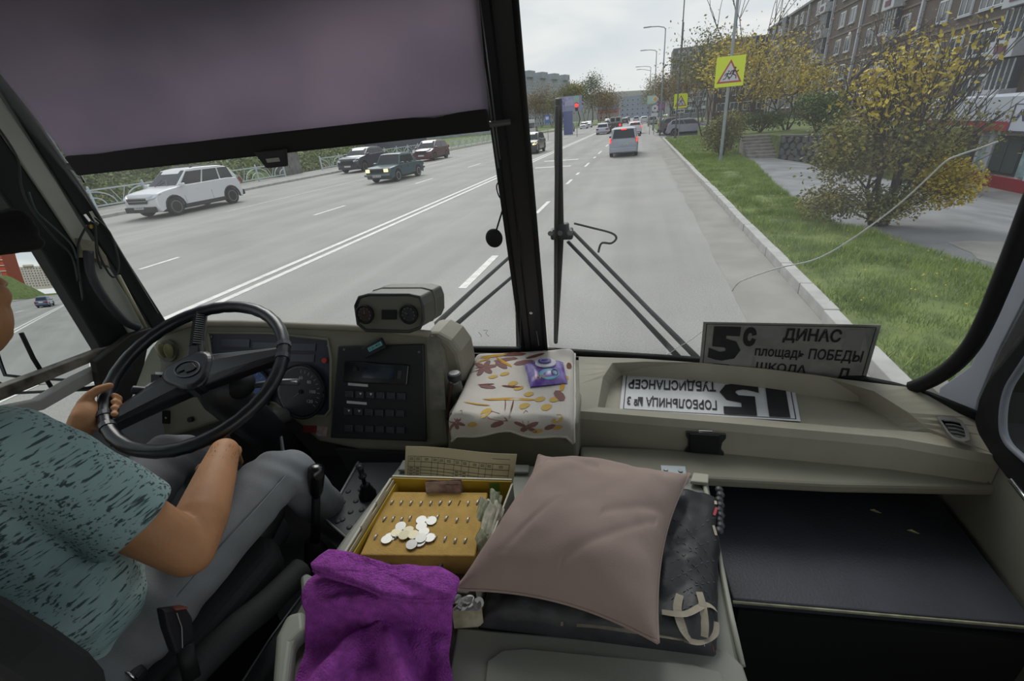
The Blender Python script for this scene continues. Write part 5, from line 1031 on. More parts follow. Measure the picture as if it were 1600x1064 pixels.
# ---- gauge pod
gp_=thing('gauge_pod','grey plastic pod with two small round gauges on top of the dashboard','gauge',at(615,520,y=1.24))
PF=(V(0,1.215,1.9),V(0,-.985,.17).normalized()); pf=lambda x,y,o=0:at(x,y,pl=(PF[0]+PF[1]*o,PF[1]))
fr0=[(556,478),(562,464),(577,460),(640,460),(656,464),(661,478),(662,500),(657,512),(640,518),(572,516),(560,506)]
fr1=[pf(*p) for p in fr0]; bk=[p+V(.035,.10,.004) for p in fr1]
mb=MB(); mb.loft([fr1,[p+V(.012,.035,.001) for p in fr1],bk],True,True); part('housing',mb,mat('pod_grey','#65655e',.5,var=.08,vs=10),gp_,bevel=.006,seg=3)
mb=MB(); mb.tube([p+PF[1]*.002 for p in fr1]+[fr1[0]+PF[1]*.002],.005,6); part('front_rim',mb,mat('pod_dark','#383a3a',.45),gp_,smooth=True)
mb=MB(); mb.tube([p+V(.02,.055,.003) for p in fr1]+[fr1[0]+V(.02,.055,.003)],.0022,5); part('joint_line',mb,mat('pod_edge','#6f6f68',.4),gp_)
oFN,oFx,oFz=FN,Fx,Fz; FN=PF[1]; Fz=V(0,.17,.985).normalized(); ofd=fd
def fd(px,py,o=0): return pf(px,py,o-.004)
gauge(573,490,.028,'left pod gauge with red scale',gp_,9,face=mat('dial_brown','#3a2c28',.35),needle=80); gauge(641,490,.028,'right pod gauge',gp_,9,needle=150)
mb=MB(); mb.prism([pf(*p,o=.002) for p in ((597,484),(620,484),(620,499),(597,499))],PF[1]*.004); part('rocker_plate',mb,rubber,gp_,bevel=.001)
fd=ofd; FN,Fx,Fz=oFN,oFx,oFz
# ---- jar of odds beside the panel
jr=thing('jar','small glass jar with black lid in the cubby left of the floral cloth','jar',at(711,650,y=1.2)); c=at(711,640,y=1.2); tp=at(711,592,y=1.2)
mb=MB(); mb.tube([c,c.lerp(tp,.75),c.lerp(tp,.9),tp],[.026,.026,.021,.021],20); part('glass_body',mb,mat('jar_glass','#3d3f3a',.1,spec=.8),jr,smooth=True)
mb=MB(); mb.tube([tp,tp+V(0,0,.022)],.023,22); part('lid',mb,blackp,jr,bevel=.003); mb=MB(); mb.tube([tp+V(0,0,.022),tp+V(0,0,.024)],.017,20); part('lid_disc',mb,steel,jr)
for k,(a,b_,lab) in enumerate((((700,655),(705,600),'brown pen stub leaning in the dark cubby'),((722,655),(712,622),'dark reddish cable end lying in the cubby'))): mb=MB(); mb.tube([at(*a,y=1.16),at(*b_,y=1.18)],.006,8); o=part('pen',mb,mat('maroon_pen','#3e2622',.5),None); tag(o,lab,'pen')
mb=MB(); mb.prism([V(-.62,1.16,1.47),V(bx0-.03,1.16,1.47),V(bx0-.03,1.16,1.60),V(-.62,1.16,1.60)],V(0,.25,0)); o=part('lower_filler',mb,dashm,db)
# ---- ignition, stalks, column
c=at(422,656,y=1.04); ig=thing('ignition_lock','round ignition lock with key','ignition',c); mb=MB(); mb.tube([c+V(0,.08,-.03),c],.028,24); part('barrel',mb,mat('column_grey','#4b4c48',.5),ig,bevel=.003)
mb=MB(); mb.tube([c+V(0,-.002,.001),c+V(0,-.004,.001)],.018,20); part('lock_face',mb,steel,ig); mb=MB(); mb.box(c+V(0,-.02,0),(.022,.03,.004)); part('key',mb,chrome,ig,bevel=.001)
kf=thing('keychain','small keyring with a white lettered fob hanging from the ignition','keychain',at(435,694,y=1.0)); k0=c+V(.0,-.03,-.005); e0=at(434,685,y=1.0)
mb=MB()
for k in range(5): q=k0.lerp(e0,(k+.5)/5); mb.tube([q+V(.005*math.cos(a)*(k%2)+0,.005*math.cos(a)*((k+1)%2),.006*math.sin(a)) for a in [6.2832*j/10 for j in range(11)]],.0012,5)
part('chain',mb,chrome,kf)
f0=[at(*p,y=.995) for p in ((430,711),(443,708),(439,683),(429,685))]; mb=MB(); mb.prism(f0,V(0,.008,0)); part('fob',mb,mat('fob_white','#b9bcc0',.4),kf,bevel=.001)
mb=MB(); text(mb,'88',[f0[0],f0[1],f0[2],f0[3]],(.2,.1,.8,.5),.02,.001); part('fob_print',mb,sblk,kf,fix=False)
WC=V(-1.131,.832,1.966); th,ph=math.radians(27.8),math.radians(14.1); WN=V(math.sin(th)*math.sin(ph),-math.sin(th)*math.cos(ph),math.cos(th)).normalized()
WU=WN.cross(V(1,0,0)).normalized(); WV=WN.cross(WU)    # in-plane
cl=thing('steering_column','dark steering column shroud below the wheel','steering column',WC-WN*.3)
mb=MB(); mb.tube([WC-WN*.05,WC-WN*.12,WC-WN*.3,WC-WN*.62],[.045,.06,.06,.05],20); part('tube',mb,blackp,cl,smooth=True)
mb=MB(); q=WC-WN*.10; e=(at(380,590,y=.95)-q); mb.ell(q+e*.45,(.075,.06,.05)); part('shroud',mb,rubber,cl,smooth=True)
st1=thing('light_stalk','black light stalk left behind the steering wheel','stalk',q); a_=at(207,609,x=-1.30); b_=at(250,612,y=a_.y+.03); mb=MB(); mb.tube([a_,a_.lerp(b_,.45),b_,q],[.011,.011,.009,.008],10); part('lever',mb,blackp,st1,smooth=True)
mb=MB(); mb.tube([a_,a_.lerp(b_,.5)],.0125,10); part('rotary_tip',mb,mat('stalk_navy','#272b35',.4),st1,bevel=.002)
st2=thing('wiper_stalk','short grey wiper stalk right behind the steering wheel','stalk',q); a_=at(466,597,y=.98); b_=at(436,597,y=.97); mb=MB(); mb.tube([a_,b_,q],[.011,.010,.008],10); part('lever',mb,mat('stalk_grey','#4a4c50',.35),st2,smooth=True); mb=MB(); mb.box(a_+V(-.012,-.008,.006),(.03,.004,.004)); part('print_mark',mb,swht,st2)
# ---- steering wheel
navyw=mat('wheel_plastic','#161920',.3,spec=.55,bump=.1,bs=150,bd=.001)
sw=thing('steering_wheel','large thin-rimmed dark three-spoke bus steering wheel','steering wheel',WC)
wp=lambda a,r,o=0:WC+(WU*math.cos(a)+WV*math.sin(a))*r+WN*o
mb=MB(); n=72; rr_=[]
for k in range(n):
    a=6.2832*k/n; cx=wp(a,.23); e=(WU*math.cos(a)+WV*math.sin(a)); wob=.0008*math.sin(a*40)
    rr_.append([cx+(e*math.cos(b)+WN*math.sin(b))*(.0172+wob) for b in [6.2832*j/12 for j in range(12)]])
rr_.append(rr_[0]); mb.loft(rr_,True,False); part('rim',mb,navyw,sw,smooth=True)
def ang(px,py): p=at(px,py,pl=(WC,WN))-WC; return math.atan2(p.dot(WV),p.dot(WU))
hubc=at(300,583,pl=(WC-WN*.03,WN)); 
def spoke(pts,ws_,name,th_=.016):
    mb=MB(); rg=[]
    for i,p in enumerate(pts):
        d=(pts[min(i+1,len(pts)-1)]-pts[max(i-1,0)]).normalized(); s=d.cross(WN).normalized(); h=ws_[i]
        rg.append([p+s*h-WN*th_,p+s*h+WN*0,p+s*h*.5+WN*.006,p-s*h*.5+WN*.006,p-s*h,p-s*h-WN*th_])
    mb.loft(rg,True,True); return part(name,mb,navyw,sw,bevel=.004)
spoke([hubc,hubc.lerp(wp(ang(446,548),.23),.35),hubc.lerp(wp(ang(446,548),.23),.7),wp(ang(446,548),.228,-.002)],[.062,.046,.030,.020],'spoke',.030)
spoke([hubc,hubc.lerp(wp(ang(172,655),.23),.35),hubc.lerp(wp(ang(172,655),.23),.7),wp(ang(172,655),.228,-.002)],[.062,.048,.034,.022],'spoke',.030)
spoke([hubc,hubc.lerp(wp(ang(313,485),.23),.5),wp(ang(313,485),.228,0)],[.035,.018,.016],'spoke',.014)
o=MB(); a0=wp(ang(313,485),.225,.003); b0=hubc.lerp(a0,.45); 
for k in range(16): q=b0.lerp(a0,k/15); s=(a0-b0).normalized().cross(WN).normalized(); o.tube([q+s*.016,q+WN*.010,q-s*.016],.003,5)
part('tape_wrap',o,blackp,sw)
for px,py in ((446,548),(172,655)):
    a=ang(px,py)
    for dd in (-.09,.09): o=MB(); o.tube([wp(a+dd-.03,.23),wp(a+dd+.03,.23)],.0192,14); part('rim_wrap',o,mat('wrap_tape','#3a3e46',.25),sw)
mb=MB(); hr_=[hubc+(WU*math.cos(a)*.062+WV*math.sin(a)*.068)*(1+.12*math.cos(3*a+.6)) for a in [6.2832*k/36 for k in range(36)]]
mb.loft([[p-WN*.03 for p in hr_],[p+WN*.012 for p in hr_],[hubc+(p-hubc)*.85+WN*.02 for p in hr_]],True,True); hb_=part('hub',mb,navyw,sw,bevel=.004)
mb=MB(); e1=[hubc+WN*.022+(WU*math.cos(a)*.026+WV*math.sin(a)*.036) for a in [6.2832*k/30 for k in range(31)]]; mb.tube(e1,.0018,5); part('emblem_ring',mb,mat('ring_grey','#4a4e58',.3),hb_)
xx=V(1,0,0); xx=(xx-WN*xx.dot(WN)).normalized(); yy=WN.cross(xx)
bp_=[(-.022,-.018),(-.004,-.004),(.004,-.012),(.02,-.002),(.024,.008),(.004,.02),(-.004,.012),(-.012,.012)]
mb=MB(); mb.prism([hubc+WN*.0215+xx*x+yy*y for x,y in bp_],WN*.002); part('emblem',mb,mat('emblem_dark','#14161c',.3),hb_,bevel=.0005)
# ================================================================ ENGINE COVER
covm=mat('cover_grey_green','#7e8078',.5,var=.07,vs=5,bump=.2,bs=300,bd=.001)
CZ=1.60; ec=thing('engine_cover','grey-green moulded engine cover between driver and passenger side','engine cover',V(-.2,.6,1.15))
cv=[(627,720),(860,726),(1106,744),(1122,820),(1140,935),(1168,1062),(1200,1200),(395,1200),(430,1064),(436,1000),(452,972),(492,900),(545,825)]
T=[at(*p,z=CZ) for p in cv]; T[6]=V(T[5].x,.12,CZ); T[7]=V(T[8].x-.01,.12,CZ)
mb=MB(); mb.loft([[V(p.x*1.0,p.y,1.15) for p in T],T],True,True); part('body',mb,covm,ec,bevel=.014,seg=3)
mb=MB(); e=[at(*p,z=CZ+.004) for p in ((1098,748),(1112,800),(1126,880),(1142,960),(1160,1040))]; mb.tube(e,.006,6); part('edge_lip',mb,mat('lip_pale','#9a9b90',.5),ec,smooth=True)
mb=MB(); mb.prism([at(*p,z=CZ+.003) for p in ((715,985),(1136,1020),(1160,1045),(1170,1075),(700,1075))],V(0,0,.010)); part('rear_rim',mb,covm,ec,bevel=.008,seg=3)
mb=MB(); mb.prism([at(*p,z=CZ+.012) for p in ((755,1090),(762,1035),(785,1018),(820,1015),(1080,1040),(1125,1052),(1145,1100))],V(0,0,.006)); part('raised_pad',mb,covm,ec,bevel=.006,seg=3)
mb=MB(); mb.prism([at(*p,z=CZ+.003) for p in ((630,722),(828,730),(826,742),(622,738))],V(0,0,.01)); part('front_rim',mb,covm,ec,bevel=.004)
mb=MB(); hp=[at(*p,z=1.60) for p in ((432,1100),(438,1010),(455,975),(482,968),(486,1000),(466,1020),(458,1100))]; mb.prism(hp,V(0,0,.035)); part('handle_rim',mb,mat('cover_pale','#8a8f84',.5),ec,bevel=.012,seg=4)
hg=thing('hinge','zinc hinge plate at the front edge of the engine cover','hinge',at(1052,737,z=CZ+.02)); mb=MB(); mb.prism([at(*p,z=CZ+.012) for p in ((1032,729),(1071,731),(1073,746),(1034,742))],V(0,0,.006)); part('plate',mb,galv,hg,bevel=.001)
for p in ((1040,734),(1063,736)): q=at(*p,z=CZ+.018); mb=MB(); mb.cyl(q,q+V(0,0,.003),.006,n=10); part('screw',mb,steel,hg)
mb=MB(); mb.prism([at(*p,z=CZ+.006) for p in ((1083,743),(1107,746),(1106,760),(1078,757))],V(0,0,.012)); part('latch_block',mb,mat('cream_latch','#a5a294',.6),ec,bevel=.003)
# ---- rubber shelf with choke lever and the gear lever
sh=thing('rubber_shelf','black studded rubber shelf with a pale edge left of the cash box','shelf',at(570,790,z=1.5)); sp=[(556,722),(628,722),(600,770),(556,850),(508,812)]
mb=MB(); mb.prism([at(*p,z=1.5) for p in sp],V(0,0,-.02)); part('mat',mb,mat('shelf_rubber','#42464a',.6,bump=.2,bs=200,bd=.001),sh,bevel=.003)
mb=MB(); mb.tube([at(*p,z=1.503) for p in ((560,722),(509,812),(560,856))],.004,6); part('edge_trim',mb,mat('edge_grey','#9b9d9f',.4),sh,smooth=True)
for k,(px,py) in enumerate(((527,800),(548,800),(536,785),(556,783),(535,812),(546,824),(560,815),(544,768),(563,765),(572,782),(565,797),(528,815))): q=at(px,py,z=1.5); mb=MB(); mb.ell(q,(.009,.009,.004),nu=12,nv=5); part('stud',mb,MT['shelf_rubber'],sh,smooth=True)
ch=thing('choke_lever','short black lever with a rubber bellows on the studded shelf','lever',at(575,775,z=1.5)); q=at(575,775,z=1.5)
mb=MB(); mb.tube([q+V(0,0,z) for z in (0,.01,.018,.026,.034,.042,.05)],[.026,.027,.019,.021,.013,.016,.010],18); part('bellows',mb,rubber,ch,smooth=True); mb=MB(); mb.tube([q+V(0,0,z) for z in (.04,.075,.076,.082,.083,.105,.12)],[.006,.006,.012,.012,.007,.009,.012],14); part('stem',mb,blackp,ch,smooth=True)
gl_=thing('gear_lever','tall black gear lever with a smooth cylindrical knob beside the driver knee','gear lever',at(492,860,z=1.3)); g0=at(492,860,y=.74); g1=at(494,775,y=.76); g2=at(494,728,y=.77)
mb=MB(); mb.tube([g0,g1],[.014,.011],12); part('shaft',mb,rubber,gl_,smooth=True); mb=MB(); mb.tube([g1,g1.lerp(g2,.2),g1.lerp(g2,.7),g1.lerp(g2,.93),g2],[.012,.018,.0215,.020,.010],18); part('knob',mb,mat('gloss_black','#0f1012',.2,spec=.7),gl_,smooth=True)
mb=MB(); mb.tube([g0+V(0,0,.04),g0,g0+V(0,0,-.09)],[.018,.03,.05],16); part('boot',mb,rubber,gl_,smooth=True)
# ================================================================ CLOTH, WIPES
CT=1.722
flm=bpy.data.materials.new('floral_cloth'); flm.use_nodes=True; t=flm.node_tree; pb=t.nodes['Principled BSDF']; pb.inputs['Roughness'].default_value=.95; pb.inputs['Base Color'].default_value=hx('#c9c3bc'); tcn=t.nodes.new('ShaderNodeTexCoord')
nb=t.nodes.new('ShaderNodeTexNoise'); nb.inputs['Scale'].default_value=350; bu=t.nodes.new('ShaderNodeBump'); bu.inputs['Strength'].default_value=.5; bu.inputs['Distance'].default_value=.002; t.links.new(tcn.outputs['Object'],nb.inputs[0]); t.links.new(nb.outputs[0],bu.inputs['Height']); t.links.new(bu.outputs[0],pb.inputs['Normal'])
fc=thing('floral_cloth','white terry cloth with yellow and mauve flower print spread over the centre console','cloth',V(-.3,1.25,CT))
c00=at(706,652,z=1.712); c10=at(897,655,z=1.712); c01=at(742,561,z=CT+.004); c11=at(897,552,z=CT+.004)
def clo(u,v,o=0):
    if v<.22:   # hanging front hem
        w_=v/.22; p=c00.lerp(c10,u)+V(0,-.022,0); h=.048*(1-w_)*(1.0+.35*abs(u-.5)*2)+.006*math.sin(u*11); p.z=CT+.006-h; p.y+=-.004+.018*max(0,w_-.8)*5*.3+.004*math.sin(u*17)
    else:
        w_=(v-.22)/.78; p=c00.lerp(c10,u).lerp(c01.lerp(c11,u),w_); p.z=CT+.010+.004*noise.noise(V(u*5,w_*5,0))+.006*math.exp(-((u-.02)**2+(w_-.1)**2)*60)
        if w_<.08: p.y-=.016*(1-w_/.08)
        if w_>.9: p.z+=.01*(w_-.9)*10
    if u<.06: p.z-=.02*(1-u/.06)**2
    if u>.95: p.z-=.02*((u-.95)/.05)**2
    return p+V(0,0,o)
mb=MB(); mb.grid(lambda u,v:clo(u,v),60,50); part('cloth_sheet',mb,flm,fc,smooth=True,solid=.006)
mb=MB(); E=[clo(u/20,0,.0)+V(0,-.002,0) for u in range(21)]+[clo(1,v/20)+V(.002,0,.002) for v in range(21)]; mb.tube(E,.0045,6); part('hem',mb,mat('hem_white','#cfcac2',.9),fc,smooth=True)
mau=mat('print_mauve','#85615f',.95); yl=mat('print_yellow','#c79a3a',.95); brn=mat('print_brown','#6d4238',.95); pyl=mat('print_pale_yellow','#c4a35a',.95)
def blot(mb,u,v,pts,o=.0045):
    P_=[clo(u+a,max(0.0,v+b),0) for a,b in pts]; 
    nn=[]
    for (a,b),p in zip(pts,P_):
        q1=clo(u+a+.01,v+b)-p; q2=clo(u+a,v+b+.01)-p; n_=q1.cross(q2).normalized(); nn.append(p+n_*o)
    c_=sum(nn,V(0,0,0))/len(nn); mb.add(nn+[c_],[(i,(i+1)%len(nn),len(nn)) for i in range(len(nn))])
def leafshape(L,W_,a,n=8): return [((L*math.cos(t)*math.cos(a)-W_*math.sin(t)*math.sin(a)),(L*math.cos(t)*math.sin(a)+W_*math.sin(t)*math.cos(a))) for t in [6.2832*k/n for k in range(n)]]
def flower(mb,u,v,r,n=5,a0=0): 
    for k in range(n): a=a0+6.2832*k/n; blot(mb,u+r*.6*math.cos(a),v+r*.6*math.sin(a),leafshape(r*.55,r*.26,a))
m1,m2,m3,m4=MB(),MB(),MB(),MB()
flower(m1,.14,.80,.11,6,.3); flower(m1,.64,.15,.09,5,.5); flower(m1,.06,.17,.07,5,1); blot(m1,.40,.20,leafshape(.10,.03,-.4)); blot(m1,.33,.92,leafshape(.12,.025,.1)); blot(m1,.52,.86,leafshape(.10,.04,.2)); blot(m1,.24,.52,leafshape(.08,.02,-.2)); blot(m1,.88,.40,leafshape(.07,.04,-1)); blot(m1,.30,.84,leafshape(.09,.03,-.7)); blot(m1,.40,.12,leafshape(.06,.04,.5)); blot(m1,.82,.13,leafshape(.05,.03,.5))
for p in ((.20,.30,.12,.008,-.05),(.46,.36,.24,.014,-.02),(.20,.97,.14,.014,.1),(.32,.88,.12,.016,-.7),(.10,.92,.08,.012,.4),(.90,.50,.05,.02,1.4),(.92,.60,.04,.03,1.4)): blot(m2,p[0],p[1],leafshape(*p[2:]))
for p in ((.52,.50),(.62,.42),(.72,.36),(.78,.28),(.60,.29),(.84,.36),(.88,.20),(.46,.56),(.26,.66),(.36,.70),(.30,.24),(.88,.12),(.66,.55),(.2,.16),(.72,.09)): blot(m3,p[0],p[1],leafshape(.045,.028,.3))
blot(m4,.40,.98,leafshape(.13,.02,0)); blot(m4,.62,.95,leafshape(.10,.015,.2)); blot(m4,.46,.52,leafshape(.10,.012,-.1)); blot(m4,.22,.55,leafshape(.08,.008,0)); blot(m4,.50,.27,leafshape(.006,.08,0)); blot(m4,.44,.30,leafshape(.004,.06,0.2)); blot(m4,.95,.78,leafshape(.02,.05,0))
for m_,mm in ((m1,mau),(m2,yl),(m3,pyl),(m4,brn)): part('printed_flowers',m_,mm,fc,fix=False)['kind']='stuff'
wpz=CT+.014; wk=thing('wipes_pack','purple pack of wet wipes with a white oval lid lying on the floral cloth','wipes',at(855,590,z=wpz))
W4=[at(828,606,z=wpz),at(887,600,z=wpz),at(880,567,z=wpz),at(819,571,z=wpz)]
def wpk(u,v,s): 
    p=bil(W4,u,v); h=.026*(max(0,1-abs(2*u-1)**2.4)**.6)*(max(0,1-abs(2*v-1)**3)**.5); p.z=wpz+(.004+h if s>0 else .001)+.001*math.sin(u*30)*(abs(2*u-1)>.7); return p
mb=MB(); mb.grid(lambda u,v:wpk(u,v,1),24,16); mb.grid(lambda u,v:wpk(u,v,-1),24,2); part('wrapper',mb,mat('wipes_purple','#6b4fa8',.25,col2='#8f7cc0',vs=30,spec=.6),wk,smooth=True)
def patch(u0,v0,ru,rv,h,n=22): return [wpk(u0+ru*math.cos(a),v0+rv*math.sin(a),1)+V(0,0,h) for a in [6.2832*k/n for k in range(n)]]
mb=MB(); mb.prism(patch(.52,.66,.27,.24,.002),V(0,0,.006)); ld=part('lid',mb,mat('lid_white','#d2d0da',.3),wk,bevel=.002); mb=MB(); mb.prism(patch(.50,.70,.17,.14,.0085),V(0,0,.001)); part('lid_window',mb,mat('lid_violet','#5a459c',.4),ld)
mb=MB(); mb.tube(patch(.50,.70,.11,.09,.010)+[patch(.50,.70,.11,.09,.010)[0]],.0008,4); part('lid_print',mb,paper,ld)
mb=MB(); mb.prism(patch(.55,.22,.26,.17,.001),V(0,0,.001)); part('print_teal',mb,mat('teal_print','#6fb0cc',.4),wk); mb=MB(); mb.tube(patch(.70,.24,.08,.10,.003)+[patch(.70,.24,.08,.10,.003)[0]],.0013,4); part('print_ring',mb,mat('dark_violet','#2d2350',.4),wk)
mb=MB(); 
for k in range(5): mb.prism(patch(.18+.06*k,.12+.05*(k%2),.02,.03,.002,8),V(0,0,.001))
part('print_dots',mb,mat('orange_print','#d5a05a',.5),wk)
# ================================================================ CASH BOX
cz=1.70; cx_=thing('cash_box','open yellow and white cardboard box used as a change tray on the engine cover','box',at(650,850,z=CZ))
K=dict(bl=at(612,747,z=cz),br=at(799,753,z=cz),fr=at(740,905,z=cz-.0),fl=at(538,866,z=cz))
cyel=mat('carton_yellow','#b89a2c',.6,var=.1,vs=6); cwh=mat('carton_white','#b9b6a8',.7,var=.08,vs=10); cedge=mat('carton_edge','#b5a988',.8)
def wallp(a,b,z0,z1,m,name='side_panel',t=.004,inw=None):
    d=(b-a).normalized(); n=V(-d.y,d.x,0)*t; A_=[V(a.x,a.y,z0),V(b.x,b.y,z0),V(b.x,b.y,z1),V(a.x,a.y,z1)]; mb=MB(); mb.prism(A_,n); return part(name,mb,m,cx_)
wallp(K['bl'],K['br'],CZ+.005,cz,cyel); wallp(K['bl']+V(0,.004,0),K['br']+V(0,.004,0),CZ+.006,cz+.003,cwh); wallp(K['fl'],K['bl'],CZ+.005,cz,cwh,t=.005); wallp(K['br'],K['fr'],CZ+.005,cz-.004,cwh)
q0=K['fl'].lerp(K['bl'],.0)+V(.012,0,0); wallp(q0,K['bl']+V(.012,0,0),CZ+.005,cz-.012,cyel,t=.003); wallp(K['fl']+V(.006,0,0),K['bl']+V(.006,0,0),CZ+.005,cz-.003,cedge,t=.002)
for f_ in (.30,.62): 
    a_=K['fl'].lerp(K['bl'],f_)+V(.004,0,0); b_=K['fl'].lerp(K['bl'],f_+.2)+V(.004,0,0); wallp(a_,b_,cz-.03,cz+.007,cwh,'torn_flap',t=.003)
wallp(K['bl'].lerp(K['br'],.82),K['bl'].lerp(K['br'],.90),cz-.03,cz-.005,mat('green_print','#5f8a3a',.6),'green_label',t=-.002)
fz=1.680; fo=[at(562,867,z=fz),at(742,869,z=fz),at(762,769,z=fz),at(607,768,z=fz)]
foam=mat('ochre_foam','#b39250',.95,var=.08,vs=40,bump=.6,bs=260,bd=.002)
ft=thing('foam_block','ochre foam block with three rows of slits holding coins','foam',fo[0]); mb=MB(); mb.prism(fo,V(0,0,-(fz-CZ-.012))); part('block',mb,foam,ft,bevel=.003)
coinm=mat('coin_silver','#a3a3a0',.42,metal=.35,bump=.3,bs=400,bd=.0006,spec=.7); coinb=mat('coin_brass','#9c957c',.4,metal=.3); slit=mat('slit_dark','#3c2c12',1)
cp=lambda x,y:(480+x/3.8,680+y/3.8)
rows=[[(505,400),(560,402),(618,404),(677,406),(735,405),(792,403),(848,403),(903,402),(957,405),(1012,400)],[(460,500),(512,498),(562,502),(612,495),(665,500),(720,497),(775,488),(827,495),(890,506),(955,503)],[(408,606),(468,604),(530,606),(590,610),(645,612),(700,613),(760,615),(820,618),(880,628),(940,627)]]
posn=['first','second','third','fourth','fifth','sixth','seventh','eighth','ninth','tenth']; rown=['back','middle','front']
mb=MB()
for r,row in enumerate(rows):
    for i,p in enumerate(row): q=at(*cp(*p),z=fz+.0006); mb.box(q,(.002,.017,.0008))
part('slit',mb,slit,ft)['kind']='stuff'
c0=None; rd=random.Random(3)
def coinmesh(r,h): b=MB(); b.tube([V(0,0,-h/2),V(0,0,h/2)],r,22); m_=b.mesh('coin'); return m_
cm=coinmesh(.0125,.0018); cm.materials.append(coinm); cmb=coinmesh(.0125,.0018); cmb.materials.append(coinb)
for r,row in enumerate(rows):
    for i,p in enumerate(row):
        if (r,i) in ((0,7),(2,1),(2,3),(2,4),(1,4)): continue
        o=bpy.data.objects.new('coin',cm); COL.objects.link(o); q=at(*cp(*p),z=fz); o.location=q+V(0,0,-.005); o.rotation_euler=(math.pi/2,0,math.pi/2+rd.uniform(-.15,.15)); o.scale=(.8,.8,1.6)
        tag(o,'coin standing in its slit, %s from the left in the %s row of the foam'%(posn[i],rown[r]),'coin','coins standing in the foam slits')
flat=[((472,618),.0,'silver coin at the far left of the loose pile, overlapping another'),((490,606),-.0016,'coin mostly hidden under the leftmost big coin'),((555,540),0,'silver coin at the upper left of the loose pile'),((530,578),0,'slightly golden coin left in the loose pile'),((600,565),.0005,'pale golden coin between two others in the loose pile'),((575,592),.002,'dull brassy coin in the middle of the loose pile'),((632,590),.002,'silver coin in the centre of the loose pile, right of the brassy one'),((678,503),0,'top left coin of the pair at the back of the loose pile'),((737,507),.0,'top right coin of the pair at the back of the loose pile'),((678,541),.0005,'silver coin just below the back pair of the loose pile'),((693,573),.001,'silver coin third down in the right column of the pile'),((675,610),.003,'silver coin overlapping its neighbour at the lower right of the pile'),((727,608),.001,'rightmost silver coin of the loose pile'),((670,634),0,'coin edge peeking out below the overlapping coins'),((620,648),.002,'frontmost silver coin of the loose pile')]
for (p,dz,lb) in flat:
    o=bpy.data.objects.new('coin',cmb if 'brassy' in lb or 'golden' in lb else cm); COL.objects.link(o); o.location=at(*cp(*p),z=fz+.002+dz+.001); o.rotation_euler=(rd.uniform(-.06,.06),rd.uniform(-.06,.06),rd.random()); tag(o,lb,'coin','loose coins lying on the foam')
# banknotes
def note(name,lab,pts,m,n=1,cat='banknotes',group=None,off=V(0,0,0)):
    t=thing(name,lab,cat,pts[0]+off,0,group)
    for k in range(n):
        mb=MB(); P_=[p+V((.004*(k-n/2) if n<7 else 0)*(1 if i>1 else .4),-.0025*k*(1 if n>6 else 1.6),.004*((k*7)%3-1)) for i,p in enumerate(pts)]; mb.grid(lambda u,v:bil(P_,u,v)+V(0,.002*math.sin(u*5+k),.001*math.sin(u*9)),8,3); part('note',mb,m if k%2==0 else (wn if n<7 else mat('note_pale','#b39c90',.8,col2='#8d7a70',vs=60)),t,solid=.0006)
    return t
pk=mat('note_pink','#a98a80',.8,col2='#7f6a68',vs=70); gn=mat('note_green','#bcc2a8',.8,col2='#8d967f',vs=60); wn=mat('note_cream','#dcd8c8',.8,col2='#b4b5a4',vs=80)
bz_=cz-.03; note('banknote_stack','folded stack of pinkish banknotes at the back wall of the box','x' and [at(670,769,z=bz_+.0),at(724,768,z=bz_),at(722,749,z=cz+.004),at(668,750,z=cz+.004)],pk,7,'banknotes')
fan=[('grey-green banknotes folded at the left of the upright bundle',[(745,812),(757,820),(768,782),(756,775)],gn),('cream banknotes in the middle of the upright bundle',[(752,826),(768,834),(779,790),(766,778)],wn),('tall green-edged notes at the back right of the bundle',[(766,808),(778,806),(784,768),(772,762)],gn),('pale banknote leaning at the right wall of the box',[(765,838),(781,826),(787,788),(779,780)],wn),('grey banknote corner sticking out at the front of the bundle',[(742,842),(757,860),(764,836),(757,824)],gn)]
for lb,pp_,m_ in fan:
    P_=[at(*pp_[0],z=cz-.03),at(*pp_[1],z=cz-.03),at(*pp_[2],z=cz+.01),at(*pp_[3],z=cz+.01)]
    note('banknote_bundle',lb,P_,m_,5,'banknotes','bundles of banknotes beside the foam')
# schedule sheet
sc_=[at(632,752,z=CZ+.02),at(801,770,z=CZ+.02),V(0,0,0),V(0,0,0)]; yq=sc_[0].y; sc_=[at(632,750,y=yq),at(800,768,y=yq-.0),at(808,709,y=yq+.03),at(634,697,y=yq+.03)]
ts=thing('timetable_sheet','cream printed timetable sheet with a ruled table standing behind the cash box','paper',sc_[0]); mb=MB(); mb.grid(lambda u,v:bil(sc_,u,v)+V(0,.004*math.sin(u*6),0),20,6); part('sheet',mb,mat('cream_sheet','#c4ba9a',.8,var=.03),ts,solid=.0008)
mb=MB()
bu2=lambda u,v:bil(sc_,u,v)+V(0,.004*math.sin(u*6)-.0012,0)
def ln(u0,v0,u1,v1,w_=.004):
    n_=max(1,int(abs(u1-u0)*20)); 
    for k in range(n_):
        a=u0+(u1-u0)*k/n_; b=u0+(u1-u0)*(k+1)/n_
        if u1!=u0: mb.add([bu2(a,v0-w_),bu2(b,v0-w_),bu2(b,v0+w_),bu2(a,v0+w_)],[(0,1,2,3)])
        else: mb.add([bu2(u0-w_*.4,v0),bu2(u0+w_*.4,v0),bu2(u0+w_*.4,v1),bu2(u0-w_*.4,v1)],[(0,1,2,3)])
for v in (.72,.57,.42,.33,.24,.15,.06): ln(.03,v,.95,v,.006)
for u in (.03,.09,.15,.25,.31,.37,.46,.53,.60,.69,.75,.81,.95): ln(u,0,u,.72)
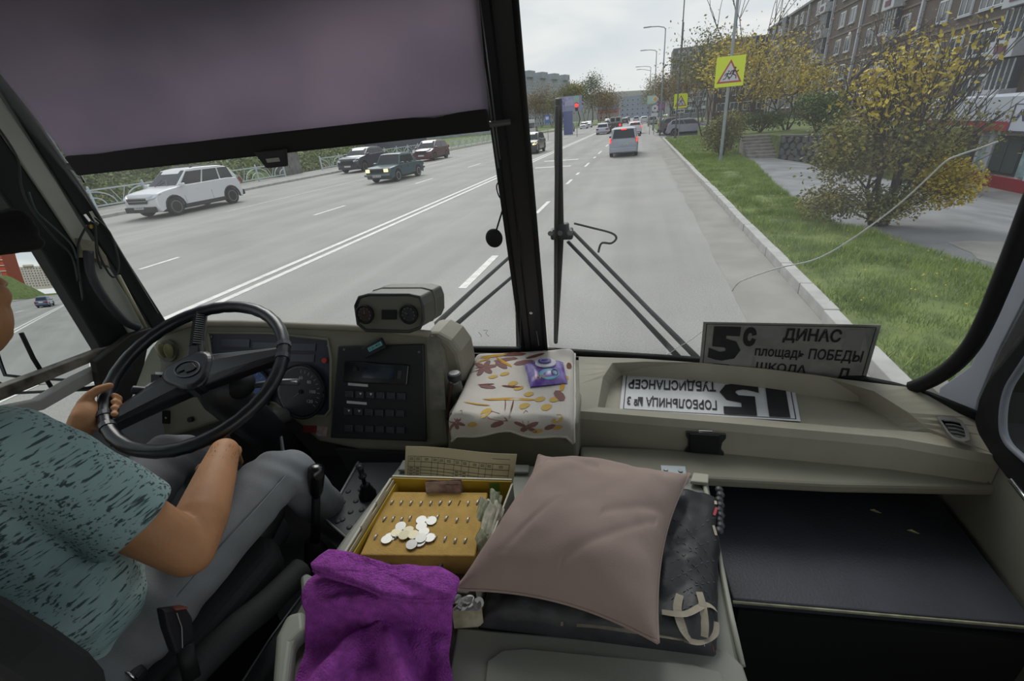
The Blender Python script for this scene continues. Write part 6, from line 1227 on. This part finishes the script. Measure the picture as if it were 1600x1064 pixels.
for u in (.06,.12,.20,.28,.34,.41,.49,.56,.65,.72,.78,.88):
    for v in (.67,.63): ln(u-.018,v,u+.018,v,.008)
for u in (.06,.12,.49,.56):
    for v in (.38,.29,.20,.11): ln(u-.016,v,u+.016,v,.012)
ln(.80,.86,.95,.86,.006); part('table_lines',mb,mat('grey_ink','#4a453a',.8),ts,fix=False)
# trays and small coin carton
def tray(lab,pts,z=1.655):
    t=thing('plastic_tray',lab,'tray',at(*pts[0],z=z)); P_=[at(*p,z=z) for p in pts]; c_=sum(P_,V(0,0,0))/len(P_); I=[c_+(p-c_)*.9 for p in P_]
    mb=MB(); mb.loft([[p+V(0,0,-.04) for p in P_],P_,I,[p+V(0,0,-.03) for p in I]],True,True); part('shell',mb,mat('tray_mauve','#5c535a',.35),t); mb=MB(); mb.tube(P_+[P_[0]],.003,6); part('rim',mb,mat('tray_rim','#a9a9a4',.3),t,smooth=True)
tray('small greyish plastic tray in front of the foam, left one',[(552,871),(600,868),(608,874),(612,905),(560,905)]); tray('mauve plastic tray in front of the foam, right one',[(684,890),(692,876),(738,872),(748,900),(730,925),(684,920)])
sb=thing('coin_carton','small torn carton of loose coins below the pillow corner','box',at(735,960,z=1.61)); P_=[at(*p,z=1.665) for p in ((705,938),(748,936),(752,948),(706,951))]
mb=MB(); mb.loft([[V(p.x,p.y-.004,1.612) for p in P_],P_],True,False); part('sides',mb,mat('carton_tan','#8d8468',.7,col2='#b5aF9a'.lower(),vs=30),sb,solid=.002); 
mb=MB(); rd=random.Random(8)
for i in range(26): q=bil([P_[3],P_[2],P_[1],P_[0]],rd.random(),rd.random()); M=Quaternion(V(rd.gauss(0,1),rd.gauss(0,1),rd.gauss(0,1)).normalized(),rd.uniform(0,1.2)); e=M@V(0,0,.0009); mb.tube([q-e,q+e],.011,12)
o=part('coins',mb,coinm,sb); o['kind']='stuff'
# ================================================================ TOWEL
tow=mat('purple_terry','#9f48ab',.95,var=.22,vs=60,bump=1.0,bs=260,bd=.006,sheen=.8)
tw_=thing('purple_towel','bright purple microfibre towel draped over the rear of the engine cover','towel',V(-.45,.55,1.62))
L_=[((497,896),1.70),((478,912),1.703),((472,938),1.69),((479,958),1.66),((478,985),1.628),((472,1020),1.622),((458,1062),1.622),((440,1130),1.622)]
R2=[((712,905),1.70),((711,925),1.703),((709,942),1.70),((706,962),1.67),((705,990),1.63),((701,1025),1.622),((708,1062),1.622),((712,1130),1.622)]
La=[at(*p,z=z) for p,z in L_]; Ra=[at(*p,z=z) for p,z in R2]
Lc=catmull(La,5); Rc=catmull(Ra,5); nrow=len(Lc)-1
def tf(u,v):
    i=min(nrow,int(v*nrow+.5)); p=Lc[i].lerp(Rc[i],u); p=p+V(0,0,.016*noise.noise(V(u*3,v*5,1))+.007*noise.noise(V(u*9,v*11,1)))
    if v>.45:
        k=min(1,(v-.45)*4)
        p.z+=k*(.045*math.exp(-((u-.62-.5*(v-.7))/.07)**2)*(1 if v>.5 else 0)+.036*math.exp(-((u-.30-.9*(.78-v))/.09)**2)+.012*math.exp(-((u-.93)/.06)**2)+.008*math.sin(u*14+v*6))
    return p
mb=MB(); mb.grid(tf,70,nrow); part('towel_sheet',mb,tow,tw_,smooth=True,solid=.006)
fl=[(487,884),(500,872),(515,862),(530,863),(545,866),(580,877),(615,888),(640,886),(665,889),(690,890),(705,898),(717,906),(712,925),(705,936),(690,938),(660,938),(630,936),(600,932),(585,924),(560,914),(530,905),(505,898),(490,892)]
def zf(x,y): return 1.728+.008*noise.noise(V(x*.02,y*.03,4))+.006*math.sin(x*.045)
top=[at(x,y,z=zf(x,y)) for x,y in fl]; cen=sum(top,V(0,0,0))/len(top)
mb=MB(); rg=[]
for s,dz in ((1,-.008),(1.012,.0),(1,.008),(.9,.012),(.7,.013),(.4,.012),(.12,.012)): rg.append([cen+(p-cen)*s+V(0,0,dz+(.004*noise.noise((cen+(p-cen)*s)*22) if s<1 else 0)) for p in dens(top,2)])
mb.loft(rg,True,True); part('folded_flap',mb,tow,tw_,smooth=True)
mb=MB(); mb.tube([p+V(0,0,.002) for p in top[12:]],.0035,6); part('hem',mb,tow,tw_,smooth=True)
# support lumps under the towel
mb=MB(); P_=[at(*p,z=1.685) for p in ((500,905),(700,915),(700,938),(485,925))]; mb.loft([[V(p.x,p.y,1.612) for p in P_],P_],True,True); o=part('carton',mb,cwh,None,bevel=.004); tag(o,'low carton under the purple towel at the front of the cash box','box')
mb=MB(); mb.prism([at(*p,z=1.62) for p in ((474,915),(484,908),(498,915),(490,935),(476,940))],V(0,0,.03)); o=part('plastic_bag',mb,mat('bag_grey','#6c6f6b',.4),None,bevel=.008); tag(o,'crumpled grey bag corner left of the purple towel','bag')
# ================================================================ JACKET AND PILLOW
jk=thing('quilted_jacket','folded black quilted jacket with beige brush-like lettering under the pillow','jacket',V(0,.7,1.61))
J4=[at(745,968,z=1.635),at(1122,1015,z=1.635),at(1128,765,z=1.652),at(822,740,z=1.652)]
def jf(u,v,s=1):
    p=bil(J4,u,v); e=max(0,1-abs(2*u-1)**8)**.5*max(0,1-abs(2*v-1)**10)**.5
    q=.0035*abs(math.sin((u*9+v*6)*1.6))+.0035*abs(math.sin((u*9-v*7)*1.6))+.007*noise.noise(V(u*7,v*9,2))+.006*noise.noise(V(u*16,v*4,5))
    p.x+=.006*noise.noise(V(v*9,u*3,7))*(u>.9); p.z=(1.612+e*(.055+q)) if s>0 else 1.606; return p
quil=mat('quilted_black','#2a2b2f',.5,var=.2,vs=20,bump=.5,bs=45,bd=.004,spec=.5)
mb=MB(); mb.grid(lambda u,v:jf(u,v),90,90); mb.grid(lambda u,v:jf(u,v,-1),90,2); part('shell',mb,quil,jk,smooth=True)
bei=mat('beige_print','#a2998a',.8,var=.1,vs=40); redp2=mat('red_print','#a02a35',.6)
def juv(px,py):
    q=at(px,py,z=1.668); best=None
    # invert bilinear by newton
    u,v=.8,.3
    for i in range(12):
        p=bil(J4,u,v); du=bil(J4,u+.01,v)-p; dv=bil(J4,u,v+.01)-p; r=V(q.x-p.x,q.y-p.y,0); det=du.x*dv.y-du.y*dv.x; u+=.01*(r.x*dv.y-r.y*dv.x)/det; v+=.01*(du.x*r.y-du.y*r.x)/det
    return min(.985,max(.01,u)),min(.985,max(.015,v))
def ribbon(pts,w_,m,name='printed_stroke'):
    mb=MB(); c_=[jf(*juv(*p)) for p in pts]; c_=catmull(c_,5); vs=[]
    for i,p in enumerate(c_):
        d=(c_[min(i+1,len(c_)-1)]-c_[max(i-1,0)]).normalized(); s=d.cross(V(0,0,1)).normalized()*w_*(1-.3*abs(i/len(c_)-.5)); vs+=[p+s+V(0,0,.005),p-s+V(0,0,.005)]
    mb.add(vs,[(2*i,2*i+1,2*i+3,2*i+2) for i in range(len(c_)-1)]); part(name,mb,m,jk,fix=False)
ribbon([(1034,958),(1070,962),(1100,945),(1124,940)],.006,bei); ribbon([(1062,932),(1058,955),(1068,978),(1082,988)],.008,bei); ribbon([(1090,928),(1095,948),(1102,970),(1104,984)],.007,bei); ribbon([(1070,988),(1095,990),(1120,975),(1126,958)],.007,bei); ribbon([(1104,990),(1104,1005),(1102,1012)],.006,bei)
ribbon([(870,985),(872,995)],.006,bei); ribbon([(893,1000),(930,1008),(1000,1014),(1090,1014)],.004,bei)
ribbon([(1119,785),(1117,800)],.003,redp2); ribbon([(1116,815),(1118,828)],.003,bei); ribbon([(1120,773),(1119,780)],.003,bei); ribbon([(1118,1005),(1126,998)],.009,redp2)
mb=MB()
for k in range(5):
    a=[(1040+8*k,800+30*k),(1120,870+22*k)]; b=[(1120,800+32*k),(1045,860+26*k)]
    for s in (a,b):
        for j in range(8): p=jf(*juv(s[0][0]+(s[1][0]-s[0][0])*(j+.2)/8,s[0][1]+(s[1][1]-s[0][1])*(j+.2)/8)); q=jf(*juv(s[0][0]+(s[1][0]-s[0][0])*(j+.6)/8,s[0][1]+(s[1][1]-s[0][1])*(j+.6)/8)); mb.tube([p+V(0,0,.001),q+V(0,0,.001)],.0007,4)
part('stitching',mb,mat('stitch_grey','#5a5b60',.6),jk)
mb=MB()
for k in range(9): p=at(1124+2*(k%2),765+8*k,z=1.64); mb.ell(p,(.010,.012,.007),nu=8,nv=6)
part('gathered_edge',mb,quil,jk,smooth=True)
pw=thing('pillow','square dusty mauve-brown suede pillow lying askew on the black jacket','pillow',at(880,860,z=1.68))
PZ=1.705; PC=[at(710,921,z=PZ-.005),at(1028,1004,z=PZ-.012),at(1078,741,z=PZ+.008),at(842,711,z=PZ+.008)]
def pil(u,v,s):
    a=abs(2*u-1); b=abs(2*v-1); h=(max(0,1-a**2.6)*max(0,1-b**2.6))**.55
    pin=.085; uu=u+(.5-u)*pin*1.6*(1-b**2)*(a**3); vv=v+(.5-v)*pin*1.6*(1-a**2)*(b**3)
    p=bil(PC,uu,vv); w_=.012*noise.noise(V(u*3,v*3,3))+.005*noise.noise(V(u*8,v*8,5))+.006*noise.noise(V(u*7+v*5,v*2,8))*(a*.6+b*.6)+.004*math.sin((u*1.2+v)*16)*max(0,a-.4)*max(0,1-b)
    crease=-.006*math.exp(-((u-.28-.5*(v-.25))/.025)**2)*(v<.45)*(v>.1)*(1-abs(v-.27)*5 if abs(v-.27)<.2 else 0)
    crease+=-.004*math.exp(-((v-.5-.6*(u-.8))/.035)**2)*(u>.62)*(u<.97)-.004*math.exp(-((v-.28-.9*(u-.7))/.034)**2)*(u>.5)*(u<.92)-.004*math.exp(-((v-.80+.25*(u-.3))/.04)**2)*(u<.5)*(u>.08)
    p.z+= (h*.124*(1-.38*v)+ (w_+crease*1.0)*min(1,h*2)) if s>0 else -h*.03
    return p
sue=mat('mauve_suede','#97847d',.9,var=.07,vs=5,bump=.35,bs=500,bd=.0015,sheen=.5,detail=6)
mb=MB(); mb.grid(lambda u,v:pil(u,v,1),110,110); mb.grid(lambda u,v:pil(u,v,-1),60,60); part('cover',mb,sue,pw,smooth=True)
mb=MB(); E=[pil(k/60,0,1) for k in range(61)]+[pil(1,k/60,1) for k in range(61)]+[pil(1-k/60,1,1) for k in range(61)]+[pil(0,1-k/60,1) for k in range(61)]; mb.tube(E,.0032,6); part('seam_piping',mb,sue,pw,smooth=True)
# ================================================================ DRIVER
skin=mat('skin','#b88660',.55,var=.10,vs=14,bump=.25,bs=160,bd=.002,spec=.35)
hs=thing('person','man in teal streaked t-shirt, grey jeans and black cap, left hand on the steering wheel','person',V(-1.0,.3,1.6))
mb=MB()
SH=V(-.93,.36,2.09); EL=V(-.80,.435,1.815); WR=V(-.912,.655,1.862); HA=V(-.985,.705,1.80)
SHl=V(-1.26,.36,2.10); ELl=V(-1.40,.50,1.84); WRl=at(118,688,x=-1.36); 
# head and neck
hc=V(-1.075,.43,2.335); RH=Matrix.Rotation(math.radians(20),3,'Z')
def H(x,y,z): return hc+RH@V(x,y*.97-.004,z)
def HC(x,y,z): return hc+V(x,y,z)
mb.ell(H(0,-.02,.03),(.076,.098,.10),nu=24,nv=16); mb.ell(H(0,.03,-.045),(.058,.066,.085),nu=20,nv=14); mb.ell(H(0,.062,-.095),(.032,.03,.026)); 
mb.tube([H(0,.088,.03),H(0,.108,.0),H(0,.122,-.022),H(0,.092,-.036)],[.010,.012,.017,.010],10); mb.ell(H(.012,.108,-.026),(.009,.011,.008)); mb.ell(H(-.012,.108,-.026),(.009,.011,.008))
mb.ell(H(0,.088,-.058),(.026,.014,.008)); mb.ell(H(0,.086,-.070),(.022,.014,.008)); mb.ell(H(0,.078,.035),(.05,.022,.010))
for s in (-1,1): mb.ell(H(s*.077,-.012,-.01),(.010,.018,.032)); mb.ell(H(s*.04,.06,-.03),(.022,.025,.025))
chain(mb,[(H(0,-.03,-.06),.056),(V(-1.07,.37,2.17),.058),(V(-1.06,.33,2.08),.072)])
# torso inside the clothes, continuous body
mb.ell(V(-1.05,.31,1.92),(.15,.10,.22)); mb.ell(V(-1.03,.28,1.70),(.15,.11,.12))
chain(mb,[(SH,.052),(SH.lerp(EL,.5),.054),(EL,.045),(EL.lerp(WR,.3),.050),(EL.lerp(WR,.7),.041),(WR,.032),(HA,.03)],18)
chain(mb,[(V(-1.0,.33,2.06),.07),(SH,.052)]); chain(mb,[(V(-1.1,.33,2.06),.07),(SHl,.052)])
chain(mb,[(SHl,.052),(ELl,.040),(WRl,.028)],16)
chain(mb,[(V(-.945,.33,1.665),.07),(V(-.915,.48,1.705),.06),(V(-.872,.71,1.735),.042),(V(-.868,.765,1.705),.04),(V(-.885,.87,1.45),.036),(V(-.90,.95,1.24),.034)]); chain(mb,[(V(-1.12,.33,1.665),.07),(V(-1.16,.50,1.72),.06),(V(-1.20,.70,1.76),.042),(V(-1.205,.75,1.73),.04),(V(-1.21,.86,1.46),.036),(V(-1.22,.92,1.24),.034)])
# right hand (resting on the inner thigh)
def finger(mb,pts,r0,r1): n=len(pts); chain(mb,[(p,r0+(r1-r0)*i/(n-1)) for i,p in enumerate(pts)],10)
d_=(HA-WR).normalized(); sd_=d_.cross(V(0,0,1)).normalized()
mb.ell(HA+d_*.02,(.036,.045,.018)); 
for k,l in enumerate((.075,.085,.08,.062)):
    b_=HA+d_*.05+sd_*(-.030+.020*k); finger(mb,[b_,b_+d_*l*.5+V(0,0,.004),b_+d_*l*.85+V(0,0,-.014),b_+d_*l+V(0,0,-.03)],.0095,.007)
finger(mb,[HA-sd_*.03,HA-sd_*.055+d_*.025,HA-sd_*.062+d_*.055],.011,.009)
# left hand closed on the rim
ga=ang(165,640); gc=wp(ga,.23); tan=(wp(ga+.05,.23)-wp(ga-.05,.23)).normalized(); rad=(gc-WC).normalized()
if tan.y<0: tan=-tan
pc_=gc+rad*.034+WN*.012; cone(mb,WRl,.029,pc_-tan*.01+rad*.006,.029)
mb.ell(pc_,(.032,.043,.027),M=Matrix((rad,tan,WN)).transposed())
for k in range(4):
    b_=gc+tan*(-.032+.021*k)
    finger(mb,[b_+rad*.032-WN*.002,b_+rad*.016-WN*.026,b_-rad*.010-WN*.030,b_-rad*.027-WN*.012,b_-rad*.026+WN*.006],.0100,.0082)
finger(mb,[pc_+tan*.028+WN*.012,gc+tan*.040+WN*.030+rad*.012,gc+tan*.046+WN*.031-rad*.008,gc+tan*.048+WN*.026-rad*.030],.0135,.0100)
bme=remesh(mb,.0042,5,'body'); bme.materials.append(skin); bo=bpy.data.objects.new('body',bme); COL.objects.link(bo); bo.parent=hs; bo.location=-hs.location
def clothes(name,mb,vox,sm,m,lab=None,wr=None):
    me=remesh(mb,vox,sm,name)
    if wr:
        for v in me.vertices: v.co+=v.normal*wr(v.co)
    me.materials.append(m); o=bpy.data.objects.new(name,me); COL.objects.link(o); o.parent=hs; o.location=-hs.location
    if lab: o['label']=lab
    return o
# t-shirt
sm_=bpy.data.materials.new('streaked_teal_jersey'); sm_.use_nodes=True; t=sm_.node_tree; pb=t.nodes['Principled BSDF']; pb.inputs['Roughness'].default_value=.9
tcn=t.nodes.new('ShaderNodeTexCoord'); mp=t.nodes.new('ShaderNodeMapping'); mp.inputs['Scale'].default_value=(210,16,210)
n1=t.nodes.new('ShaderNodeTexNoise'); n1.inputs['Scale'].default_value=1; n1.inputs['Detail'].default_value=3; r1=t.nodes.new('ShaderNodeValToRGB'); r1.color_ramp.elements[0].position=.38; r1.color_ramp.elements[1].position=.45; r1.color_ramp.elements[0].color=hx('#3a464c'); r1.color_ramp.elements[1].color=(1,1,1,1)
n2=t.nodes.new('ShaderNodeTexNoise'); n2.inputs['Scale'].default_value=4; r2=t.nodes.new('ShaderNodeValToRGB'); r2.color_ramp.elements[0].color=hx('#95b2b4'); r2.color_ramp.elements[1].color=hx('#bad0cd'); r2.color_ramp.elements[0].position=.35; r2.color_ramp.elements[1].position=.65
mx=t.nodes.new('ShaderNodeMixRGB'); mx.blend_type='MULTIPLY'; mx.inputs[0].default_value=.85
t.links.new(tcn.outputs['Object'],mp.inputs[0]); t.links.new(mp.outputs[0],n1.inputs[0]); t.links.new(n1.outputs[0],r1.inputs[0]); t.links.new(tcn.outputs['Object'],n2.inputs[0]); t.links.new(n2.outputs[0],r2.inputs[0]); t.links.new(r2.outputs[0],mx.inputs[1]); t.links.new(r1.outputs[0],mx.inputs[2]); t.links.new(mx.outputs[0],pb.inputs['Base Color'])
mb=MB(); mb.ell(V(-1.05,.31,1.95),(.18,.125,.20),nu=24,nv=16); mb.ell(V(-1.03,.32,1.80),(.185,.14,.155),nu=24,nv=16); mb.ell(V(-1.03,.31,1.71),(.17,.135,.075),nu=24,nv=12)
chain(mb,[(V(-1.24,.35,2.07),.083),(V(-1.07,.32,2.11),.085),(V(-.94,.35,2.09),.082)],20)
e=EL-SH; sl=SH+e*.66; mb.tube([SH-e*.15,SH,SH+e*.25,sl-e*.03,sl],[.05,.072,.075,.074,.070],24)
el=ELl-SHl; mb.tube([SHl-el*.1,SHl,SHl+el*.6],[.05,.07,.066],20)
def wr_s(c): return .0045*math.sin(c.z*70+c.x*30+5*noise.noise(c*8))*max(0,1-abs(c.z-1.78)*5)+.007*noise.noise(c*14)
clothes('shirt',mb,.0065,4,sm_,'teal t-shirt with dark slub streaks',wr_s)
mb=MB(); mb.tube([sl-e.normalized()*.012,sl+e.normalized()*.001],.0755,24) 
jm=mat('grey_jeans','#7c7f83',.85,var=.12,vs=9,bump=.4,bs=260,bd=.0015)
mb=MB(); mb.ell(V(-1.03,.29,1.665),(.175,.145,.10),nu=24,nv=14)
chain(mb,[(V(-.945,.30,1.665),.098),(V(-.915,.48,1.705),.092),(V(-.872,.71,1.735),.068),(V(-.868,.765,1.705),.063),(V(-.885,.87,1.45),.056),(V(-.90,.95,1.24),.055)],22)
chain(mb,[(V(-1.12,.30,1.665),.098),(V(-1.16,.50,1.72),.090),(V(-1.20,.70,1.76),.068),(V(-1.205,.75,1.73),.064),(V(-1.21,.86,1.46),.056),(V(-1.22,.92,1.24),.055)],22)
clothes('jeans',mb,.007,5,jm,'worn grey jeans',lambda c:.006*math.sin(c.y*90+c.x*40+c.z*30)*max(0,1-abs(c.y-.34)*7)+.005*noise.noise(c*12)+.003*math.sin(c.y*120+c.z*60)*max(0,1-abs(c.y-.72)*10))
mb=MB(); a_=V(-.825,.38,1.70); mb.tube(catmull([V(-.852,.34,1.70),V(-.83,.45,1.735),V(-.812,.58,1.755),V(-.81,.70,1.765)],5),.0018,5)
o=part('jeans_seam',mb,mat('seam_grey','#787c82',.8),hs)
capm=mat('cap_black','#101011',.9,bump=.3,bs=200,bd=.001)
mb=MB(); mb.ell(HC(0,-.02,.055),(.088,.112,.088),nu=24,nv=14); mb.ell(HC(0,-.02,.035),(.09,.114,.03),nu=24,nv=10)
for k in range(9):
    u=(k-4)/4; a=HC(u*.078,.06,.078-.022*u*u); b=HC(u*.055,.160-.02*u*u,.088-.045*u*u); cone(mb,a,.018,b,.014)
clothes('cap',mb,.006,5,capm,'black cap with short brim')
mb=MB(); 
for s in (-1,1): mb.ell(H(s*.03,.079,.008),(.011,.006,.007),nu=12,nv=8)
part('eyes',mb,mat('eye_dark','#2b2320',.3),hs,smooth=True)
# hair stubble strip at the temple
mb=MB(); rd=random.Random(4)
for i in range(150):
    t_=rd.uniform(.15,.95); p=EL.lerp(WR,t_); a=rd.uniform(-1.4,1.9); r=.043-.012*t_; ax=(WR-EL).normalized(); s1=ax.orthogonal().normalized(); s2=ax.cross(s1); q=p+(s1*math.cos(a)+s2*math.sin(a))*r; mb.tube([q,q+(s1*math.cos(a)+s2*math.sin(a))*.004+ax*.009],.0003,3)
o=part('arm_hair',mb,mat('hair_dark','#6a4a34',.8),hs,fix=False); o['kind']='stuff'
# ---- seat
seatm=mat('seat_black','#262728',.8,bump=.3,bs=150,bd=.002,var=.1)
se=thing('driver_seat','black cushioned driver seat behind and below the driver','seat',V(-1.0,.2,1.15))
mb=MB(); mb.prism([V(-1.24,.16,1.52),V(-.82,.16,1.52),V(-.80,.60,1.54),V(-.84,.64,1.54),V(-1.2,.64,1.54),V(-1.26,.58,1.54)],V(0,0,.09)); part('cushion',mb,seatm,se,bevel=.03,seg=3)
# seat back seen from behind: rounded slab
B0=[at(*p,y=.21) for p in ((-420,640),(-200,760),(-60,858),(30,915),(110,965),(165,1005),(188,1035),(194,1075),(180,1130))]
zlow=1.42; Bp=B0+[V(B0[-1].x-.02,.21,zlow),V(-1.25,.21,zlow),V(-1.30,.21,B0[0].z)]
Bp=[p for p in Bp]; mb=MB(); 
xs=[-1.27,-1.24,-1.1,-.9]; BP=[V(-1.28,.2,1.45),V(-1.28,.2,2.02),V(-1.24,.2,2.09),V(-1.1,.2,2.12),V(-.86,.2,2.10)]+B0[3:9]+[V(-.62,.2,1.5)]
for q in BP: q.y=.20
mb.prism(BP,V(0,-.06,0)); part('backrest',mb,seatm,se,bevel=.02,seg=3)
mb=MB(); mb.box((-1.02,.40,1.34),(.34,.36,.34)); part('pedestal',mb,rubber,se,bevel=.02)
c=at(205,1050,y=.30); mb=MB(); mb.tube([c+V(0,.01,0),c+V(0,-.012,0)],.030,22); kn=part('recline_knob',mb,blackp,se,bevel=.004); mb=MB(); mb.tube([V(c.x+.034*math.cos(a),c.y-.012,c.z+.034*math.sin(a)) for a in [math.pi*k/12+.3 for k in range(12)]],.003,6); part('chrome_arc',mb,chrome,kn,smooth=True)
sbk=thing('seat_belt_buckle','black seat belt buckle on its stalk beside the driver hip','buckle',at(290,950,x=-.76))
mb=MB(); b0=at(300,1060,x=-.75); b1=at(288,1010,x=-.755); b2=at(278,955,x=-.76); mb.tube([b0,b1],.014,10,sq=.5); part('stalk',mb,rubber,sbk,smooth=True); mb=MB(); mb.prism([at(*p,x=-.755) for p in ((255,952),(292,948),(302,965),(305,1005),(292,1022),(275,1022),(262,985))],V(-.02,0,0)); part('buckle_body',mb,blackp,sbk,bevel=.005)
mb=MB(); mb.prism([at(*p,x=-.752) for p in ((274,951),(293,948),(294,951),(275,954))],V(-.02,0,0)); part('red_release',mb,mat('release_copper','#8a4a3a',.4),sbk)
mb=MB(); mb.tube([at(276,957,x=-.752),at(284,980,x=-.752),at(285,1012,x=-.752)],.0012,5); part('chrome_edge',mb,chrome,sbk)
mb=MB(); mb.tube(catmull([V(-.80,.30,1.60),V(-.775,.42,1.60),V(-.76,.50,1.585),V(-.752,.60,1.57)],5),[.03]*16,12,sq=1); o=part('arm_bolster',mb,seatm,se,smooth=True)
# handbrake/lever cover and dark kick trims between seat and engine cover
mb=MB(); mb.tube([at(300,990,z=1.52),at(380,880,z=1.52),at(430,800,z=1.50)],[.035,.04,.03],14); o=part('cable_gaiter',mb,rubber,None,smooth=True); tag(o,'dark rounded gaiter running forward beside the driver seat','gaiter')
mb=MB(); mb.prism([at(*p,z=1.33) for p in ((330,1100),(400,930),(440,925),(436,960),(352,1110))],V(0,0,.05)); o=part('floor_rail',mb,mat('rail_black','#232425',.7),None,bevel=.006); tag(o,'black raised floor rail beside the driver seat','rail')
mb=MB(); mb.prism([at(*p,z=1.42) for p in ((372,1075),(470,930),(500,880),(530,900),(440,1000),(430,1075))],V(0,0,-.02)); sd2=part('side_ledge',mb,MT['shelf_rubber'],None); tag(sd2,'studded dark ledge left of the engine cover','ledge')
mb=MB(); mb.tube([at(372,1075,z=1.423),at(420,1000,z=1.423),at(470,932,z=1.423)],.0025,6); part('edge_trim',mb,galv,sd2,smooth=True)
# cable duct & tape under the switch panel
mb=MB(); mb.prism([at(*p,y=1.12) for p in ((520,700),(640,706),(628,725),(560,730),(548,745),(535,720))],V(0,.05,0)); o=part('cover_flap',mb,mat('duct_grey','#3f403e',.6),db,bevel=.006)
